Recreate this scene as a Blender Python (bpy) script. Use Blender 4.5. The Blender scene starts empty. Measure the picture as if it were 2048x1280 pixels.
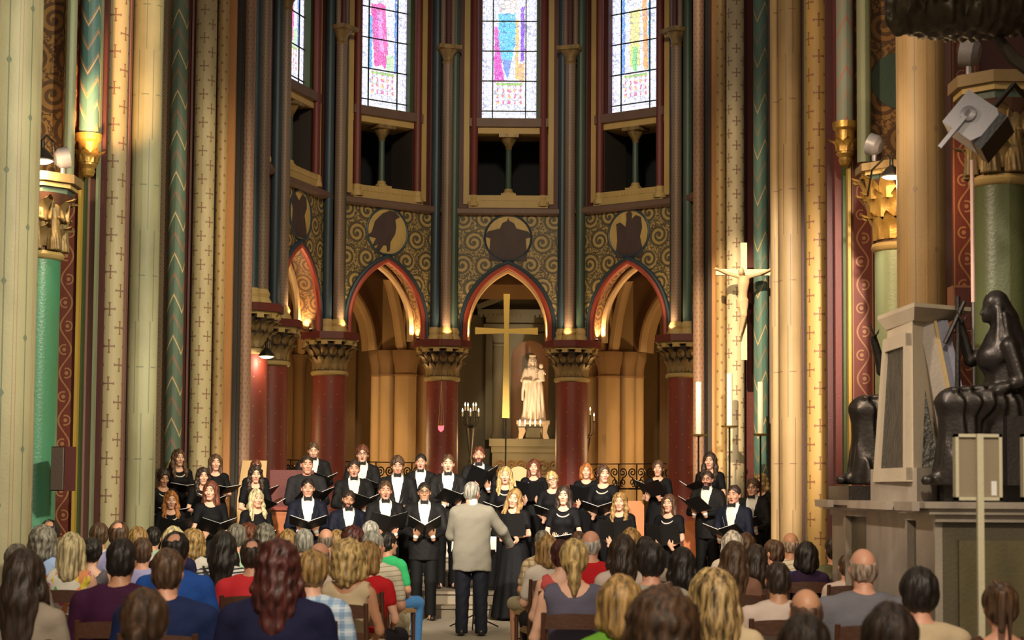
import bpy, math, random
import numpy as np
from mathutils import Vector, Matrix

random.seed(7)
rng = np.random.default_rng(7)
scene = bpy.context.scene
COL = scene.collection
PI = math.pi

# ------------------------------------------------------------------ camera
FPX, HORIZON = 3500.0, 984.0            # focal length in pixels of the 2048 px wide frame
PITCH, ROLL = math.radians(3.45), math.radians(0.40)
CAM = Vector((0.0, 0.0, 1.65))
SHIFT = (HORIZON - FPX * math.tan(PITCH) - 640.0) / 2048.0
cam_data = bpy.data.cameras.new('camera')
cam = bpy.data.objects.new('camera', cam_data)
COL.objects.link(cam)
cam_data.sensor_width = 36.0
cam_data.lens = FPX / 2048.0 * 36.0
cam_data.shift_y = SHIFT
cam_data.clip_end = 200
cam_data.dof.use_dof = True
cam_data.dof.focus_distance = 24.0
cam_data.dof.aperture_fstop = 4.0
CROT = Matrix.Rotation(PI / 2 + PITCH, 3, 'X') @ Matrix.Rotation(ROLL, 3, 'Z')
cam.matrix_world = Matrix.Translation(CAM) @ CROT.to_4x4()
scene.camera = cam


def P(px, py, d):
    """world point seen at pixel (px, py) of the photograph at distance Y = d"""
    r = CROT @ Vector(((px - 1024.0) / FPX, -(py - 640.0 - SHIFT * 2048.0) / FPX, -1.0))
    return CAM + r * (d / r.y)


def SC(d):
    return FPX / d                       # pixels per metre at distance d


# ------------------------------------------------------------------ world, lights, exposure
world = bpy.data.worlds.new('world')
scene.world = world
world.use_nodes = True
bg = world.node_tree.nodes['Background']
bg.inputs[0].default_value = (1.0, 0.84, 0.62, 1)
bg.inputs[1].default_value = 0.50
scene.view_settings.view_transform = 'Standard'
scene.view_settings.look = 'None'
scene.view_settings.gamma = 1.0
scene.view_settings.use_curve_mapping = False
scene.view_settings.exposure = 0.0


def spot(name, loc, target, watts, color, deg, blend=0.5, size=0.15):
    ld = bpy.data.lights.new(name, 'SPOT')
    ld.energy, ld.color = watts, color
    ld.spot_size, ld.spot_blend, ld.shadow_soft_size = math.radians(deg), blend, size
    o = bpy.data.objects.new(name, ld)
    COL.objects.link(o)
    o.location = loc
    o.rotation_euler = (Vector(target) - Vector(loc)).to_track_quat('-Z', 'Y').to_euler()
    return o


def point(name, loc, watts, color, size=0.05):
    ld = bpy.data.lights.new(name, 'POINT')
    ld.energy, ld.color, ld.shadow_soft_size = watts, color, size
    o = bpy.data.objects.new(name, ld)
    COL.objects.link(o)
    o.location = loc
    return o


WARM, HALO = (1.0, 0.70, 0.38), (1.0, 0.83, 0.60)
# stage projectors high in the nave aim at the choir
spot('projector_choir_a', (-3.0, 10.0, 7.5), (-1.4, 24.0, 1.3), 11000, (1.0, 0.87, 0.70), 26, 0.5, 0.25)
spot('projector_choir_b', (2.6, 10.0, 7.5), (1.5, 24.0, 1.3), 11000, (1.0, 0.87, 0.70), 26, 0.5, 0.25)
# projector on the crucifix pier
spot('projector_crucifix', (0.6, 15.5, 9.0), (3.35, 25.6, 3.6), 9500, (1.0, 0.78, 0.46), 17, 0.6, 0.1)
# nave light on the near piers
spot('projector_pier_west', (2.4, 10.5, 7.0), (-4.6, 19.0, 3.0), 3900, (1.0, 0.93, 0.68), 66, 0.9, 0.3)
spot('projector_pier_east', (-2.4, 10.5, 7.0), (4.0, 18.6, 3.2), 2300, (1.0, 0.74, 0.46), 62, 0.9, 0.3)
# added fill that brightens the second piers, from across the choir
spot('fill_choir_pier_west', (1.8, 19.0, 9.5), (-4.5, 25.6, 3.6), 2600, (1.0, 0.84, 0.52), 46, 0.9, 0.2)
spot('fill_choir_pier_east', (-1.8, 19.0, 9.5), (4.1, 25.6, 3.6), 1500, (1.0, 0.76, 0.44), 46, 0.9, 0.2)
# added fill lights for the nave seats and the monument, no real fixtures
spot('fill_nave', (0.3, 0.5, 8.5), (0.0, 13.0, 0.4), 4200, (1.0, 0.86, 0.66), 50, 0.9, 0.4)
spot('fill_monument', (-2.6, 9.8, 6.2), (3.6, 13.0, 2.3), 1900, (1.0, 0.84, 0.68), 30, 0.8, 0.2)
# soft light on the apse
spot('projector_apse', (-0.1, 20.0, 12.0), (-0.1, 35.0, 6.0), 3800, (1.0, 0.82, 0.55), 56, 0.9, 0.5)
# ------------------------------------------------------------------ procedural materials
class E:
    """a value in a shader tree; arithmetic on it adds math nodes"""
    def __init__(s, nt, v):
        s.nt, s.v = nt, v

    def op(s, o, *a):
        n = s.nt.nodes.new('ShaderNodeMath')
        n.operation = o
        for i, x in enumerate((s,) + a):
            x = x.v if isinstance(x, E) else x
            if isinstance(x, (int, float)):
                n.inputs[i].default_value = x
            else:
                s.nt.links.new(x, n.inputs[i])
        return E(s.nt, n.outputs[0])

    def __add__(s, o): return s.op('ADD', o)
    __radd__ = __add__
    def __sub__(s, o): return s.op('SUBTRACT', o)
    def __rsub__(s, o): return E(s.nt, float(o)).op('SUBTRACT', s)
    def __mul__(s, o): return s.op('MULTIPLY', o)
    __rmul__ = __mul__
    def __truediv__(s, o): return s.op('DIVIDE', o)
    def __lt__(s, o): return s.op('LESS_THAN', o)
    def __gt__(s, o): return s.op('GREATER_THAN', o)
    def __or__(s, o): return s.op('MAXIMUM', o)
    def __and__(s, o): return s.op('MINIMUM', o)
    def abs(s): return s.op('ABSOLUTE')
    def fr(s): return s.op('FRACT')
    def fl(s): return s.op('FLOOR')
    def sin(s): return s.op('SINE')
    def sq(s): return s.op('SQRT')
    def mod2(s): return (s * 0.5).fr() * 2.0
    def atan2(s, o): return s.op('ARCTAN2', o)


def setup(name, rough=0.6, metal=0.0):
    m = bpy.data.materials.new(name)
    m.use_nodes = True
    nt = m.node_tree
    b = nt.nodes['Principled BSDF']
    b.inputs['Roughness'].default_value = rough
    b.inputs['Metallic'].default_value = metal
    return m, nt, b


def uv(nt):
    t = nt.nodes.new('ShaderNodeTexCoord')
    s = nt.nodes.new('ShaderNodeSeparateXYZ')
    nt.links.new(t.outputs['UV'], s.inputs[0])
    return E(nt, s.outputs[0]), E(nt, s.outputs[1])


def rgb(c):
    return (c[0], c[1], c[2], 1.0)


def mixc(nt, f, a, b):
    n = nt.nodes.new('ShaderNodeMix')
    n.data_type = 'RGBA'
    for sock, x in ((n.inputs[0], f), (n.inputs[6], a), (n.inputs[7], b)):
        x = x.v if isinstance(x, E) else x
        if isinstance(x, tuple):
            sock.default_value = rgb(x)
        elif isinstance(x, (int, float)):
            sock.default_value = x
        else:
            nt.links.new(x, sock)
    return n.outputs[2]


def noise(nt, scale, detail=4.0, stretch=None, coord='Object'):
    t = nt.nodes.new('ShaderNodeTexCoord')
    n = nt.nodes.new('ShaderNodeTexNoise')
    n.inputs['Scale'].default_value = scale
    n.inputs['Detail'].default_value = detail
    src = t.outputs[coord]
    if stretch:
        mp = nt.nodes.new('ShaderNodeMapping')
        mp.inputs['Scale'].default_value = stretch
        nt.links.new(src, mp.inputs[0])
        src = mp.outputs[0]
    nt.links.new(src, n.inputs['Vector'])
    return E(nt, n.outputs[0])


def wear(nt, col, amt=0.35, scale=2.2, dark=(0.05, 0.035, 0.02), stretch=(1, 1, 0.35)):
    """old paint: blotches and streaks of dirt"""
    n = noise(nt, scale, 6.0, stretch)
    f = ((n - 0.42) * 3.0)
    f = (f & 1.0) | 0.0
    return mixc(nt, f * amt, col, dark)


def finish(nt, b, col, bump=0.0, bscale=40.0):
    if isinstance(col, tuple):
        b.inputs['Base Color'].default_value = rgb(col)
    else:
        nt.links.new(col, b.inputs['Base Color'])
    if bump:
        bn = nt.nodes.new('ShaderNodeBump')
        bn.inputs['Strength'].default_value = bump
        bn.inputs['Distance'].default_value = 0.02
        n = noise(nt, bscale, 5.0)
        nt.links.new(n.v, bn.inputs['Height'])
        nt.links.new(bn.outputs[0], b.inputs['Normal'])


MATS = {}


def plain(name, col, rough=0.6, metal=0.0, amt=0.3, scale=2.5, bump=0.15, bscale=40.0, dark=None):
    if name in MATS:
        return MATS[name]
    m, nt, b = setup(name, rough, metal)
    c = wear(nt, col, amt, scale, dark or tuple(x * 0.35 for x in col)) if amt else col
    finish(nt, b, c, bump, bscale)
    MATS[name] = m
    return m


def emit(name, col, strength):
    m = bpy.data.materials.new(name)
    m.use_nodes = True
    nt = m.node_tree
    nt.nodes.clear()
    e = nt.nodes.new('ShaderNodeEmission')
    o = nt.nodes.new('ShaderNodeOutputMaterial')
    e.inputs[0].default_value = rgb(col)
    e.inputs[1].default_value = strength
    nt.links.new(e.outputs[0], o.inputs[0])
    MATS[name] = m
    return m


def cross_paint(name, base, ink, pu=0.25, pv=0.42, size=0.070, amt=0.7):
    m, nt, b = setup(name, 0.55)
    u, v = uv(nt)
    row = (v * (2.0 / pv)).fl()
    uu = u / pu + row * 0.5
    x = ((uu.fr()) - 0.5) * pu
    y = (((v * (2.0 / pv)).fr()) - 0.5) * (pv / 2)
    ax, ay = x.abs(), y.abs()
    arm = ((ax < 0.0085) & (ay < size)) | ((ay < 0.0085) & (ax < size * 0.85))
    tip = (((ax - size * 0.85).abs() < 0.008) & (ay < 0.016)) | (((ay - size).abs() < 0.008) & (ax < 0.016))
    c = mixc(nt, (arm | tip) * 0.72, base, ink)
    finish(nt, b, wear(nt, c, amt, 1.1, (0.10, 0.06, 0.025)), 0.12)
    MATS[name] = m


def chevron(name, base, c1, c2, period=0.42, width=0.09, slope=1.0, freq=0.22, zig=False, amt=0.35):
    m, nt, b = setup(name, 0.55)
    u, v = uv(nt)
    tri = ((u / freq).fr() - 0.5).abs() * freq
    t = (v + tri * slope * 2.0) / period if not zig else (v + (((u / freq + 0.25).fr() - 0.5).abs() * freq) * slope * 3.0) / period
    f = t.fr()
    alt = t.fl().mod2() > 0.5
    line = (f < width / period * 0.55)
    line2 = ((f - width / period * 0.95).abs() < 0.025)
    c = mixc(nt, line, base, mixc(nt, alt, c1, c2))
    c = mixc(nt, line2 * 0.6, c, c2)
    finish(nt, b, wear(nt, c, amt, 2.0), 0.12)
    MATS[name] = m


def stepped(name, base, ink, pitch=0.17, amt=0.7):
    """pale masonry shaft with thin painted joints that jog sideways"""
    m, nt, b = setup(name, 0.55)
    u, v = uv(nt)
    q = (v / 2.1 + 0.3).fr()
    jog = (q > 0.5) * 0.5
    x = (u / pitch + jog + (v / 2.1 + 0.3).fl() * 0.3).fr()
    line = ((x - 0.5).abs() < 0.030)
    hq = ((v / 1.05 + 0.6).fr() - 0.5).abs()
    hz = (hq < 0.006) & ((u / pitch + 0.2).fr() < 0.5)
    c = mixc(nt, (line | hz) * 0.75, base, ink)
    finish(nt, b, wear(nt, c, amt, 1.5), 0.12)
    MATS[name] = m


def lozenge_lines(name, base, ink, ink2, pitch=0.22, vper=1.0, amt=0.7):
    """pale shaft with vertical painted lines beaded by lozenges"""
    m, nt, b = setup(name, 0.55)
    u, v = uv(nt)
    x = ((u / pitch).fr() - 0.5).abs() * pitch
    y = ((v / vper + (u / pitch).fl() * 0.5).fr() - 0.5).abs() * vper
    loz = (x + y * 0.6) < 0.026
    line = x < 0.006
    x2 = (((u / pitch + 0.5).fr() - 0.5).abs() * pitch - 0.016).abs() < 0.004
    c = mixc(nt, (loz | line) * 0.8, mixc(nt, x2 * 0.6, base, ink2), ink)
    finish(nt, b, wear(nt, c, amt, 1.5), 0.12)
    MATS[name] = m


def diaper(name, base, ink, p=0.10, w=0.10, dot=True, amt=0.35):
    m, nt, b = setup(name, 0.6)
    u, v = uv(nt)
    a = ((u + v) / p).fr()
    c_ = ((u - v) / p).fr()
    line = (a < w) | (c_ < w)
    if dot:
        line = line | (((a - 0.55).abs() < 0.12) & ((c_ - 0.55).abs() < 0.12))
    c = mixc(nt, line * 0.7, base, ink)
    finish(nt, b, wear(nt, c, amt, 2.0), 0.12)
    MATS[name] = m


def speckle(name, base, ink, p=0.075, r=0.22, amt=0.35, alt=None):
    m, nt, b = setup(name, 0.5)
    u, v = uv(nt)
    row = (v / p).fl()
    x = (u / p + row * 0.5).fr() - 0.5
    y = (v / p).fr() - 0.5
    d = (x * x + y * y).sq() < r
    c = mixc(nt, d * 0.7, base, ink)
    finish(nt, b, wear(nt, c, amt, 2.0), 0.1)
    MATS[name] = m


def scroll(name, base, ink, half=0.12, period=0.50, amt=0.35):
    """running vine scroll between two fillets"""
    m, nt, b = setup(name, 0.6)
    u, v = uv(nt)
    k = 2 * PI / period
    wave = ((v * k).sin() * (half * 0.50) - u).abs() < 0.009
    q = (v / (period / 2))
    side = (q.fl().mod2() > 0.5) * 2.0 - 1.0
    cy = (q.fr() - 0.5) * (period / 2)
    cx = u - side * (half * 0.12)
    r = (cx * cx + cy * cy).sq()
    spiral = ((r - half * 0.42).abs() < 0.008) & ((cx * side) > -0.02)
    eye = r < half * 0.17
    edge = ((u.abs() - half * 0.86).abs() < 0.006)
    c = mixc(nt, (wave | spiral | eye | edge) * 0.75, base, ink)
    finish(nt, b, wear(nt, c, amt, 1.8), 0.12)
    MATS[name] = m


def arabesque(name, base, ink, cell=0.46, amt=0.35):
    """gold ground covered with dark vine spirals"""
    m, nt, b = setup(name, 0.6)
    u, v = uv(nt)
    row = (v / cell).fl()
    uu = u / cell + row * 0.5
    x = (uu.fr() - 0.5) * cell
    y = ((v / cell).fr() - 0.5) * cell
    sgn = ((uu.fl() + row).mod2() > 0.5) * 2.0 - 1.0
    r = (x * x + y * y).sq()
    ang = (y * sgn).atan2(x) / (2 * PI)
    sp = ((r / (cell * 0.23) + ang).fr() < 0.46) & (r < cell * 0.49)
    eye = r < cell * 0.075
    n = noise(nt, 16.0, 3.0)
    leaf = ((n - 0.5).abs() < 0.06) & (r > cell * 0.40)
    c = mixc(nt, (sp | eye | leaf) * 0.88, base, ink)
    n2 = noise(nt, 60.0, 2.0)
    c = mixc(nt, ((n2 - 0.58) * 5.0 & 1.0) | 0.0, c, tuple(z * 0.6 for z in base))
    finish(nt, b, wear(nt, c, amt, 1.6), 0.12)
    MATS[name] = m


CREAM, INKRED = (0.54, 0.44, 0.25), (0.16, 0.028, 0.024)
cross_paint('cream_crosses', CREAM, INKRED)
cross_paint('yellow_crosses', (0.52, 0.32, 0.10), INKRED)
cross_paint('white_crosses', (0.66, 0.56, 0.38), INKRED, 0.25, 0.36, 0.062)
stepped('cream_stepped', (0.43, 0.41, 0.24), (0.14, 0.17, 0.13))
stepped('tan_stepped', (0.40, 0.27, 0.125), (0.16, 0.08, 0.05))
lozenge_lines('cream_lozenge', (0.38, 0.34, 0.20), (0.09, 0.13, 0.09), (0.28, 0.12, 0.06))
lozenge_lines('tan_lozenge', (0.40, 0.26, 0.115), (0.24, 0.16, 0.09), (0.34, 0.18, 0.07), 0.20, 1.1)
chevron('teal_chevron', (0.105, 0.165, 0.12), (0.62, 0.46, 0.24), (0.34, 0.15, 0.10), 0.30, 0.07, -1.0, 0.26)
chevron('blue_chevron', (0.07, 0.16, 0.155), (0.60, 0.36, 0.18), (0.42, 0.22, 0.12), 0.26, 0.06, 0.9, 0.24)
chevron('grey_chevron', (0.24, 0.27, 0.22), (0.42, 0.15, 0.10), (0.36, 0.22, 0.15), 0.27, 0.06, -0.9, 0.24)
chevron('teal_zigzag', (0.10, 0.20, 0.18), (0.62, 0.44, 0.22), (0.30, 0.22, 0.14), 0.34, 0.06, 0.8, 0.24, zig=True)
diaper('tan_diaper', (0.30, 0.20, 0.11), (0.09, 0.05, 0.035))
diaper('blue_diaper', (0.30, 0.24, 0.22), (0.10, 0.09, 0.14), 0.05)
speckle('tan_speckle', (0.44, 0.29, 0.12), (0.20, 0.07, 0.03), 0.13, 0.16)
speckle('pink_speckle', (0.32, 0.18, 0.115), (0.18, 0.08, 0.06), 0.07, 0.20)
speckle('rose_speckle', (0.20, 0.135, 0.095), (0.13, 0.07, 0.055), 0.06, 0.25)
speckle('red_starred', (0.20, 0.030, 0.018), (0.46, 0.24, 0.06), 0.24, 0.05, 0.45)
scroll('red_scroll', (0.15, 0.026, 0.014), (0.42, 0.21, 0.09))
arabesque('gold_arabesque', (0.36, 0.25, 0.09), (0.026, 0.026, 0.022), 0.46)
arabesque('ochre_arabesque', (0.26, 0.13, 0.035), (0.06, 0.025, 0.012), 0.40)
plain('maroon', (0.075, 0.016, 0.014), 0.6)
plain('dark_red', (0.125, 0.020, 0.015), 0.55)
plain('vermilion', (0.30, 0.045, 0.022), 0.5)
plain('orange_band', (0.50, 0.22, 0.07), 0.6)
plain('pink_band', (0.26, 0.12, 0.10), 0.6)
plain('dark_band', (0.03, 0.022, 0.018), 0.7)
plain('navy', (0.022, 0.042, 0.060), 0.5, amt=0.4)
plain('green_shaft', (0.045, 0.075, 0.055), 0.5, amt=0.4)
plain('pale_green', (0.22, 0.24, 0.14), 0.5)
plain('leaf_green', (0.05, 0.075, 0.02), 0.55)
plain('gold_line', (0.48, 0.30, 0.05), 0.45)
plain('emerald', (0.055, 0.23, 0.13), 0.35, amt=0.45, dark=(0.10, 0.13, 0.03))
plain('olive_column', (0.085, 0.10, 0.038), 0.4, amt=0.35)
plain('sage_column', (0.26, 0.30, 0.17), 0.4, amt=0.35)
plain('ochre', (0.44, 0.30, 0.11), 0.6)
plain('ochre_dark', (0.22, 0.14, 0.055), 0.6)
plain('brown_mould', (0.13, 0.075, 0.055), 0.6)
plain('gilt', (0.50, 0.29, 0.07), 0.38, 0.55, amt=0.6, scale=14.0, dark=(0.06, 0.03, 0.01))
plain('gilt_dull', (0.26, 0.17, 0.065), 0.5, 0.25, amt=0.7, scale=10.0, dark=(0.03, 0.02, 0.012))
plain('stone_warm', (0.40, 0.25, 0.11), 0.8, amt=0.45, scale=1.6, bump=0.3, bscale=12)
plain('stone_brown', (0.22, 0.12, 0.045), 0.85, amt=0.5, scale=1.2, bump=0.3, bscale=12)
plain('stone_grey', (0.19, 0.165, 0.105), 0.8, amt=0.4, scale=1.5, bump=0.3, bscale=14)
plain('unlit_black', (0.006, 0.007, 0.010), 0.9, amt=0)  # near-black colour standing in for unlit depth
plain('iron', (0.020, 0.015, 0.010), 0.45, 0.6, amt=0)
plain('floor_stone', (0.34, 0.29, 0.22), 0.55, amt=0.3, scale=0.9)
plain('step_stone', (0.20, 0.16, 0.11), 0.7, amt=0.4)
plain('marble_white', (0.50, 0.41, 0.30), 0.45, amt=0.35, scale=3.0, dark=(0.30, 0.22, 0.15))
plain('marble_veined', (0.36, 0.30, 0.24), 0.4, amt=0.6, scale=4.0, dark=(0.14, 0.11, 0.09))
plain('marble_dark', (0.10, 0.080, 0.045), 0.45, amt=0.6, scale=3.0, dark=(0.03, 0.025, 0.015))
plain('bronze', (0.045, 0.038, 0.034), 0.38, 0.7, amt=0.4, scale=8)
plain('bronze_relief', (0.11, 0.10, 0.085), 0.4, 0.5, amt=0.8, scale=22, dark=(0.02, 0.018, 0.015), bump=1.0, bscale=26)
plain('wood_dark', (0.075, 0.028, 0.013), 0.4, amt=0.4, scale=6)
plain('wood_pale', (0.62, 0.40, 0.17), 0.5, amt=0.2, scale=4)
plain('wood_orange', (0.55, 0.17, 0.05), 0.45, amt=0.15, scale=4)
plain('brass', (0.60, 0.40, 0.10), 0.3, 0.8, amt=0.2)
plain('gold_cross', (0.72, 0.46, 0.10), 0.42, 0.35, amt=0.0)
plain('white_paint', (0.72, 0.66, 0.54), 0.5, amt=0.15)
plain('wax', (0.80, 0.74, 0.58), 0.5, amt=0.0)
plain('black_plastic', (0.012, 0.011, 0.012), 0.4, amt=0)
plain('grey_metal', (0.24, 0.22, 0.23), 0.4, 0.2, amt=0.15)
emit('lamp_glow', (1.0, 0.80, 0.50), 14.0)
emit('lamp_white', (1.0, 0.93, 0.90), 16.0)
emit('flame', (1.0, 0.88, 0.62), 9.0)
emit('red_glass_lit', (1.0, 0.05, 0.06), 6.0)


# ------------------------------------------------------------------ mesh helpers
def props(o, label=None, cat=None, group=None, kind=None):
    if label: o['label'] = label
    if cat: o['category'] = cat
    if group: o['group'] = group
    if kind: o['kind'] = kind
    return o


def empty(name, loc=(0, 0, 0), label=None, cat=None, group=None, kind=None, parent=None):
    o = bpy.data.objects.new(name, None)
    COL.objects.link(o)
    o.location = loc
    o.empty_display_size = 0.1
    if parent: o.parent = parent
    return props(o, label, cat, group, kind)


def link(name, me, parent=None, mw=None):
    o = bpy.data.objects.new(name, me)
    COL.objects.link(o)
    if parent is not None:
        o.parent = parent
    if mw is not None:
        o.matrix_local = mw
    return o


def mget(m):
    return MATS[m] if isinstance(m, str) else m


class MB:
    def __init__(s):
        s.v, s.f, s.uv, s.mi = [], [], [], []

    def add(s, verts, faces, uvs=None, mi=0):
        b = len(s.v)
        s.v += [tuple(p) for p in verts]
        for i, f in enumerate(faces):
            s.f.append([b + k for k in f])
            s.mi.append(mi)
            if uvs is not None:
                s.uv.append(uvs[i])
            else:
                s.uv.append([(verts[k][0] + verts[k][1], verts[k][2]) for k in f])
        return s

    def box(s, x0, x1, y0, y1, z0, z1, mi=0, M=None):
        v = [(x, y, z) for z in (z0, z1) for y in (y0, y1) for x in (x0, x1)]
        fs = [(0, 2, 3, 1), (4, 5, 7, 6), (0, 1, 5, 4), (2, 6, 7, 3), (0, 4, 6, 2), (1, 3, 7, 5)]
        ax = [(0, 1), (0, 1), (0, 2), (0, 2), (1, 2), (1, 2)]
        uvs = [[(v[k][a], v[k][b]) for k in f] for f, (a, b) in zip(fs, ax)]
        if M is not None: v = [tuple(M @ Vector(p)) for p in v]
        return s.add(v, fs, uvs, mi)

    def lathe(s, prof, n=20, cx=0.0, cy=0.0, a0=0.0, a1=2 * PI, mi=0, cap=True, M=None, uoff=0.0):
        """profile of (r, z); u runs from the -Y side so that pattern centres face the nave"""
        full = abs(a1 - a0 - 2 * PI) < 1e-6
        rows = []
        v = []
        for r, z in prof:
            row = []
            for i in range(n + 1):
                a = a0 + (a1 - a0) * i / n
                row.append(len(v))
                v.append((cx + r * math.sin(a), cy - r * math.cos(a), z))
            rows.append(row)
        rr = max(p[0] for p in prof)
        fs, uvs = [], []
        for j in range(len(prof) - 1):
            for i in range(n):
                fs.append((rows[j][i], rows[j][i + 1], rows[j + 1][i + 1], rows[j + 1][i]))
                t0, t1 = [(a0 + (a1 - a0) * k / n) for k in (i, i + 1)]
                t0, t1 = [(((t + PI) % (2 * PI)) - PI) if k == 0 else t for k, t in ((0, t0), (1, t1))]
                t1 = t0 + (a1 - a0) / n
                uvs.append([(t0 * rr + uoff, prof[j][1]), (t1 * rr + uoff, prof[j][1]),
                            (t1 * rr + uoff, prof[j + 1][1]), (t0 * rr + uoff, prof[j + 1][1])])
        if cap and full:
            for row, rev in ((rows[0], True), (rows[-1], False)):
                f = row[:-1]
                if rev: f = f[::-1]
                fs.append(tuple(f))
                uvs.append([(0, 0)] * len(f))
        if M is not None: v = [tuple(M @ Vector(p)) for p in v]
        return s.add(v, fs, uvs, mi)

    def tube(s, pts, r, n=8, mi=0, closed=False):
        """round tube along a path; r a number or one per point"""
        pts = [Vector(p) for p in pts]
        m = len(pts)
        rs = [r] * m if isinstance(r, (int, float)) else r
        v, fs = [], []
        up = None
        for i, p in enumerate(pts):
            if closed:
                t = (pts[(i + 1) % m] - pts[i - 1]).normalized()
            else:
                t = (pts[min(i + 1, m - 1)] - pts[max(i - 1, 0)]).normalized()
            if up is None:
                up = Vector((0, 0, 1)) if abs(t.z) < 0.9 else Vector((1, 0, 0))
            a = t.cross(up)
            if a.length < 1e-5: a = t.orthogonal()
            a.normalize()
            bb = a.cross(t).normalized()
            up = bb
            for k in range(n):
                an = 2 * PI * k / n
                v.append(tuple(p + (a * math.cos(an) + bb * math.sin(an)) * rs[i]))
        L = m if closed else m - 1
        for i in range(L):
            j = (i + 1) % m
            for k in range(n):
                fs.append((i * n + k, j * n + k, j * n + (k + 1) % n, i * n + (k + 1) % n))
        if not closed:
            fs.append(tuple(range(n)))
            fs.append(tuple(range((m - 1) * n, m * n))[::-1])
        return s.add(v, fs, None, mi)

    def prism(s, poly, y0, y1, mi=0, M=None):
        """polygon in (x, z), extruded along y; front is y0"""
        n = len(poly)
        v = [(x, y0, z) for x, z in poly] + [(x, y1, z) for x, z in poly]
        fs = [tuple(range(n)), tuple(range(n, 2 * n))[::-1]]
        for i in range(n):
            j = (i + 1) % n
            fs.append((i, i + n, j + n, j))
        uvs = [[(v[k][0], v[k][2]) for k in f] for f in fs[:2]] + [[(v[k][1] + v[k][0], v[k][2]) for k in f] for f in fs[2:]]
        if M is not None: v = [tuple(M @ Vector(p)) for p in v]
        return s.add(v, fs, uvs, mi)

    def mesh(s, name, mats, angle=38.0):
        me = bpy.data.meshes.new(name)
        me.from_pydata(s.v, [], s.f)
        if not isinstance(mats, (list, tuple)): mats = [mats]
        for m in mats: me.materials.append(mget(m))
        me.polygons.foreach_set('material_index', s.mi)
        ul = me.uv_layers.new(name='UVMap')
        flat = [c for f in s.uv for p in f for c in p]
        ul.data.foreach_set('uv', flat)
        me.polygons.foreach_set('use_smooth', [True] * len(s.f))
        me.update()
        me.set_sharp_from_angle(angle=math.radians(angle))
        return me

    def build(s, name, mats, parent=None, mw=None, angle=38.0):
        return link(name, s.mesh(name, mats, angle), parent, mw)


def copy_tree(o, parent=None):
    c = o.copy()
    COL.objects.link(c)
    if parent is not None:
        c.parent = parent
        c.matrix_parent_inverse = Matrix.Identity(4)
    for ch in list(o.children):
        copy_tree(ch, c)
    return c
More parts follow.
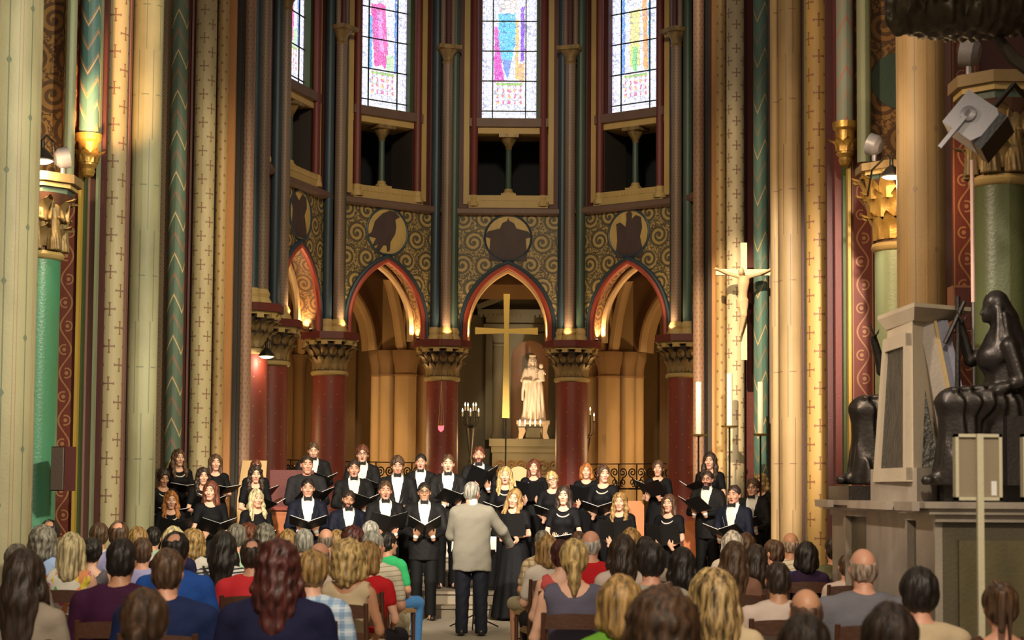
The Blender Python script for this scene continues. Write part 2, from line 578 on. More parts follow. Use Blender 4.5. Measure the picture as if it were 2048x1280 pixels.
# ------------------------------------------------------------------ figures: distance fields turned into meshes
class Field:
    """scalar field on a box grid; primitives are added with a smooth union inside their own boxes"""
    def __init__(s, lo, hi, h):
        s.ax = [np.arange(a, b + h, h, dtype=np.float32) for a, b in zip(lo, hi)]
        s.shape = tuple(len(a) for a in s.ax)
        s.f = np.full(s.shape, 0.5, np.float32)
        s.h = h

    def sub(s, lo, hi):
        sl = []
        for a, l, h_ in zip(s.ax, lo, hi):
            i0 = int(np.clip(np.searchsorted(a, l) - 1, 0, len(a)))
            i1 = int(np.clip(np.searchsorted(a, h_) + 1, 0, len(a)))
            sl.append(slice(i0, i1))
        X = s.ax[0][sl[0]][:, None, None]
        Y = s.ax[1][sl[1]][None, :, None]
        Z = s.ax[2][sl[2]][None, None, :]
        return tuple(sl), X, Y, Z

    def union(s, sl, d, k):
        a = s.f[sl]
        if a.size == 0: return
        if k <= 0:
            s.f[sl] = np.minimum(a, d)
            return
        h = np.clip(0.5 + 0.5 * (a - d) / k, 0, 1)
        s.f[sl] = a * (1 - h) + d * h - k * h * (1 - h)

    def carve(s, sl, d, k=0.0):
        a = s.f[sl]
        if a.size == 0: return
        if k <= 0:
            s.f[sl] = np.maximum(a, -d)
            return
        h = np.clip(0.5 - 0.5 * (a + d) / k, 0, 1)
        s.f[sl] = a * (1 - h) + (-d) * h + k * h * (1 - h)

    def cap(s, a, b, ra, rb, k=0.03, cut=False, flat=None):
        a, b = np.asarray(a, np.float32), np.asarray(b, np.float32)
        m = max(ra, rb) + k + 2 * s.h
        sl, X, Y, Z = s.sub(np.minimum(a, b) - m, np.maximum(a, b) + m)
        ab = b - a
        L = float(ab @ ab) + 1e-9
        t = np.clip(((X - a[0]) * ab[0] + (Y - a[1]) * ab[1] + (Z - a[2]) * ab[2]) / L, 0, 1)
        dx, dy, dz = X - a[0] - t * ab[0], Y - a[1] - t * ab[1], Z - a[2] - t * ab[2]
        if flat is not None:
            dx, dy, dz = dx / flat[0], dy / flat[1], dz / flat[2]
        d = np.sqrt(dx * dx + dy * dy + dz * dz) - (ra + (rb - ra) * t)
        (s.carve if cut else s.union)(sl, d, k)

    def ell(s, c, r, k=0.03, cut=False):
        c, r = np.asarray(c, np.float32), np.asarray(r, np.float32)
        m = k + 2 * s.h
        sl, X, Y, Z = s.sub(c - r - m, c + r + m)
        q = np.sqrt(((X - c[0]) / r[0]) ** 2 + ((Y - c[1]) / r[1]) ** 2 + ((Z - c[2]) / r[2]) ** 2)
        d = (q - 1) * float(min(r))
        (s.carve if cut else s.union)(sl, d.astype(np.float32), k)

    def stack(s, rows, k=0.03, wob=None):
        """column of ellipses: rows of (z, cx, cy, half width, half depth)"""
        R = np.array(rows, np.float32)
        z0, z1 = R[0, 0], R[-1, 0]
        m = k + 2 * s.h
        w = R[:, 3].max() + m + abs(R[:, 1]).max()
        dd = R[:, 4].max() + m + abs(R[:, 2]).max()
        sl, X, Y, Z = s.sub((-w, -dd, z0 - m), (w, dd, z1 + m))
        zz = s.ax[2][sl[2]]
        cx, cy, hw, hd = [np.interp(zz, R[:, 0], R[:, i]).astype(np.float32)[None, None, :] for i in (1, 2, 3, 4)]
        if wob:
            an = np.arctan2(Y - cy, X - cx)
            fac = 1 + wob[0] * np.sin(an * wob[1] + wob[2]) * np.clip((z1 - Z) / (z1 - z0), 0, 1)
            hw, hd = hw * fac, hd * fac
        q = np.sqrt(((X - cx) / hw) ** 2 + ((Y - cy) / hd) ** 2)
        d = (q - 1) * np.minimum(hw, hd)
        d = np.maximum(d, np.maximum(z0 - Z, Z - z1))
        s.union(sl, d.astype(np.float32), k)

    def keep(s, fn):
        """intersect with the region where fn(X, Y, Z) < 0"""
        X, Y, Z = s.ax[0][:, None, None], s.ax[1][None, :, None], s.ax[2][None, None, :]
        s.f = np.maximum(s.f, fn(X, Y, Z).astype(np.float32))

    def add(s, fn):
        X, Y, Z = s.ax[0][:, None, None], s.ax[1][None, :, None], s.ax[2][None, None, :]
        s.f = s.f + fn(X, Y, Z).astype(np.float32)

    def net(s):
        """surface nets: (vertices, quads)"""
        f = s.f
        nx, ny, nz = f.shape
        ins = f < 0
        c = (nx - 1, ny - 1, nz - 1)
        off = [(i, j, k) for i in (0, 1) for j in (0, 1) for k in (0, 1)]
        cor = {o: ins[o[0]:o[0] + c[0], o[1]:o[1] + c[1], o[2]:o[2] + c[2]] for o in off}
        anyi = np.zeros(c, bool)
        alli = np.ones(c, bool)
        for o in off:
            anyi |= cor[o]
            alli &= cor[o]
        act = anyi & ~alli
        I, J, K = np.nonzero(act)
        idx = np.full(c, -1, np.int32)
        idx[I, J, K] = np.arange(len(I))
        acc = np.zeros((len(I), 3), np.float32)
        cnt = np.zeros(len(I), np.float32)
        for o in off:
            for axis in range(3):
                if o[axis]: continue
                e = list(o)
                e[axis] = 1
                fa = f[I + o[0], J + o[1], K + o[2]]
                fb = f[I + e[0], J + e[1], K + e[2]]
                m = (fa < 0) != (fb < 0)
                t = np.where(m, fa / np.where(m, fa - fb, 1), 0)
                p = np.array(o, np.float32)[None, :].repeat(len(I), 0)
                p[:, axis] += t
                acc += p * m[:, None]
                cnt += m
        acc /= cnt[:, None]
        V = acc + np.stack([I, J, K], 1)
        V = V * s.h + np.array([a[0] for a in s.ax], np.float32)
        Q = []
        for axis in range(3):
            a1, a2 = (axis + 1) % 3, (axis + 2) % 3
            lo = [slice(None)] * 3
            hi = [slice(None)] * 3
            lo[axis], hi[axis] = slice(0, -1), slice(1, None)
            for q in (a1, a2):
                lo[q] = hi[q] = slice(1, -1)
            A, B = ins[tuple(lo)], ins[tuple(hi)]
            E0 = np.argwhere(A != B)
            if not len(E0): continue
            inside = A[A != B]
            E0[:, a1] += 1
            E0[:, a2] += 1
            def cell(d1, d2):
                p = E0.copy()
                p[:, a1] -= d1
                p[:, a2] -= d2
                return idx[p[:, 0], p[:, 1], p[:, 2]]
            q = np.stack([cell(1, 1), cell(0, 1), cell(0, 0), cell(1, 0)], 1)
            q[~inside] = q[~inside][:, ::-1]
            Q.append(q)
        return V, np.concatenate(Q) if Q else np.zeros((0, 4), np.int32)


def np_mesh(name, V, Q, mi, mats, flip=False):
    me = bpy.data.meshes.new(name)
    me.vertices.add(len(V))
    me.vertices.foreach_set('co', np.asarray(V, np.float32).ravel())
    Q = np.asarray(Q, np.int32)
    me.loops.add(Q.size)
    me.loops.foreach_set('vertex_index', Q.ravel())
    me.polygons.add(len(Q))
    me.polygons.foreach_set('loop_start', np.arange(0, Q.size, 4, dtype=np.int32))
    me.polygons.foreach_set('use_smooth', np.ones(len(Q), bool))
    for m in mats:
        me.materials.append(mget(m) if m else None)
    if mi is not None:
        me.polygons.foreach_set('material_index', np.asarray(mi, np.int32))
    me.update(calc_edges=True)
    return me



F = Field((-0.20, -0.12, -0.02), (0.20, 0.10, 0.86), 0.012)      # carved angel for the capitals
F.stack([(0.0, 0, 0, 0.10, 0.07), (0.25, 0, 0, 0.075, 0.055), (0.42, 0, 0, 0.085, 0.06), (0.54, 0, 0, 0.08, 0.05), (0.60, 0, 0, 0.03, 0.03)], 0.02, wob=(0.10, 9, 0.3))
F.ell((0, -0.01, 0.67), (0.050, 0.055, 0.065), 0.01)
F.cap((-0.08, 0, 0.52), (-0.11, -0.05, 0.38), 0.028, 0.024, 0.015)
F.cap((-0.11, -0.05, 0.38), (-0.09, -0.07, 0.60), 0.022, 0.016, 0.01)
F.cap((0.08, 0, 0.52), (0.10, -0.05, 0.38), 0.028, 0.024, 0.015)
F.cap((0.10, -0.05, 0.38), (0.0, -0.09, 0.40), 0.022, 0.018, 0.01)
F.ell((0, 0.03, 0.69), (0.10, 0.018, 0.10), 0.01)
for sx in (-1, 1):
    F.ell((sx * 0.12, 0.05, 0.42), (0.055, 0.02, 0.20), 0.015)
F.add(lambda X, Y, Z: 0.004 * np.sin(X * 120 + Z * 20) * (Z < 0.4))
V_, Q_ = F.net()
ANGEL_MESH = np_mesh('carved_figure', V_, Q_, None, ['gilt_dull'])
# ------------------------------------------------------------------ floor and steps
mb = MB()
mb.box(-14, 14, 2, 60, -0.3, 0)
props(mb.build('floor', 'floor_stone'), kind='structure')
XA, YA, RA = -0.10, 31.0, 4.2           # apse centre and radius
STEPS = [(22.95, 0.165), (23.32, 0.33), (24.45, 0.53), (25.35, 0.68)]
for i, (y, h) in enumerate(STEPS):
    mb = MB()
    x0, x1 = P(300, 1100, y).x - 0.6, P(1560, 1100, y).x + 0.6
    y1 = STEPS[i + 1][0] + 0.3 if i < 3 else 40.0
    mb.box(x0, x1, y, y1, 0 if i == 0 else STEPS[i - 1][1] - 0.01, h)
    mb.box(x0 - 0.02, x1 + 0.02, y - 0.03, y, h - 0.04, h)
    props(mb.build('floor_step', 'step_stone'), kind='structure')


def bay_frame(phi, mid_r, cx=XA, cy=YA):
    s, c = math.sin(phi), math.cos(phi)
    M = Matrix(((c, s, 0, cx + mid_r * s), (-s, c, 0, cy + mid_r * c), (0, 0, 1, 0), (0, 0, 0, 1)))
    return M


def arch_pts(hw, z0, rise, n=12, stilt=0.0):
    """pointed arch from the left springing over the apex to the right one"""
    if stilt:
        p = arch_pts(hw, z0 + stilt, rise - stilt, n)
        return [(-hw, z0)] + p + [(hw, z0)]
    c = (rise * rise - hw * hw) / (2 * hw)
    R = hw + c
    a1 = math.atan2(rise, c)
    right = [(-c + R * math.cos(a1 * i / n), z0 + R * math.sin(a1 * i / n)) for i in range(n + 1)]
    left = [(-x, z) for x, z in right]
    return left + right[::-1][1:]


def arch_wall(mb, hw, uw, z0, rise, ztop, y0, y1, mi=0, mi_soffit=1, stilt=0.0):
    pts = arch_pts(hw, z0, rise, stilt=stilt)
    n = len(pts)
    # front and back faces: strips from the curve to the top line
    for y, fl in ((y0, False), (y1, True)):
        v, fs, uvs = [], [], []
        for i, (x, z) in enumerate(pts):
            v += [(x, y, z), (x, y, ztop)]
        for i in range(n - 1):
            f = (2 * i, 2 * i + 2, 2 * i + 3, 2 * i + 1)
            fs.append(f[::-1] if fl else f)
        k = len(v)
        v += [(-uw, y, z0), (-hw, y, z0), (-hw, y, ztop), (-uw, y, ztop), (hw, y, z0), (uw, y, z0), (uw, y, ztop), (hw, y, ztop)]
        for f in ((k, k + 1, k + 2, k + 3), (k + 4, k + 5, k + 6, k + 7)):
            fs.append(f[::-1] if fl else f)
        uvs = [[(v[q][0], v[q][2]) for q in f] for f in fs]
        mb.add(v, fs, uvs, mi)
    v, fs, uvs = [], [], []
    arc = 0
    for i, (x, z) in enumerate(pts):
        v += [(x, y0, z), (x, y1, z)]
    for i in range(n - 1):
        fs.append((2 * i, 2 * i + 1, 2 * i + 3, 2 * i + 2))
        L = math.hypot(pts[i + 1][0] - pts[i][0], pts[i + 1][1] - pts[i][1])
        uvs.append([(0 - .25, arc), (y1 - y0 - .25, arc), (y1 - y0 - .25, arc + L), (-.25, arc + L)])
        arc += L
    mb.add(v, fs, uvs, mi_soffit)


ZSPR, ARISE = 4.66, 1.53
# medallion figures painted on the spandrels: outlines in (u, z) around the medallion centre
EAGLE = [(-0.40, -0.10), (-0.30, -0.02), (-0.24, 0.16), (-0.10, 0.30), (0.04, 0.36), (0.14, 0.35), (0.24, 0.27), (0.15, 0.22),
         (0.17, 0.10), (0.15, -0.02), (0.06, -0.16), (0.05, -0.30), (0.0, -0.33), (-0.02, -0.22), (-0.08, -0.23), (-0.18, -0.38),
         (-0.25, -0.36), (-0.18, -0.22), (-0.30, -0.28), (-0.22, -0.12)]
ANGEL = [(-0.06, -0.40), (-0.26, -0.38), (-0.22, -0.10), (-0.24, 0.18), (-0.16, 0.20), (-0.06, 0.12), (-0.04, 0.24), (-0.05, 0.34),
         (0.02, 0.38), (0.07, 0.33), (0.06, 0.24), (0.14, 0.30), (0.24, 0.26), (0.26, 0.08), (0.22, -0.06), (0.28, -0.30), (0.26, -0.40)]
TOWER = [(-0.32, -0.38), (-0.30, 0.0), (-0.40, 0.03), (-0.34, 0.12), (-0.14, 0.17), (-0.10, 0.26), (-0.02, 0.30), (0.0, 0.36),
         (0.02, 0.30), (0.10, 0.26), (0.14, 0.17), (0.34, 0.12), (0.40, 0.03), (0.30, 0.0), (0.32, -0.38)]
LION = [(-0.34, -0.34), (-0.28, 0.06), (-0.36, 0.22), (-0.26, 0.34), (-0.06, 0.22), (0.06, 0.34), (0.20, 0.30), (0.22, 0.14),
        (0.14, 0.02), (0.22, -0.20), (0.24, -0.34)]
plain('figure_dark', (0.055, 0.032, 0.030), 0.7, amt=0.4, scale=6)
plain('medallion_gold', (0.46, 0.32, 0.11), 0.6, amt=0.3, scale=8)


def bay(phi, figure, idx, straight=None):
    if straight:
        M = bay_frame(phi, RA)
        M[1][3] = straight
    else:
        M = bay_frame(phi, RA * math.cos(math.radians(18)))
    w = empty('wall_apse', kind='structure')
    w.matrix_world = M
    Y0 = 0.06
    mb = MB()
    arch_wall(mb, 0.90, 1.30, ZSPR, ARISE + 0.06, 7.24, Y0, Y0 + 0.50, stilt=0.26)
    mb.build('spandrel', ['gold_arabesque', 'ochre_arabesque'], w)
    # roll mouldings of the arch: red inside, dark outside, pale stone order behind
    for nm, hw, yy, r, mt in (('arch_moulding', 0.855, Y0 - 0.015, 0.055, 'vermilion'), ('arch_hood', 0.94, Y0 - 0.02, 0.045, 'navy'),
                              ('arch_rib', 0.83, Y0 + 0.42, 0.07, 'stone_warm')):
        rise = ARISE + (hw - 0.86) * 0.9
        pts = arch_pts(hw, ZSPR, rise, stilt=0.26)
        m2 = MB()
        m2.tube([(x, yy, z) for x, z in pts], r, 8)
        m2.build(nm, mt, w)
    # string course, triforium sill, lintel
    for nm, z0, z1, y0, y1, mt in (('string_course', 7.22, 7.36, -0.08, 0.5, 'brown_mould'), ('triforium_sill', 7.36, 7.62, 0.0, 0.9, 'ochre'),
                                   ('triforium_lintel', 8.90, 9.03, 0.10, 0.9, 'ochre'), ('window_sill', 9.03, 9.20, 0.02, 0.9, 'brown_mould')):
        m2 = MB()
        hw = 1.2 if nm == 'string_course' else 0.80
        if nm == 'string_course':
            m2.prism([(y0, z0 + .03), (y0 + .05, z0), (y1, z0), (y1, z1), (y0 + .03, z1), (y0, z1 - .03)], -hw, hw, M=Matrix(((0, 1, 0, 0), (1, 0, 0, 0), (0, 0, 1, 0), (0, 0, 0, 1))))
        else:
            m2.box(-hw, hw, y0, y1, z0, z1)
            if nm == 'triforium_sill':
                for k in range(15):
                    x = -0.56 + 0.08 * k
                    m2.box(x - 0.022, x + 0.022, y0 - 0.012, y0, z1 - 0.11, z1 - 0.05)
        m2.build(nm, mt, w)
    # jambs: painted strips, red shafts with bases, wall behind
    for sx in (-1, 1):
        m2 = MB()
        a, b = sorted((sx * 0.78, sx * 1.30))
        m2.box(a, b, 0.10, 0.9, 7.36, 13.5)
        m2.build('jamb', 'maroon', w)
        m2 = MB()
        a, b = sorted((sx * 0.80, sx * 0.91))
        m2.box(a, b, 0.07, 0.10, 7.45, 13.5)
        m2.build('painted_strip', 'ochre', w)
        m2 = MB()
        m2.lathe([(0.078, 7.62), (0.078, 13.5)], 14, sx * 0.70, 0.08)
        s_ = m2.build('jamb_shaft', 'dark_red', w)
        m2 = MB()
        m2.lathe([(0.13, 7.40), (0.13, 7.47), (0.10, 7.53), (0.11, 7.57), (0.085, 7.63)], 14, sx * 0.70, 0.08)
        m2.build('shaft_base', 'ochre', s_)
        m2 = MB()
        a, b = sorted((sx * 0.56, sx * 0.80))
        m2.box(a, b, 0.16, 0.95, 9.2, 13.5)
        m2.build('window_reveal', 'leaf_green' if sx > 0 else 'maroon', w)
        m2 = MB()
        a, b = sorted((sx * 0.63, sx * 0.80))
        m2.box(a, b, 0.16, 0.95, 7.6, 8.9)
        m2.build('triforium_jamb', 'dark_band', w)  # dark colour stands in for shade inside the opening
    # wall passage behind the triforium, its darkness put into the colour
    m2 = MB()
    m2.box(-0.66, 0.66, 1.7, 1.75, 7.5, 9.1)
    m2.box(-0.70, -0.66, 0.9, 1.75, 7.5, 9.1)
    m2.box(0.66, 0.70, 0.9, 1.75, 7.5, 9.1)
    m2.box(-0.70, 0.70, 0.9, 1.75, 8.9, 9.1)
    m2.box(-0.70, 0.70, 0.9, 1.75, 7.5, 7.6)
    m2.build('triforium_passage', 'unlit_black', w)
    # colonnette
    m2 = MB()
    m2.lathe([(0.065, 7.78), (0.06, 8.62)], 14, 0, 0.30)
    cs = m2.build('colonnette', 'green_shaft', w)
    m2 = MB()
    m2.box(-0.15, 0.15, 0.15, 0.45, 7.62, 7.69)
    m2.lathe([(0.12, 7.69), (0.12, 7.72), (0.085, 7.75), (0.09, 7.78), (0.065, 7.80)], 14, 0, 0.30)
    m2.build('base', 'ochre', cs)
    m2 = MB()
    m2.lathe([(0.06, 8.60), (0.075, 8.62), (0.06, 8.64), (0.085, 8.68), (0.15, 8.78), (0.175, 8.84)], 10, 0, 0.30)
    m2.box(-0.20, 0.20, 0.10, 0.50, 8.83, 8.90)
    m2.build('capital', 'gilt_dull', cs)
    # medallion
    zc = 6.76
    m2 = MB()
    n = 28
    poly = [(0.46 * math.cos(2 * PI * k / n), zc + 0.46 * math.sin(2 * PI * k / n)) for k in range(n)]
    poly = [(x, max(z, 6.30)) for x, z in poly]
    m2.prism(poly, Y0 - 0.006, Y0)
    md = m2.build('medallion', 'medallion_gold', w)
    m2 = MB()
    m2.tube([(0.47 * math.cos(2 * PI * k / n), Y0 - 0.004, max(zc + 0.47 * math.sin(2 * PI * k / n), 6.30)) for k in range(n)], 0.026, 6, closed=True)
    m2.build('medallion_ring', 'navy', md)
    m2 = MB()
    m2.prism([(x * 1.2, zc - 0.01 + z * 1.2) for x, z in figure], Y0 - 0.012, Y0 - 0.006)
    m2.build('medallion_figure', 'figure_dark', md)
    return w, M


# ------------------------------------------------------------------ stained glass
def glass_mat(name, kind):
    m = bpy.data.materials.new(name)
    m.use_nodes = True
    nt = m.node_tree
    nt.nodes.clear()
    e = nt.nodes.new('ShaderNodeEmission')
    o = nt.nodes.new('ShaderNodeOutputMaterial')
    u, v = uv(nt)                       # u across the lancet, v height in metres above the sill
    n1 = noise(nt, 26.0, 2.0, None, 'UV')
    n2 = noise(nt, 9.0, 2.0, None, 'UV')
    white = (0.95, 0.96, 1.0)
    c = mixc(nt, (n1 > 0.62) * 0.35, white, (0.55, 0.75, 1.0))
    # border beads
    bd = ((u.abs() - 0.53).abs() < 0.018) & ((v / 0.11).fr() < 0.55)
    c = mixc(nt, bd, c, (0.62, 0.55, 0.85))
    wob = (n2 - 0.5) * 0.14
    x, y = u + wob * 0.6, v + wob
    if kind == 0:       # pink ground, blue robe narrowing downwards, gold staff and violet edge
        shapes = [((x > -0.31) & ((x + (y - 0.82) * 0.13) < -0.10) & (y > 0.80) & (y < 1.95), (0.95, 0.02, 0.55)),
                  ((((x + 0.05).abs() < (y - 0.82) * 0.22) & ((x + 0.05).abs() < 0.17)) & (y < 2.22), (0.06, 0.60, 0.92)),
                  ((((x + 0.05).abs() < (y - 0.82) * 0.22) & ((x + 0.05).abs() < 0.12)) & (y < 1.25), (0.12, 0.28, 0.85)),
                  (((x - 0.155).abs() < 0.030) & (y > 0.85) & (y < 2.1), (1.0, 0.60, 0.10)),
                  (((x - 0.27).abs() < 0.040) & (y > 1.25) & (y < 2.35), (0.30, 0.04, 0.82)),
                  ((x > 0.18) & (x < 0.31) & (y > 0.82) & (y < 1.18), (1.0, 0.50, 0.15)),
                  (((x + 0.02).abs() < 0.20) & (y > 2.25), (1.0, 0.86, 0.72))]
    elif kind == 1:     # crimson robe leaning to the left, blue edges
        shapes = [(((x + 0.07 + (y - 1.5) * 0.08).abs() < 0.17) & (y > 0.90) & (y < 2.15), (0.95, 0.03, 0.40)),
                  (((x + 0.05 + (y - 1.5) * 0.08).abs() < 0.05) & (y > 1.2) & (y < 2.0), (1.0, 0.25, 0.80)),
                  (((x + 0.29).abs() < 0.035) & (y > 0.82) & (y < 1.9), (0.05, 0.40, 0.95)),
                  (((x - 0.30).abs() < 0.025) & (y > 0.82) & (y < 2.6), (0.05, 0.22, 0.85)),
                  ((x > 0.08) & (x < 0.26) & (y > 0.82) & (y < 1.15), (0.60, 0.92, 0.45))]
    else:               # gold and green figure between blue edges
        shapes = [(((x - 0.22 + (y - 1.6) * 0.03).abs() < 0.06) & (y > 0.85) & (y < 2.5), (1.0, 0.42, 0.04)),
                  (((x + 0.02).abs() < 0.12) & (y > 0.95) & (y < 2.1), (0.92, 0.80, 0.20)),
                  (((x + 0.02).abs() < 0.06) & (y > 0.85) & (y < 1.35), (0.20, 0.70, 0.12)),
                  (((x + 0.29).abs() < 0.035) & (y > 0.82) & (y < 2.5), (0.06, 0.30, 0.95)),
                  (((x - 0.31).abs() < 0.02) & (y > 0.82) & (y < 2.2), (0.06, 0.45, 0.85))]
    fold = ((n1 * 5.0 + v * 3.0).fr() < 0.86)
    for msk, cc in shapes:
        c = mixc(nt, (msk & fold) * 1.0, c, cc)
    # inscription panel with small ornaments
    pan = (v > 0.30) & (v < 0.80) & (u.abs() < 0.27)
    orn = ((((u.abs() * 9.0 + n2 * 0.8).fr() - 0.5).abs() < 0.20) & (((v * 8.0 + n1 * 0.9).fr() - 0.5).abs() < 0.34)) & pan
    n3 = noise(nt, 14.0, 1.0, None, 'UV')
    c = mixc(nt, orn * 0.85, c, mixc(nt, n3 > 0.5, (0.95, 0.06, 0.35), (1.0, 0.62, 0.08)))
    c = mixc(nt, (((v - 0.76).abs() < 0.025) & pan) * 0.9, c, (0.35, 0.65, 0.12))
    vo = nt.nodes.new('ShaderNodeTexVoronoi')
    vo.feature = 'DISTANCE_TO_EDGE'
    vo.inputs['Scale'].default_value = 11.0
    tc = nt.nodes.new('ShaderNodeTexCoord')
    nt.links.new(tc.outputs['UV'], vo.inputs['Vector'])
    vc = nt.nodes.new('ShaderNodeTexVoronoi')
    vc.inputs['Scale'].default_value = 11.0
    nt.links.new(tc.outputs['UV'], vc.inputs['Vector'])
    hs = nt.nodes.new('ShaderNodeHueSaturation')
    hs.inputs['Saturation'].default_value = 0.55
    hs.inputs['Value'].default_value = 1.5
    nt.links.new(vc.outputs['Color'], hs.inputs['Color'])
    c = mixc(nt, 0.08, c, hs.outputs[0])
    c = mixc(nt, (E(nt, vo.outputs[0]) < 0.045) * 0.55, c, (0.10, 0.12, 0.30))
    lead = (((u * 8.5).fr() < 0.05) | ((v * 7.2).fr() < 0.05)) * 0.45
    c = mixc(nt, lead, c, (0.15, 0.16, 0.35))
    nt.links.new(c, e.inputs[0])
    e.inputs[1].default_value = 1.3
    nt.links.new(e.outputs[0], o.inputs[0])
    MATS[name] = m


for k in range(3):
    glass_mat('stained_glass_%d' % k, k)


def window(M, kind, idx):
    w = empty('window_%d' % idx, kind='structure')
    w.matrix_world = M
    us = [-0.56, -0.335, 0.335, 0.56]
    zs = [9.20 + (0.20, 0.0)[0] * 0] + [9.20 + 0.20 + 0.62 * k for k in range(0, 6)]
    zs[0] = 9.19
    for i in range(3):
        for j in range(len(zs) - 1):
            m2 = MB()
            v = [(us[i] + .008, 0.30, zs[j] + .008), (us[i + 1] - .008, 0.30, zs[j] + .008), (us[i + 1] - .008, 0.30, zs[j + 1] - .008), (us[i] + .008, 0.30, zs[j + 1] - .008)]
            v += [(x, 0.31, z) for x, y, z in v]
            fs = [(0, 1, 2, 3), (7, 6, 5, 4), (0, 4, 5, 1), (1, 5, 6, 2), (2, 6, 7, 3), (3, 7, 4, 0)]
            m2.add(v, fs, [[(v[q][0], v[q][2] - 9.2) for q in f] for f in fs])
            m2.build('pane', 'stained_glass_%d' % kind, w)
    for x in us[1:3]:
        m2 = MB()
        m2.box(x - 0.011, x + 0.011, 0.28, 0.32, 9.19, 13)
        m2.build('saddle_bar', 'iron', w)
    for z in zs[1:]:
        m2 = MB()
        m2.box(-0.56, 0.56, 0.28, 0.32, z - 0.011, z + 0.011)
        m2.build('saddle_bar', 'iron', w)


ANG = [-72, -36, 0, 36, 72]
FIG = [LION, EAGLE, TOWER, ANGEL, LION]
for i, (a, fg) in enumerate(zip(ANG, FIG)):
    _, M = bay(math.radians(a), fg, i)
    window(M, {0: 0, 1: 1, 2: 2}[(0 if a == 0 else 1 if a < 0 else 2)], i + 1)
for a in (-90, 90):
    bay(math.radians(a), LION, 9, straight=29.7)


# ------------------------------------------------------------------ apse columns with their wall shafts
def leaf_mesh(name, h, w, curl, mat):
    """acanthus-like leaf standing on the bell, tip curling outwards (outward is -Y)"""
    m2 = MB()
    rows = 7
    v, fs = [], []
    for j in range(rows):
        t = j / (rows - 1)
        half = w * (0.62 + 0.38 * math.sin(PI * min(1, t * 1.15))) * (1 - 0.45 * max(0, t - 0.72) / 0.28)
        y = -0.012 - curl * max(0, t - 0.35) ** 2 * 2.2
        z = h * (t if t < 0.8 else 0.8 + 0.2 * math.sin((t - 0.8) / 0.2 * PI * 0.75))
        for k in range(5):
            q = (k - 2) / 2
            v.append((half * q, y - 0.014 * (1 - abs(q)) + 0.02 * abs(q), z - 0.12 * h * abs(q) * t))
    for j in range(rows - 1):
        for k in range(4):
            fs.append((j * 5 + k, j * 5 + k + 1, (j + 1) * 5 + k + 1, (j + 1) * 5 + k))
    off = len(v)
    v += [(x, y + 0.02, z) for x, y, z in v]
    fs += [tuple(q + off for q in f[::-1]) for f in fs]
    m2.add(v, fs)
    return m2.mesh(name, mat)


LEAF_GILT = leaf_mesh('leaf', 0.30, 0.085, 0.16, 'gilt_dull')
LEAF_SMALL = leaf_mesh('leaf', 0.22, 0.07, 0.12, 'gilt_dull')
LEAF_DULL = leaf_mesh('leaf', 0.34, 0.085, 0.16, 'gilt_dull')
LEAF_BRIGHT = leaf_mesh('leaf', 0.34, 0.085, 0.16, 'gilt')


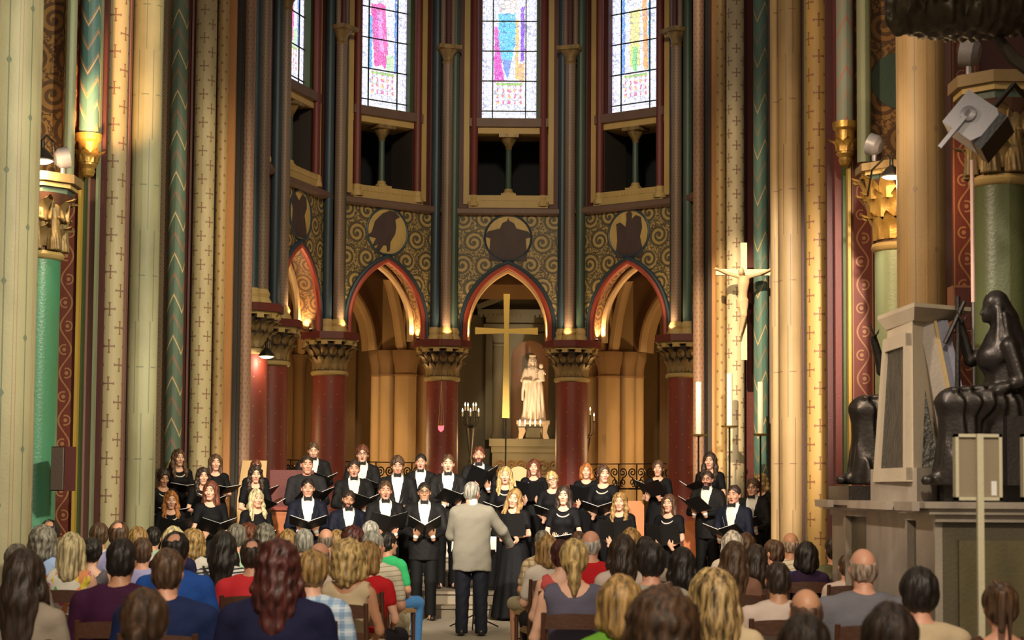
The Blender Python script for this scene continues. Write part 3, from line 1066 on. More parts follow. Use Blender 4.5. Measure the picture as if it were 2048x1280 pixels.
def apse_column(phi, label, x=None, y=None, top=13.5):
    s, c = math.sin(phi), math.cos(phi)
    x = XA + RA * s if x is None else x
    y = YA + RA * c if y is None else y
    root = empty('apse_column', (x, y, 0), label, 'column', 'red apse columns')
    root.rotation_euler = (0, 0, -phi)              # local -Y looks to the apse centre
    m2 = MB()
    m2.lathe([(0.325, 0.3), (0.325, 2.4), (0.315, 3.86)], 28)
    m2.build('shaft', 'red_starred', root)
    m2 = MB()
    m2.lathe([(0.46, 0), (0.46, 0.12), (0.38, 0.2), (0.41, 0.27), (0.33, 0.34)], 24)
    m2.build('base', 'stone_grey', root)
    m2 = MB()
    m2.lathe([(0.32, 3.84), (0.355, 3.86), (0.365, 3.89), (0.355, 3.92), (0.32, 3.94)], 24)
    m2.build('astragal', 'ochre', root)
    m2 = MB()
    m2.lathe([(0.31, 3.93), (0.32, 4.12), (0.36, 4.3), (0.44, 4.45)], 24)
    cap = m2.build('capital', plain('bell_dark', (0.05, 0.030, 0.022), 0.7), root)
    for k in range(14):
        a = 2 * PI * k / 14
        link('leaf', LEAF_GILT, cap, Matrix.Rotation(a, 4, 'Z') @ Matrix.Translation((0, -0.315, 3.95)))
        a += PI / 14
        link('leaf', LEAF_SMALL, cap, Matrix.Rotation(a, 4, 'Z') @ Matrix.Translation((0, -0.36, 4.22)) @ Matrix.Rotation(0.35, 4, 'X'))
    # blocks under the abacus
    for k in range(12):
        a = 2 * PI * k / 12
        m2 = MB()
        m2.box(-0.06, 0.06, -0.52, -0.40, 4.42, 4.50)
        m2.build('modillion', 'ochre', cap, Matrix.Rotation(a, 4, 'Z'))
    m2 = MB()
    n8 = [(0.56 * math.cos(PI / 8 + k * PI / 4) * 1.05, 0.56 * math.sin(PI / 8 + k * PI / 4) * 1.05) for k in range(8)]
    for r, z0, z1, mi in ((0.90, 4.48, 4.53, 1), (1.0, 4.53, 4.66, 0)):
        v = [(a * r, b * r, z) for z in (z0, z1) for a, b in n8]
        fs = [tuple(range(8))[::-1], tuple(range(8, 16))] + [(k, (k + 1) % 8, 8 + (k + 1) % 8, 8 + k) for k in range(8)]
        m2.add(v, fs, None, mi)
    m2.build('abacus', ['dark_red', 'ochre'], root)
    # wall shafts
    for nm, dx, dy, r, mt, zt in (('wall_shaft', 0, -0.20, 0.105, 'rose_speckle', 10.30), ('wall_shaft', -0.19, -0.08, 0.095, 'navy', 13.5),
                                  ('wall_shaft', 0.19, -0.08, 0.095, 'green_shaft', 13.5)):
        m2 = MB()
        m2.lathe([(r, 4.9), (r, zt)], 16, dx, dy)
        ws = m2.build(nm, mt, root)
        m2 = MB()
        m2.lathe([(r * 1.6, 4.66), (r * 1.6, 4.72), (r * 1.25, 4.78), (r * 1.4, 4.84), (r * 1.05, 4.92)], 16, dx, dy)
        m2.build('shaft_base', 'ochre', ws)
    m2 = MB()
    m2.lathe([(0.105, 10.25), (0.125, 10.28), (0.105, 10.31), (0.13, 10.42), (0.20, 10.52)], 12, 0, -0.20)
    m2.box(-0.23, 0.23, -0.43, 0.0, 10.52, 10.60)
    m2.build('shaft_capital', 'gilt_dull', root)
    for dx, mt in ((-0.10, 'rose_speckle'), (0, 'maroon'), (0.10, 'rose_speckle')):
        m2 = MB()
        m2.lathe([(0.055, 10.6), (0.055, 13.5)], 10, dx, -0.20 - (0.05 if dx == 0 else 0))
        m2.build('vault_rib', mt, root)
    m2 = MB()
    m2.box(-0.30, 0.30, 0.0, 0.75, 4.66, 13.5)
    m2.build('core', 'maroon', root)
    return root


apse_column(math.radians(-18), 'red column left of the gold cross, the hanging sanctuary lamp in front')
apse_column(math.radians(18), 'red column directly right of the mother-and-child statue')
apse_column(math.radians(-54), 'red column behind the tallest singers of the back row, left of the eagle bay')
apse_column(math.radians(54), 'dark red column at the right of the apse, beside the slim brown shaft')
apse_column(math.radians(-90), 'brightly lit red column at the left edge of the apse')
apse_column(math.radians(90), 'apse column mostly hidden behind the crucifix pier')
apse_column(math.radians(-90), 'apse column nearest the left pier, mostly hidden by a pink shaft', y=28.4)
apse_column(math.radians(90), 'hidden apse column nearest the right pier', y=28.4)

# ------------------------------------------------------------------ ambulatory behind the columns
R2 = 7.3
for i, a in enumerate((-90, -54, -18, 18, 54, 90)):
    ph = math.radians(a)
    s, c = math.sin(ph), math.cos(ph)
    root = empty('ambulatory_pier', (XA + R2 * s, YA + R2 * c, 0),
                 ['warm stone pier behind the apse at far left', 'shadowed stone pier behind the second red column', 'lit stone pier of engaged shafts seen left of the lamp column',
                  'lit stone pier of engaged shafts seen right of the column beside the statue', 'stone pier behind the dark right apse column', 'warm stone pier behind the apse at far right'][i],
                 'pier', 'ambulatory piers')
    root.rotation_euler = (0, 0, -ph)
    m2 = MB()
    m2.box(-0.50, 0.50, -0.1, 0.8, 0, 8)
    m2.build('core', 'stone_warm', root)
    for dx, dy, r in ((0, -0.16, 0.24), (-0.38, -0.06, 0.16), (0.38, -0.06, 0.16), (-0.56, 0.14, 0.13), (0.56, 0.14, 0.13)):
        m2 = MB()
        m2.lathe([(r * 1.4, 0), (r * 1.4, 0.4), (r, 0.5), (r, 4.15)], 16, dx, dy)
        sh = m2.build('engaged_shaft', 'stone_warm', root)
        m2 = MB()
        m2.lathe([(r, 4.12), (r * 1.12, 4.16), (r, 4.20), (r * 1.1, 4.36), (r * 1.45, 4.55), (r * 1.5, 4.68)], 14, dx, dy)
        m2.build('capital', 'stone_brown', sh)
    # transverse arch from the apse column to the pier
    m2 = MB()
    pts = arch_pts(1.22, 4.7, 1.55, 10)
    v, fs = [], []
    for x, z in pts:
        nx, nz = x / 1.3, (z - 4.2) / 2
        for dx, k in ((-0.17, 0), (0.17, 0), (0.24, 0.14), (-0.24, 0.14)):
            v.append((dx, -1.42 + x * (1 + k * 0.6), z + k * (1.2 if z > 4.8 else 0.2)))
    for j in range(len(pts) - 1):
        for k in range(4):
            fs.append((j * 4 + k, j * 4 + (k + 1) % 4, (j + 1) * 4 + (k + 1) % 4, (j + 1) * 4 + k))
    m2.add(v, fs)
    m2.build('transverse_arch', 'stone_warm', root)
    for sx in (-1, 1):
        m2 = MB()
        m2.tube([(sx * 0.12, -1.42 + x * 0.97, z - 0.03) for x, z in pts], 0.06, 8)
        m2.build('arch_roll', 'stone_warm', root)

# arches to the chapels, vault and outer wall
for a in (-72, -36, 0, 36, 72):      # diagonal ribs of the ambulatory bays
    ph = math.radians(a)
    w = empty('ceiling_ribs', kind='structure')
    w.matrix_world = bay_frame(ph, 0.0)
    e_ = math.radians(17)
    for sx in (-1, 1):
        A_, B_ = Vector((sx * 4.75 * math.sin(e_), 4.75 * math.cos(e_), 4.7)), Vector((-sx * 7.0 * math.sin(e_), 7.0 * math.cos(e_), 4.7))
        pts = [A_.lerp(B_, t) + Vector((0, 0, 2.35 * math.sin(PI * t) ** 0.7)) for t in [k / 16 for k in range(17)]]
        m2 = MB()
        m2.tube(pts, 0.12, 8)
        m2.build('diagonal_rib', 'stone_warm', w)
for a in (-72, -36, 36, 72):
    M = bay_frame(math.radians(a), R2 * math.cos(math.radians(18)))
    w = empty('wall_chapel', kind='structure')
    w.matrix_world = M
    m2 = MB()
    arch_wall(m2, 1.55, 2.3, 4.68, 1.75, 8.0, 0.1, 0.6)
    m2.build('chapel_arch', ['stone_brown', 'stone_warm'], w)
    m2 = MB()
    m2.tube([(x, 0.08, z) for x, z in arch_pts(1.50, 4.68, 1.7)], 0.10, 8)
    m2.build('arch_roll', 'stone_warm', w)
    # chapel back wall with blind lancet
    m2 = MB()
    m2.box(-2.6, 2.6, 2.6, 2.8, 0, 8)
    m2.build('chapel_wall', 'stone_brown', w)
    for x in (-1.1, 0, 1.1):
        m2 = MB()
        m2.lathe([(0.14, 0), (0.14, 4.4), (0.2, 4.7), (0.14, 4.72), (0.12, 7.5)], 12, x, 2.55)
        m2.build('wall_shaft', 'stone_brown', w)
    for sx in (-1, 1):
        m2 = MB()
        m2.tube([(sx * (1.1 - 1.1 * t), 2.5 - 2.2 * t, 4.7 + 1.9 * math.sin(t * PI / 2)) for t in [k / 8 for k in range(9)]], 0.10, 8)
        m2.build('chapel_rib', 'stone_warm', w)
m2 = MB()
prof = [(4.75 + 2.75 * k / 10, 5.9 + 1.5 * math.sin(PI * k / 10) ** 0.8) for k in range(11)]
m2.lathe(prof, 40, XA, YA, PI - math.radians(100), PI + math.radians(100), cap=False)
props(m2.build('ceiling_ambulatory', 'stone_brown'), kind='structure')
m2 = MB()
m2.lathe([(7.6, 7.2), (12, 7.4)], 30, XA, YA, PI - math.radians(100), PI + math.radians(100), cap=False)
props(m2.build('ceiling_chapels', 'stone_brown'), kind='structure')
m2 = MB()
m2.lathe([(10.4, 0), (10.4, 8)], 40, XA, YA, PI - math.radians(110), PI + math.radians(110), cap=False)
props(m2.build('wall_ambulatory', 'stone_brown'), kind='structure')
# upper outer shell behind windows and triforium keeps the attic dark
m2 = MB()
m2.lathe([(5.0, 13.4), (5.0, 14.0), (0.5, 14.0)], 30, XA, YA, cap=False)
props(m2.build('ceiling_apse', 'unlit_black'), kind='structure')

# ------------------------------------------------------------------ axial chapel: aedicule
AY = 39.4
root = empty('altar_aedicule', (0.40, AY, 0), 'grey stone altar niche with pediment behind the mother-and-child statue', 'altar')
L = lambda px, d=AY: P(px, 700, d).x - 0.40
H = lambda py, d=AY: P(1040, py, d).z
m2 = MB()
m2.box(-2.6, 1.6, 0.5, 0.7, 0, 8)
m2.build('back_wall', 'stone_grey', root)
m2 = MB()       # niche block with rounded conch
hw, zt, zb = 0.42, H(680), H(880)
m2.box(-1.0, -hw, 0.1, 0.5, zb, H(665))
m2.box(hw, 1.0, 0.1, 0.5, zb, H(665))
arc = [(-hw * math.cos(PI * k / 12), zt - hw + hw * math.sin(PI * k / 12)) for k in range(13)]
m2.prism([(-hw, H(665))] + arc + [(hw, H(665))], 0.1, 0.5)
m2.build('niche_surround', 'stone_grey', root)
m2 = MB()
m2.lathe([(hw, zb), (hw, zt - hw)] + [(hw * math.cos(k * PI / 16), zt - hw + hw * math.sin(k * PI / 16)) for k in range(1, 9)], 16, 0, 0.12, PI / 2, 3 * PI / 2, cap=False)
m2.build('niche', plain('niche_rose', (0.42, 0.24, 0.14), 0.7), root)
for x in (L(998), -L(998)):
    m2 = MB()
    m2.lathe([(0.17, zb), (0.17, zb + .1), (0.13, zb + .16), (0.135, H(700)), (0.12, H(692))], 16, x, 0.0)
    c_ = m2.build('column', 'stone_grey', root)
    m2 = MB()
    m2.lathe([(0.12, H(693)), (0.15, H(690)), (0.13, H(686)), (0.17, H(674)), (0.22, H(667))], 12, x, 0.0)
    m2.box(x - 0.22, x + 0.22, -0.22, 0.22, H(667), H(663))
    m2.build('capital', 'stone_grey', c_)
for nm, y0, y1, dep, hwid in (('architrave', 663, 650, -0.20, 1.05), ('frieze', 650, 632, -0.16, 1.0), ('cornice', 632, 622, -0.36, 1.18)):
    m2 = MB()
    m2.box(-hwid, hwid, dep, 0.5, H(y0), H(y1))
    if nm == 'cornice':
        for k in range(22):
            x = -1.1 + 2.2 * k / 21
            m2.box(x - 0.03, x + 0.03, dep - 0.0, dep + 0.1, H(637), H(632))
    m2.build(nm, 'stone_grey', root)
m2 = MB()
zc0, zc1 = H(622), H(578)
m2.prism([(-1.18, zc0), (1.18, zc0), (0, zc1)], -0.05, 0.5)
m2.build('tympanum', 'stone_grey', root)
for sx in (-1, 1):
    m2 = MB()
    q = math.atan2(zc1 - zc0, 1.18)
    M = Matrix.Translation((0, 0, zc1)) @ Matrix.Rotation(sx * q, 4, 'Y')
    a, b = sorted((0, sx * 1.28))
    m2.box(a, b, -0.36, 0.3, -0.02, 0.10, M=M)
    m2.build('raking_cornice', 'stone_grey', root)
m2 = MB()
m2.box(-2.7, -1.05, 0.05, 0.5, H(645), H(630))
m2.build('side_cornice', 'stone_grey', root)
m2 = MB()
m2.tube([(x, 0.42, z) for x, z in arch_pts(1.7, 4.75, 1.75)], 0.09, 8)
m2.build('wall_arch', 'stone_warm', root)
# altar ledge with carved panel
m2 = MB()
m2.box(L(980, 38.4), 0.85, -1.35, 0.2, H(893, 38.2), H(878, 38.2))
m2.box(L(984, 38.4), 0.80, -1.25, 0.2, H(905, 38.2), H(893, 38.2))
m2.build('altar_ledge', 'stone_grey', root)
m2 = MB()
m2.box(L(986, 38.4), 0.80, -1.18, 0.2, 0.6, H(905, 38.2))
m2.build('altar_front', 'stone_grey', root)
z_ = (H(915, 38.2) + H(950, 38.2)) / 2
for k in range(6):
    x = L(1003, 38.4) + 0.23 * k
    m2 = MB()
    pts = [(x + (0.03 + 0.012 * q * 0.6) * math.cos(q * 0.7 + k * PI), -1.20, z_ + (0.04 + 0.013 * q * 0.6) * math.sin(q * 0.7)) for q in range(18)]
    m2.tube(pts, 0.022, 6)
    m2.build('carved_scroll', 'stone_brown', root)
# ------------------------------------------------------------------ iron scroll grilles between the columns
def scroll_pts(cx, cz, r0, turns, flip, n=22):
    return [(cx + flip * (r0 * (1 - 0.85 * t)) * math.cos(2 * PI * turns * t - PI / 2), 0, cz + (r0 * (1 - 0.85 * t)) * math.sin(2 * PI * turns * t - PI / 2)) for t in [k / n for k in range(n + 1)]]


GR = MB()
for fl in (-1, 1):
    GR.tube(scroll_pts(fl * 0.10, 0.30, 0.10, 1.6, fl), 0.014, 5)
    GR.tube([(fl * 0.02, 0, 0.0), (fl * 0.10, 0, 0.20)], 0.014, 5)
    GR.tube(scroll_pts(fl * 0.10, 0.10, 0.08, 1.4, -fl), 0.012, 5)
GR.tube([(-0.2, 0, -0.02), (0.2, 0, -0.02)], 0.018, 5)
GR.tube([(0, 0, -1.0), (0, 0, 0.46)], 0.014, 5)
GRM = GR.mesh('scroll_unit', 'iron')
for i, a in enumerate((-72, -36, 36, 72)):
    M = bay_frame(math.radians(a), 4.6 * math.cos(math.radians(18)))
    g = empty('iron_grille', (0, 0, 0), ['iron scroll grille between the lit red column and the next one', 'iron scroll grille left of the lamp column', 'iron scroll grille right of the column beside the statue',
                                       'iron scroll grille at the right end of the apse'][i], 'grille', 'apse grilles')
    g.matrix_world = M
    g.location.z = 1.75
    m2 = MB()
    m2.box(-1.1, 1.1, -0.03, 0.03, -1.75, -0.9)
    m2.build('lower_panel', 'iron', g)
    m2 = MB()
    m2.box(-1.1, 1.1, -0.02, 0.02, 0.46, 0.48)
    m2.build('rail', 'iron', g)
    for k in range(5):
        link('scroll_bar', GRM, g, Matrix.Translation((-0.84 + 0.42 * k, 0, 0)))


# ------------------------------------------------------------------ painted piers at the entrance of the choir
def pier(name, px, d, label, shafts, core, core_mat='dark_band', top=14.0, py=640):
    bx = P(px, py, d)
    root = empty(name, (bx.x, d, 0), label, 'pier')
    for row in shafts:
        x0, x1, dd, mt = row[:4]
        kind = row[4] if len(row) > 4 else 'round'
        z0 = row[5] if len(row) > 5 else 0.0
        a, b = P(x0, py, dd).x - bx.x, P(x1, py, dd).x - bx.x
        m2 = MB()
        if kind == 'round':
            r = (b - a) / 2
            a, b = P(x0, py, dd + r).x - bx.x, P(x1, py, dd + r).x - bx.x
            m2.lathe([(r, z0), (r, top)], 24, (a + b) / 2, dd - d + r)
            m2.build('shaft', mt, root)
        else:
            m2.box(a, b, dd - d, dd - d + 0.10, z0, top)
            for q in range(len(m2.uv)):
                m2.uv[q] = [(u_ - (a + b) / 2, v_) for u_, v_ in m2.uv[q]]
            m2.build('painted_strip', mt, root)
    if core:
        a, b = P(core[0], py, core[2]).x - bx.x, P(core[1], py, core[2]).x - bx.x
        m2 = MB()
        m2.box(a, b, core[2] - d, core[2] - d + core[3], 0, top)
        m2.build('core', core_mat, root)
    return root


pier('choir_pier', 285, 20.0, 'cream pier of painted shafts at left, singers emerging from behind it',
     [(256, 316, 19.9, 'cream_stepped'), (250, 262, 20.2, 'emerald'), (202, 246, 19.6, 'cream_crosses'), (191, 203, 19.9, 'maroon', 'flat'),
      (246, 251, 19.85, 'pink_band', 'flat')], (195, 292, 20.15, 0.3))
pier('choir_pier', 400, 25.8, 'left choir pier with teal chevron shaft and cream crosses, behind the women singers',
     [(316, 335, 25.55, 'tan_diaper', 'flat'), (333, 367, 25.3, 'teal_chevron'), (367, 383, 25.6, 'dark_red', 'flat'), (374, 378, 25.55, 'pink_band', 'flat'), (382, 424, 25.4, 'cream_crosses'),
      (426, 449, 25.7, 'tan_speckle'), (449, 463, 25.95, 'orange_band', 'flat'), (463, 480, 26.2, 'dark_band', 'flat'), (477, 503, 26.3, 'pink_speckle')],
     (312, 474, 26.1, 0.5))
pier('choir_pier', 1440, 25.8, 'right choir pier with white crosses and teal zigzag shaft behind the crucifix',
     [(1386, 1409, 26.3, 'pink_speckle'), (1409, 1424, 26.5, 'dark_band', 'flat'), (1424, 1434, 26.0, 'orange_band', 'flat'), (1431, 1453, 25.7, 'tan_speckle'),
      (1453, 1489, 25.4, 'white_crosses'), (1489, 1508, 25.7, 'dark_red', 'flat'), (1507, 1536, 25.3, 'teal_zigzag'), (1534, 1550, 25.5, 'blue_diaper', 'flat')],
     (1416, 1560, 26.1, 0.5))
pier('choir_pier', 1590, 20.0, 'tan pier of painted shafts at right, next to the crucifix pier',
     [(1541, 1562, 20.1, 'tan_stepped'), (1558, 1604, 19.9, 'tan_stepped'), (1600, 1613, 20.0, 'maroon', 'flat'), (1610, 1614, 19.95, 'pale_green', 'flat'),
      (1613, 1658, 19.6, 'yellow_crosses'), (1656, 1682, 19.95, 'maroon', 'flat')], (1572, 1680, 20.15, 0.3))

# ------------------------------------------------------------------ nave arcades at both sides
def corbel(root, lx, ly, z0, z1, r, mt='gilt'):
    h = z1 - z0
    m2 = MB()
    m2.lathe([(0.01, z0), (r * 0.45, z0 + 0.04 * h), (r * 0.62, z0 + 0.14 * h), (r * 0.55, z0 + 0.2 * h), (r * 0.8, z0 + 0.28 * h), (r * 0.78, z0 + 0.34 * h), (r * 0.86, z0 + 0.8 * h),
              (r * 1.1, z0 + 0.86 * h), (r * 1.12, z1), (r * 0.6, z1)], 18, lx, ly)
    c = m2.build('corbel', mt, root)
    for k in range(8):
        a = 2 * PI * k / 8
        link('leaf', LEAF_BRIGHT, c, Matrix.Translation((lx, ly, z0 + 0.33 * h)) @ Matrix.Rotation(a, 4, 'Z') @ Matrix.Translation((0, -r * 0.78, 0)) @ Matrix.Diagonal((0.8, 0.5, 0.9 * h, 1)))


def nave_column(px0, px1, d, label, mat, neck_py, cap_py, ab_py, figures=False, capmat='gilt'):
    a, b = P(px0, 640, d), P(px1, 640, d)
    r = (b.x - a.x) / 2
    a, b = P(px0, 640, d + r), P(px1, 640, d + r)
    zc = lambda py: P((px0 + px1) / 2, py, d).z
    zn, zk, zt = zc(neck_py), zc(cap_py), zc(ab_py)
    root = empty('nave_column', ((a.x + b.x) / 2, d + r, 0), label, 'column')
    m2 = MB()
    m2.lathe([(r * 1.35, 0), (r * 1.35, 0.2), (r * 1.1, 0.3), (r, 0.4), (r, zn)], 28)
    m2.build('shaft', mat, root)
    m2 = MB()
    m2.lathe([(r, zn - 0.01), (r * 1.12, zn + 0.01), (r * 1.16, zn + 0.04), (r * 1.1, zn + 0.07), (r, zn + 0.08)], 24)
    m2.build('astragal', 'ochre', root)
    m2 = MB()
    m2.lathe([(r * 0.95, zn + 0.07), (r * 1.0, zn + 0.3), (r * 1.25, zk - 0.1), (r * 1.5, zk)], 24)
    cap = m2.build('capital', plain('bell_brown', (0.085, 0.035, 0.02), 0.6), root)
    h = zk - zn
    if figures:
        for k in range(8):
            ang = 2 * PI * k / 8 - 0.62
            link('carved_figure', ANGEL_MESH, cap, Matrix.Rotation(ang, 4, 'Z') @ Matrix.Translation((0, -r * 1.10, zn + 0.08)) @ Matrix.Scale(h / 0.80, 4))
            for q, (zz, sc_) in enumerate(((0.06, 0.8), (0.45, 0.9))):
                link('leaf', LEAF_DULL, cap, Matrix.Rotation(ang + PI / 8, 4, 'Z') @ Matrix.Translation((0, -r * (1.0 + 0.15 * q), zn + 0.08 + h * zz)) @ Matrix.Diagonal((1.1, 0.9, h * 1.3 * sc_, 1)))
    else:
        for tier, (zz, cnt, sc_) in enumerate(((0.05, 12, 1.0), (0.36, 12, 1.0), (0.62, 12, 0.9))):
            for k in range(cnt):
                ang = 2 * PI * (k + 0.5 * (tier % 2)) / cnt
                link('leaf', LEAF_BRIGHT, cap, Matrix.Rotation(ang, 4, 'Z') @ Matrix.Translation((0, -r * (1.0 + 0.22 * tier), zn + 0.07 + h * zz)) @ Matrix.Diagonal((1.0, 0.8, h * 1.2 * sc_, 1)))
    m2 = MB()
    R_ = r * 1.75
    oct_ = [(R_ * math.cos(PI / 8 + k * PI / 4), R_ * math.sin(PI / 8 + k * PI / 4)) for k in range(8)]
    hh = zt - zk
    for rr, q0, q1, mi in ((0.86, 0, 0.3, 1), (0.95, 0.3, 0.55, 2), (1.06, 0.55, 1.0, 0)):
        v = [(x * rr, y * rr, zk + hh * q) for q in (q0, q1) for x, y in oct_]
        fs = [tuple(range(8))[::-1], tuple(range(8, 16))] + [(k, (k + 1) % 8, 8 + (k + 1) % 8, 8 + k) for k in range(8)]
        m2.add(v, fs, None, mi)
    m2.build('abacus', ['ochre_dark', 'green_shaft', 'ochre'], root)
    return root


nave_column(22, 118, 17.2, 'emerald green column at left with gilded figure capital', 'emerald', 514, 385, 347, True)
nave_column(1750, 1842, 17.2, 'pale green column with gilded leaf capital behind the tan column', 'sage_column', 497, 358, 325)
nave_column(1948, 2062, 13.6, 'olive green column with figure capital at the right edge behind the veiled statue', 'olive_column', 365, 200, 148, True)

# left nave wall responds
r_ = pier('nave_respond', 20, 15.5, 'pale pier with beaded vertical lines at the left edge of the picture',
          [(-70, 72, 15.5, 'cream_lozenge')], (-140, -30, 16.0, 0.6), 'dark_red')
r_ = pier('nave_respond', 150, 18.6, 'left wall respond with red vine scroll and blue chevron shaft on a gilded corbel',
          [(112, 153, 18.5, 'red_scroll', 'flat'), (151, 157, 18.45, 'gold_line', 'flat'), (157, 166, 18.6, 'leaf_green', 'flat'), (165, 188, 18.7, 'pink_band', 'flat'), (186, 191, 18.6, 'pale_green', 'flat'),
           (188, 204, 18.9, 'maroon', 'flat')], (60, 178, 18.95, 0.4), 'maroon')
bx = P(150, 640, 18.6)
cl = P(172, 300, 18.3)
m2 = MB()
m2.lathe([(0.105, P(172, 268, 18.3).z), (0.105, 14)], 20, cl.x - bx.x, 18.3 - 18.6 + 0.1)
m2.build('shaft', 'blue_chevron', r_)
corbel(r_, cl.x - bx.x, 18.3 - 18.6 + 0.1, P(172, 352, 18.3).z, P(172, 265, 18.3).z, 0.125)
m2 = MB()
m2.lathe([(0.06, P(140, 350, 18).z), (0.06, 14)], 12, P(140, 200, 18.1).x - bx.x, -0.5)
m2.build('arch_roll', 'pale_green', r_)
m2 = MB()
m2.box(P(74, 200, 18.2).x - bx.x, P(122, 200, 18.2).x - bx.x, -0.35, 0.2, P(90, 345, 18.2).z, 14)
m2.build('painted_arch', 'ochre_arabesque', r_)

r_ = pier('nave_respond', 1720, 18.6, 'right wall respond with red vine scroll and grey chevron shaft on a gilded corbel',
          [(1704, 1748, 18.5, 'red_scroll', 'flat'), (1697, 1703, 18.45, 'gold_line', 'flat'), (1687, 1698, 18.6, 'leaf_green', 'flat'), (1671, 1688, 18.7, 'dark_red', 'flat'),
           (1655, 1674, 18.9, 'maroon', 'flat')], (1702, 1800, 18.95, 0.4), 'maroon')
bx = P(1720, 640, 18.6)
cl = P(1694, 280, 18.3)
m2 = MB()
m2.lathe([(0.092, P(1694, 245, 18.3).z), (0.092, 14)], 20, cl.x - bx.x, -0.2)
m2.build('shaft', 'grey_chevron', r_)
corbel(r_, cl.x - bx.x, -0.2, P(1694, 330, 18.3).z, P(1694, 241, 18.3).z, 0.12)
m2 = MB()
m2.lathe([(0.075, P(1728, 322, 18).z), (0.075, 14)], 12, P(1728, 200, 18.1).x - bx.x, -0.5)
m2.build('arch_roll', 'pale_green', r_)
m2 = MB()
m2.box(P(1744, 200, 18.2).x - bx.x, P(1830, 200, 18.2).x - bx.x, -0.35, 0.2, P(1760, 330, 18.2).z, 14)
m2.build('painted_arch', 'ochre_arabesque', r_)
m2 = MB()
q = P(1800, 160, 18.2)
m2.lathe([(0.30, 0), (0.30, 0.02)], 28, 0, 0, M=Matrix.Translation((q.x - bx.x, -0.36, q.z)) @ Matrix.Rotation(PI / 2, 4, 'X'))
m2.build('painted_medallion', 'green_shaft', r_)
r_ = pier('nave_respond', 1842, 15.6, 'round tan pier with faint vertical lines behind the monument',
          [(1795, 1892, 15.6, 'tan_lozenge'), (1888, 1906, 15.9, 'pink_band', 'flat')], None)
r_ = pier('nave_respond', 1930, 16.4, 'dark red wall strip with vine scroll behind the olive column',
          [(1902, 1962, 16.4, 'red_scroll', 'flat')], (1895, 2200, 16.6, 0.6), 'maroon')

# aisle walls close the view behind the arcades
m2 = MB()
m2.box(-9.0, -8.8, 2, 34, 0, 14)
props(m2.build('wall_left', 'stone_brown'), kind='structure')
m2 = MB()
m2.box(8.8, 9.0, 2, 34, 0, 14)
props(m2.build('wall_right', 'stone_brown'), kind='structure')
for sx, nm in ((-1, 'wall_transept_left'), (1, 'wall_transept_right')):
    m2 = MB()
    a, b = sorted((sx * 4.9, sx * 9.0))
    m2.box(a, b, 27.2, 27.6, 0, 14)
    props(m2.build(nm, 'maroon'), kind='structure')
# skin, cloth and hair
def cloth(name, col, rough=0.8, sheen=0.0):
    if name in MATS: return MATS[name]
    m, nt, b = setup(name, rough)
    n = noise(nt, 7.0, 3.0)
    c = mixc(nt, n * 0.45, col, tuple(x * 0.62 for x in col))
    finish(nt, b, c, 0.25, 18.0)
    b.inputs['Specular IOR Level'].default_value = 0.18
    MATS[name] = m
    return m


def hairmat(name, col, tip=None):
    if name in MATS: return MATS[name]
    m, nt, b = setup(name, 0.5)
    n = noise(nt, 46.0, 4.0, (1.0, 1.0, 0.10))
    c = mixc(nt, (((n - 0.38) * 4.5) & 1.0) | 0.0, tuple(x * 0.30 for x in col), tip or tuple(x * 1.12 for x in col))
    nt.links.new(c, b.inputs['Base Color'])
    bn = nt.nodes.new('ShaderNodeBump')
    bn.inputs['Strength'].default_value = 1.0
    bn.inputs['Distance'].default_value = 0.01
    nt.links.new(n.v, bn.inputs['Height'])
    nt.links.new(bn.outputs[0], b.inputs['Normal'])
    MATS[name] = m
    return m


def skin(name, col):
    m, nt, b = setup(name, 0.5)
    n = noise(nt, 12.0, 3.0)
    c = mixc(nt, n * 0.3, col, (col[0] * 0.9, col[1] * 0.62, col[2] * 0.55))
    nt.links.new(c, b.inputs['Base Color'])
    MATS[name] = m


skin('skin_fair', (0.74, 0.44, 0.31))
skin('skin_rosy', (0.66, 0.34, 0.23))
skin('skin_tan', (0.50, 0.26, 0.15))
skin('skin_brown', (0.34, 0.17, 0.095))
plain('lips', (0.46, 0.17, 0.13), 0.4, amt=0)
plain('mouth_dark', (0.06, 0.012, 0.010), 0.6, amt=0)
plain('eye_white', (0.42, 0.36, 0.31), 0.3, amt=0)
plain('eye_dark', (0.03, 0.018, 0.012), 0.2, amt=0)
HAIR = dict(black=(0.016, 0.011, 0.009), dark=(0.040, 0.022, 0.014), brown=(0.105, 0.052, 0.026), auburn=(0.150, 0.042, 0.018), ginger=(0.42, 0.15, 0.035),
            blond=(0.56, 0.38, 0.15), pale=(0.66, 0.54, 0.30), gold=(0.36, 0.21, 0.07), grey=(0.20, 0.175, 0.14), white=(0.66, 0.62, 0.56), silver=(0.36, 0.34, 0.29), wine=(0.075, 0.014, 0.012))
for k_, v_ in HAIR.items(): hairmat('hair_' + k_, v_)
hairmat('hair_stubble', (0.46, 0.33, 0.25))
hairmat('hair_fringe', (0.30, 0.22, 0.165))
hairmat('hair_darkfringe', (0.13, 0.062, 0.038))
hairmat('hair_highlit', (0.14, 0.075, 0.03), (0.46, 0.30, 0.12))


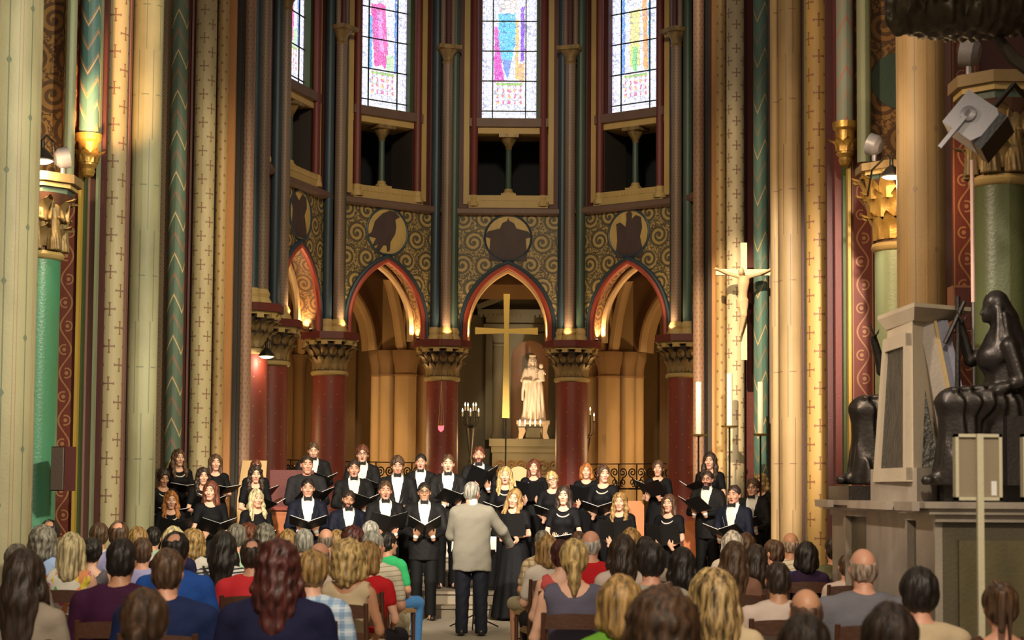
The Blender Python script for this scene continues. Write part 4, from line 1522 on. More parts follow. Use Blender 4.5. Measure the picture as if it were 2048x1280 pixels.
# ---- head, built once per kind; front is -Y, origin at the middle of the head
def head_template(male, open_, h, beard=False):
    F = Field((-0.11, -0.15, -0.24), (0.11, 0.13, 0.15), h)
    F.ell((0, 0.012, 0.032), (0.074, 0.094, 0.090), 0.0)
    j = 0.062 if male else 0.056
    F.ell((0, -0.022, -0.040), (j, 0.070, 0.080), 0.035)
    F.cap((-0.018, -0.072, -0.098), (0.018, -0.072, -0.098), 0.019 if male else 0.015, 0.019 if male else 0.015, 0.025)
    F.cap((0, 0.022, -0.06), (0, 0.040, -0.24), 0.056 if male else 0.047, 0.060 if male else 0.050, 0.02)
    F.cap((-0.034, -0.083, 0.030), (0.034, -0.083, 0.030), 0.010, 0.010, 0.012)
    for sx in (-1, 1):
        F.ell((sx * 0.031, -0.104, 0.010), (0.019, 0.020, 0.013), 0.008, cut=True)
        F.ell((sx * 0.042, -0.070, -0.022), (0.022, 0.020, 0.020), 0.015)
        F.ell((sx * 0.031, -0.079, 0.010), (0.0125, 0.0125, 0.0115), 0.0)
        F.ell((sx * 0.077, 0.014, -0.004), (0.010, 0.021, 0.033), 0.006)
    F.cap((0, -0.090, 0.018), (0, -0.108, -0.028), 0.008, 0.012, 0.010)
    F.cap((-0.012, -0.098, -0.030), (0.012, -0.098, -0.030), 0.009, 0.009, 0.006)
    F.cap((-0.020, -0.083, -0.056), (0.020, -0.083, -0.056), 0.009, 0.009, 0.008)
    F.cap((-0.016, -0.083, -0.070 - 0.008 * open_), (0.016, -0.083, -0.070 - 0.008 * open_), 0.009, 0.009, 0.008)
    if open_:
        F.ell((0, -0.097, -0.066), (0.016, 0.020, 0.010), 0.004, cut=True)
    V, Q = F.net()
    C = V[Q].mean(1)
    x, y, z = np.abs(C[:, 0]), C[:, 1], C[:, 2]
    mi = np.zeros(len(Q), int)
    front = y < -0.055
    if beard:
        mi[(z < -0.045) & (z > -0.125) & (y < 0.0) & ~((x < 0.022) & (z > -0.080) & (z < -0.048))] = 4
        mi[(z < -0.040) & (z > -0.052) & (x < 0.03) & front] = 4
    mi[front & (x < 0.022) & (z < -0.053) & (z > -0.076 - 0.006 * open_) & (y < -0.082)] = 1
    if open_:
        mi[front & (x < 0.015) & (np.abs(z + 0.066) < 0.009) & (y < -0.06)] = 5
    e = ((x - 0.031) / 0.0135) ** 2 + ((z - 0.010) / 0.0062) ** 2 < 1
    mi[front & e] = 2
    mi[front & (((x - 0.031) / 0.0072) ** 2 + ((z - 0.010) / 0.0068) ** 2 < 1)] = 3
    mi[front & (x > 0.012) & (x < 0.050) & (np.abs(z - 0.033 + 0.10 * np.maximum(x - 0.036, 0)) < 0.0042)] = 4
    return V, Q, mi


HEADS = {}
for male in (0, 1):
    for op_ in (0, 1):
        HEADS[(male, op_, 0)] = head_template(male, op_, 0.0066)
HEADS[(1, 0, 1)] = head_template(1, 0, 0.0066, True)
HEADS[(1, 1, 1)] = head_template(1, 1, 0.0066, True)
BACKHEAD = {m_: head_template(m_, 0, 0.0115) for m_ in (0, 1)}


# ---- hand: wrist at the origin, fingers along -Z, palm facing +Y, thumb on the +X side
def hand_template(curl, h):
    F = Field((-0.09, -0.06, -0.22), (0.10, 0.10, 0.06), h)
    F.cap((0, 0, 0.05), (0, 0, -0.01), 0.027, 0.026, 0.01, flat=(1.1, 0.85, 1))
    F.ell((0, 0.002, -0.052), (0.043, 0.017, 0.052), 0.015)
    for i, (x, L) in enumerate(((-0.033, 0.060), (-0.011, 0.074), (0.011, 0.078), (0.032, 0.070))):
        p = np.array((x, 0.0, -0.092))
        a = 0.15
        q = np.array((x * 1.12, 0, 0))
        for s_, r in ((0.45, 0.0092), (0.32, 0.0082), (0.23, 0.0072)):
            d = np.array((0.10 * x / 0.033, math.sin(a), -math.cos(a)))
            n_ = p + d * L * s_
            F.cap(p, n_, r, r * 0.93, 0.004)
            p = n_
            a += curl
    F.cap((0.030, 0.004, -0.020), (0.058, 0.014, -0.056), 0.014, 0.011, 0.010)
    F.cap((0.058, 0.014, -0.056), (0.064, 0.034, -0.090), 0.0105, 0.0085, 0.004)
    return F.net()


HAND = {'grip': hand_template(0.55, 0.0068), 'open': hand_template(0.18, 0.0068), 'rest': hand_template(0.35, 0.0115)}


# ---- hair styles, in head space
def hair_template(style, h=0.010, seed=0):
    F = Field((-0.22, -0.17, -0.46), (0.22, 0.26, 0.22), h)
    R = np.random.default_rng(seed)
    grow = dict(short=0.0, crop=-0.004, tousled=0.012, wavy=0.012, curly=0.020, puffy=0.030).get(style, 0.006)
    rz = 0.101 + grow
    if style == 'ring':
        F.ell((0, 0.013, 0.032), (0.0785, 0.0985, 0.094), 0.0)
    else:
        F.ell((0, 0.014, 0.034), (0.084 + grow, 0.104 + grow, rz), 0.0)
    if style in ('short', 'crop', 'tousled'):
        F.ell((0, 0.045, -0.020), (0.077 + grow * .6, 0.068, 0.070), 0.02)
        F.keep(lambda X, Y, Z: -0.085 - Z + 0 * X + 0.4 * np.maximum(0.02 - Y, 0))
    elif style == 'ring':
        F.ell((0, 0.040, -0.010), (0.0765, 0.073, 0.075), 0.02)
        F.keep(lambda X, Y, Z: np.maximum(Z - 0.052 + 0.25 * (Y - 0.03), -0.085 - Z) + 0 * X)
    elif style == 'crown':      # short hair with a bald spot at the crown
        F.ell((0, 0.045, -0.020), (0.079, 0.070, 0.070), 0.02)
        F.ell((0, 0.075, 0.125), (0.052, 0.060, 0.060), 0.01, cut=True)
        F.keep(lambda X, Y, Z: -0.080 - Z + 0 * X + 0.4 * np.maximum(0.02 - Y, 0))
    elif style in ('long', 'wavy', 'verylong'):
        L = dict(long=-0.30, wavy=-0.28, verylong=-0.38)[style]
        for sx in (-1, 1):
            F.cap((sx * 0.070, -0.005, 0.04), (sx * 0.088, 0.002, -0.09), 0.030, 0.034, 0.03)
            F.cap((sx * 0.088, 0.002, -0.09), (sx * 0.092, -0.075, -0.20), 0.036, 0.028, 0.03)
            F.cap((sx * 0.092, -0.075, -0.20), (sx * 0.088, -0.095, L), 0.028, 0.016, 0.03)
        F.cap((0, 0.06, 0.0), (0, 0.095, -0.12), 0.085, 0.075, 0.03)
        F.cap((0, 0.095, -0.12), (0, 0.11, L), 0.078, 0.050, 0.04, flat=(1.35, 0.7, 1))
    elif style in ('bob', 'curly', 'puffy', 'longbob'):
        L = -0.19 if style == 'longbob' else -0.12
        for sx in (-1, 1):
            F.cap((sx * 0.066, 0.005, 0.04), (sx * 0.080, 0.012, L + 0.03), 0.034 + grow, 0.036 + grow, 0.03)
        F.cap((0, 0.055, 0.01), (0, 0.075, L + 0.02), 0.084 + grow, 0.076 + grow * .6, 0.03)
    elif style in ('pony', 'updo', 'bun'):
        F.ell((0, 0.050, -0.020), (0.074, 0.064, 0.060), 0.02)
        F.keep(lambda X, Y, Z: -0.075 - Z + 0 * X + 0.3 * np.maximum(0.02 - Y, 0))
    # keep the face free
    if style == 'puffy' or style == 'wavy' or style == 'curly':
        ph = R.random(6) * 6.28
        F.add(lambda X, Y, Z: 0.006 * np.sin(X * 95 + ph[0]) * np.sin(Y * 90 + ph[1] + Z * 40) + 0.006 * np.sin(Z * 85 + ph[2] + X * 50) * np.sin(X * 60 + ph[3]))
    else:
        F.add(lambda X, Y, Z: 0.0035 * np.sin(np.arctan2(X, Y + 0.02) * 17 + Z * 22) + 0.002 * np.sin(Z * 70 + X * 90))
    if style in ('short', 'crop', 'tousled', 'crown'):
        F.keep(lambda X, Y, Z: -np.maximum(np.maximum(Y + 0.020, Z - 0.078 + 0.9 * np.abs(X)), -0.2 - Z))
        F.keep(lambda X, Y, Z: -np.maximum(np.maximum(Y - 0.004, Z + 0.005), -0.2 - Z) + 0 * X)
    elif style == 'ring':
        F.keep(lambda X, Y, Z: -(Y - 0.0) + 0 * X + 0 * Z)
    else:
        F.ell((0.004, -0.105, -0.035), (0.060, 0.110, 0.108), 0.012, cut=True)
        F.cap((0, -0.10, -0.10), (0, -0.14, -0.45), 0.055, 0.062, 0.01, cut=True)
    if style == 'pony':
        F.cap((0, 0.105, -0.010), (0, 0.135, -0.030), 0.026, 0.030, 0.01)
        F.cap((0, 0.135, -0.03), (0, 0.130, -0.10), 0.034, 0.040, 0.015)
        F.cap((0, 0.130, -0.10), (0, 0.120, -0.20), 0.040, 0.015, 0.015)
    elif style == 'bun':
        F.ell((0, 0.118, 0.035), (0.045, 0.040, 0.042), 0.01)
    elif style == 'updo':
        F.ell((0.01, 0.10, 0.085), (0.050, 0.045, 0.040), 0.02)
        F.cap((0.02, 0.125, 0.08), (0.03, 0.14, -0.10), 0.028, 0.018, 0.01)
        F.cap((-0.02, 0.12, 0.06), (-0.015, 0.13, -0.16), 0.020, 0.008, 0.01)
        F.cap((0.03, 0.11, 0.12), (0.06, 0.10, 0.15), 0.016, 0.006, 0.01)
    return F.net()


HAIRS = {}


def hair_mesh(style):
    if style not in HAIRS:
        V, Q = hair_template(style)
        HAIRS[style] = np_mesh('hair', V, Q, None, [None])
    return HAIRS[style]


def rot_to(d, up):
    """rotation whose -Z goes along d and +Y towards up"""
    z = -Vector(d).normalized()
    y = Vector(up) - z * Vector(up).dot(z)
    y.normalize()
    x = y.cross(z)
    return Matrix((x, y, z)).transposed()


def np_xf(V, R, t, s=1.0):
    return (V * s) @ np.array(R, np.float32).T + np.array(t, np.float32)


MESHES = {}


def cached(key, fn):
    if key not in MESHES:
        MESHES[key] = fn()
    return MESHES[key]


def shoe_mesh(sx, y0, y1, h):
    F = Field((-0.20, y1 - 0.08, -0.01), (0.20, y0 + 0.08, 0.13), h)
    F.cap((sx * 0.10, y0, 0.045), (sx * 0.112, y1, 0.030), 0.043, 0.034, 0.01)
    F.keep(lambda X, Y, Z: 0.004 - Z + 0 * X + 0 * Y)
    V, Q = F.net()
    return np_mesh('shoe', V, Q, None, ['shoe_black'])


SH_M, SH_F = 0.178, 0.158
TORSO_M = [(0.86, 0, 0.005, 0.150, 0.105), (0.96, 0, 0.01, 0.160, 0.110), (1.08, 0, 0.0, 0.145, 0.100), (1.22, 0, 0.0, 0.160, 0.112), (1.34, 0, 0.005, 0.172, 0.115), (1.43, 0, 0.012, 0.150, 0.092), (1.485, 0, 0.02, 0.090, 0.068)]
TORSO_F = [(0.86, 0, 0.005, 0.158, 0.110), (0.96, 0, 0.01, 0.165, 0.112), (1.09, 0, 0.0, 0.122, 0.090), (1.22, 0, -0.004, 0.138, 0.105), (1.31, 0, -0.006, 0.148, 0.112), (1.41, 0, 0.008, 0.132, 0.084), (1.475, 0, 0.02, 0.078, 0.060)]


def add_torso(F, male, off=0.0, k=0.03, z0=None, z1=None, dz=0.0, wide=1.0):
    rows = [(z + dz, cx, cy, (w + off) * wide, d * (0.55 + 0.45 * wide) + off) for z, cx, cy, w, d in (TORSO_M if male else TORSO_F)]
    if z0 is not None:
        rows = [r for r in rows if r[0] > z0]
        rows = [(z0,) + rows[0][1:]] + rows
    F.stack(rows, k)
    sh = SH_M if male else SH_F
    for sx in (-1, 1):
        F.cap((sx * sh * 0.25 * wide, 0.018, 1.440 + dz), (sx * sh * 0.88 * wide, 0.012, 1.405 + dz), 0.052 + off, 0.054 + off, 0.03)
    if not male:
        for sx in (-1, 1):
            F.ell((sx * 0.066, -0.088, 1.275 + dz), (0.058 + off, 0.052 + off, 0.056 + off), 0.03)


def joints_arm(F, S, El, W, r, off, k=0.025, t1=1.0, t2=1.0):
    """upper arm to fraction t1, forearm to fraction t2"""
    S, El, W = (np.array(p, float) for p in (S, El, W))
    e1 = S + (El - S) * t1
    F.cap(S, e1, r * 1.15 + off, (r * 1.15 + (r * 0.92 - r * 1.15) * t1) + off, k)
    if t1 >= 1.0 and t2 > 0:
        w1 = El + (W - El) * t2
        F.cap(El, w1, r * 0.92 + off, r * (0.92 - 0.30 * t2) + off, k)


def assemble(parts):
    """join (V, Q, mi) pieces into one body mesh"""
    Vs, Qs, Ms, b = [], [], [], 0
    for V, Q, mi in parts:
        Vs.append(V)
        Qs.append(Q + b)
        Ms.append(mi)
        b += len(V)
    return np.concatenate(Vs), np.concatenate(Qs), np.concatenate(Ms)


def smallmesh(name, fn, mat):
    m2 = MB()
    fn(m2)
    return m2.mesh(name, mat)


BOWTIE = smallmesh('bow_tie', lambda m: (m.prism([(0, 0.012), (0.048, 0.026), (0.052, 0.0), (0.048, -0.026), (0, -0.012), (-0.048, -0.026), (-0.052, 0), (-0.048, 0.026)], -0.012, 0.008),
                                         m.box(-0.012, 0.012, -0.018, 0.01, -0.015, 0.015)), plain('bow_black', (0.004, 0.004, 0.0045), 0.8, amt=0))
PEARLS = MB()
for k_ in range(34):
    a_ = 2 * PI * k_ / 34
    f_ = (1 + math.cos(a_)) / 2
    c_ = (0.088 * math.sin(a_), 0.085 - 0.215 * f_ ** 0.75, -0.125 * f_)
    PEARLS.lathe([(0.001, c_[2] - 0.011), (0.011, c_[2]), (0.001, c_[2] + 0.011)], 6, c_[0], c_[1], cap=False)
PEARLS = PEARLS.mesh('pearl_necklace', plain('pearl', (0.85, 0.78, 0.68), 0.25, amt=0), 80)
GLASSES = MB()
for sx in (-1, 1):
    GLASSES.tube([(sx * 0.032 + 0.023 * math.cos(2 * PI * k / 12), -0.104, 0.008 + 0.017 * math.sin(2 * PI * k / 12)) for k in range(12)], 0.0028, 5, closed=True)
    GLASSES.tube([(sx * 0.055, -0.103, 0.012), (sx * 0.078, -0.05, 0.012), (sx * 0.080, 0.01, 0.010)], 0.0025, 5)
GLASSES.tube([(-0.010, -0.106, 0.012), (0.010, -0.106, 0.012)], 0.0025, 5)
GLASSES = GLASSES.mesh('glasses', 'black_plastic')

cloth('tux', (0.0095, 0.009, 0.0095), 0.7)
cloth('tux_navy', (0.007, 0.009, 0.021), 0.7)
cloth('charcoal', (0.020, 0.019, 0.022), 0.75)
cloth('dress_black', (0.004, 0.004, 0.0055), 0.75)
cloth('shirt_white', (0.80, 0.78, 0.74), 0.7)
cloth('trouser_black', (0.006, 0.006, 0.0065), 0.75)
plain('shoe_black', (0.012, 0.010, 0.009), 0.3, amt=0)
plain('folder_black', (0.005, 0.005, 0.006), 0.5, amt=0)
plain('paper', (0.78, 0.76, 0.74), 0.7, amt=0)

# folder: spine along +Z from the origin, pages facing +Y, covers opening to both sides
def folder_mesh(open_deg):
    a = math.radians(open_deg / 2)
    cov, pag = MB(), MB()
    for sx in (-1, 1):
        # cover swings from the spine; direction in XY
        d = Vector((sx * math.sin(a), math.cos(a), 0))
        n = Vector((-sx * math.cos(a), math.sin(a), 0))       # towards the reader
        def q(u, w, z): return tuple(d * u + n * w + Vector((0, 0, z)))
        for mbx, u0, u1, w0, w1, z0, z1 in ((cov, 0, 0.245, 0.0, 0.005, 0, 0.315), (pag, 0.006, 0.232, 0.0055, 0.012, 0.008, 0.307)):
            v = [q(u, w, z) for z in (z0, z1) for w in (w0, w1) for u in (u0, u1)]
            fs = [(0, 2, 3, 1), (4, 5, 7, 6), (0, 1, 5, 4), (2, 6, 7, 3), (0, 4, 6, 2), (1, 3, 7, 5)]
            if sx > 0: fs = [f[::-1] for f in fs]
            mbx.add(v, fs)
    cov.box(-0.012, 0.012, -0.006, 0.002, 0, 0.315)
    return cov.mesh('cover', 'folder_black'), pag.mesh('pages', 'paper')


FOLDERS = {d_: folder_mesh(d_) for d_ in (115, 140, 160)}


def place_head(root, body_parts, male, hair, haircol, hz, hy, yaw, pitch, tilt, face, glasses=False):
    """adds the head to the body pieces and parents the hair; angles in degrees"""
    R = Matrix.Rotation(math.radians(yaw), 3, 'Z') @ Matrix.Rotation(math.radians(tilt), 3, 'Y') @ Matrix.Rotation(math.radians(pitch), 3, 'X')
    T = (0, hy, hz)
    V, Q, mi = face
    # the lower neck keeps its place while the head turns
    w = np.clip((V[:, 2] + 0.19) / 0.08, 0, 1)[:, None]
    Vr = np_xf(V, R, T)
    V0 = V + np.array(T, np.float32)
    body_parts.append((Vr * w + V0 * (1 - w), Q, mi))
    M = Matrix.Translation(T) @ R.to_4x4()
    if hair:
        o = link('hair', hair_mesh(hair), root, M)
        o.material_slots[0].link = 'OBJECT'
        o.material_slots[0].material = MATS['hair_' + haircol]
    if glasses:
        link('glasses', GLASSES, root, M)
    return M


def add_hand(parts, W, d, palm, kind, left=False, s=1.0):
    V, Q = HAND[kind]
    R = rot_to(d, palm)
    if left:
        V = V * np.array((-1, 1, 1), np.float32)
        Q = Q[:, ::-1]
    parts.append((np_xf(V, R, W, s), Q, np.zeros(len(Q), int)))


def singer(px, top, d, male, hair, col, yaw=0, skn='fair', label='', fold=None, suit='tux', open_=0, beard=0, glasses=False, pearls=True, pitch=0, tilt=0, wide=1.0, head_yaw=None, bow=True, feet=0.0):
    """stands at distance d with the top of the head at pixel (px, top)"""
    pt = P(px, top, d)
    Hh = min(max(pt.z - feet, 1.50), 1.93)
    k = Hh / 1.742
    root = empty('person', (pt.x, d, pt.z - Hh), label, 'person', 'choir singers')
    root.rotation_euler = (0, 0, math.radians(yaw))
    root.scale = (k, k, k)
    sh = (SH_M if male else SH_F) * wide
    fy, fz, ftilt, fyaw, fopen = fold or (-0.27, 1.10, 50, 0, 140)
    # arms reach the folder
    ca, sa = math.cos(math.radians(fyaw)), math.sin(math.radians(fyaw))
    Ws, Es, Ss = [], [], []
    for sx in (-1, 1):
        lx, ly = sx * 0.10, fy + 0.045
        W = (lx * ca - 0.0 * sa + 0.10 * sa, ly + lx * sa * 0.6, fz - 0.015)
        Ws.append(W)
        Ss.append((sx * sh, 0.012, 1.395))
        Es.append((sx * (sh + 0.055), -0.055, 1.145))
    r = 0.043 if male else 0.036
    # body
    parts = []
    F = Field((-0.34, -0.42, 0.0), (0.34, 0.24, 1.60), 0.024)
    add_torso(F, male, -0.006, wide=wide)
    F.cap((0, 0.022, 1.44), (0, 0.02, 1.54), 0.052 if male else 0.044, 0.05 if male else 0.043, 0.04)
    for sx, S, El, W in zip((-1, 1), Ss, Es, Ws):
        joints_arm(F, S, El, W, r, 0)
        F.cap((sx * 0.085, 0.0, 0.90), (sx * 0.085, -0.01, 0.49), 0.082, 0.056, 0.03)
        F.cap((sx * 0.085, -0.01, 0.49), (sx * 0.085, 0.02, 0.08), 0.054, 0.036, 0.02)
        F.cap((sx * 0.085, 0.02, 0.05), (sx * 0.095, -0.13, 0.035), 0.036, 0.028, 0.02)
    V, Q = F.net()
    parts.append((V, Q, np.zeros(len(Q), int)))
    hy_ = -(yaw) * 0.0 if head_yaw is None else head_yaw - yaw
    face = HEADS[(int(male), int(open_), int(beard))]
    M = place_head(root, parts, male, hair, col, 1.622, -0.005, hy_, pitch, tilt, face, glasses)
    for sx, W in zip((-1, 1), Ws):
        add_hand(parts, W, (-sx * 0.30, -0.45, 0.75), (0, 0.75, 0.5), 'grip', left=sx > 0, s=0.95 if male else 0.86)
    V, Q, mi = assemble(parts)
    link('body', np_mesh('body', V, Q, mi, ['skin_' + skn, 'lips', 'eye_white', 'eye_dark', 'hair_' + col, 'mouth_dark']), root)
    # clothes
    if male:
        F = Field((-0.36, -0.40, 0.70), (0.36, 0.26, 1.56), 0.0165)
        add_torso(F, True, 0.018, z0=0.76, wide=wide)
        for S, El, W in zip(Ss, Es, Ws):
            joints_arm(F, S, El, W, r, 0.016, t2=0.86)
        F.add(lambda X, Y, Z: 0.003 * np.sin(X * 60 + Z * 35) * np.sin(Z * 50))
        if suit != 'shirt':
            F.keep(lambda X, Y, Z: -np.maximum(np.maximum(np.abs(X) - np.clip((Z - 1.05) * 0.20, 0, 0.075), Y + 0.01), 1.02 - Z))
            F.ell((0, -0.02, 1.52), (0.075, 0.10, 0.065), 0.01, cut=True)
        else:
            F.ell((0, -0.03, 1.53), (0.060, 0.09, 0.055), 0.01, cut=True)
        V, Q = F.net()
        C = V[Q].mean(1)
        link('jacket' if suit != 'shirt' else 'shirt', np_mesh('jacket', V, Q, None, ['charcoal' if suit == 'shirt' else suit]), root)
        if suit != 'shirt':
            def shirt():
                F = Field((-0.20, -0.20, 0.98), (0.20, 0.16, 1.56), 0.0165)
                add_torso(F, True, 0.007, z0=1.0, wide=wide)
                F.cap((0, 0.022, 1.44), (0, 0.012, 1.515), 0.064, 0.062, 0.02)
                F.ell((0, -0.055, 1.57), (0.05, 0.06, 0.05), 0.008, cut=True)
                V, Q = F.net()
                return np_mesh('shirt', V, Q, None, ['shirt_white'])
            link('shirt', cached(('shirt', wide), shirt), root)
            # lapels
            m2 = MB()
            for sx in (-1, 1):
                p = [(sx * 0.012, 1.06), (sx * 0.020, 1.10), (sx * 0.080, 1.455), (sx * 0.118, 1.40), (sx * 0.120, 1.34), (sx * 0.065, 1.16)]
                if sx < 0: p = p[::-1]
                v0 = [(x, -0.150 + 0.55 * max(0, z - 1.33) ** 1 + 0.35 * abs(x) ** 1 - (0.0 if z > 1.1 else -0.012), z) for x, z in p]
                n_ = len(p)
                v1 = [(x, y + 0.018, z) for x, y, z in v0]
                m2.add(v0 + v1, [tuple(range(n_)), tuple(range(n_, 2 * n_))[::-1]] + [(q, q + n_, (q + 1) % n_ + n_, (q + 1) % n_) for q in range(n_)])
            m2.build('lapels', plain('satin', (0.016, 0.015, 0.016), 0.45, amt=0), root)
            if bow:
                link('bow_tie', BOWTIE, root, Matrix.Translation((0, -0.082, 1.505)))
            for S, El, W in zip(Ss, Es, Ws):
                F = Field((-0.36, -0.42, 0.95), (0.36, 0.1, 1.35), 0.014)
                El, W = np.array(El), np.array(W)
                F.cap(El + (W - El) * 0.80, El + (W - El) * 0.97, r * 0.68 + 0.012, r * 0.62 + 0.011, 0)
                V, Q = F.net()
                link('cuff', np_mesh('cuff', V, Q, None, ['shirt_white']), root)
        def trousers():
            F = Field((-0.26, -0.20, 0.03), (0.26, 0.20, 1.08), 0.021)
            F.stack([(0.84, 0, 0.005, 0.165 * wide, 0.118), (1.05, 0, 0.005, 0.158 * wide, 0.116)], 0.02)
            for sx in (-1, 1):
                F.cap((sx * 0.088, 0.0, 0.90), (sx * 0.090, -0.01, 0.49), 0.095, 0.076, 0.02)
                F.cap((sx * 0.090, -0.01, 0.49), (sx * 0.090, 0.01, 0.05), 0.076, 0.070, 0.02)
            F.keep(lambda X, Y, Z: 0.035 - Z + 0 * X + 0 * Y)
            V, Q = F.net()
            return np_mesh('trousers', V, Q, None, ['trouser_black'])
        link('trousers', cached(('trousers', wide), trousers), root)
    else:
        F = Field((-0.36, -0.36, 0.02), (0.36, 0.36, 1.54), 0.021)
        add_torso(F, False, 0.014, wide=wide)
        F.stack([(0.03, 0, 0.01, 0.30, 0.27), (0.5, 0, 0.01, 0.245, 0.20), (0.9, 0, 0.01, 0.19, 0.138), (1.08, 0, 0, 0.140 * wide, 0.105)], 0.03, wob=(0.07, 11, px * 0.37))
        for S, El, W in zip(Ss, Es, Ws):
            joints_arm(F, S, El, W, r, 0.013, t1=0.62)
        F.ell((0, -0.055, 1.510), (0.098, 0.105, 0.095), 0.008, cut=True)
        F.keep(lambda X, Y, Z: Z - 1.475 - 0.0 * X + 0 * Y)
        V, Q = F.net()
        link('dress', np_mesh('dress', V, Q, None, ['dress_black']), root)
        if pearls:
            link('pearl_necklace', PEARLS, root, Matrix.Translation((0, 0.002, 1.472)) @ Matrix.Scale(0.98, 4))
    for sx in (-1, 1):
        link('shoe', cached(('shoe', sx), lambda: shoe_mesh(sx, 0.035, -0.13, 0.013)), root)
    # the folder is a thing of its own, resting on the hands
    if fold is not False:
        fo = empty('music_folder', (0, 0, 0), 'black music folder of the ' + label, 'folder', 'choir music folders')
        fo.matrix_world = (Matrix.Translation(root.location) @ Matrix.Rotation(math.radians(yaw), 4, 'Z') @ Matrix.Scale(k, 4) @ Matrix.Translation((0.10 * sa, fy, fz))
                           @ Matrix.Rotation(math.radians(fyaw), 4, 'Z') @ Matrix.Rotation(math.radians(90 - ftilt), 4, 'X'))
        c_, p_ = FOLDERS[fopen]
        link('cover', c_, fo)
        link('pages', p_, fo)
    return root
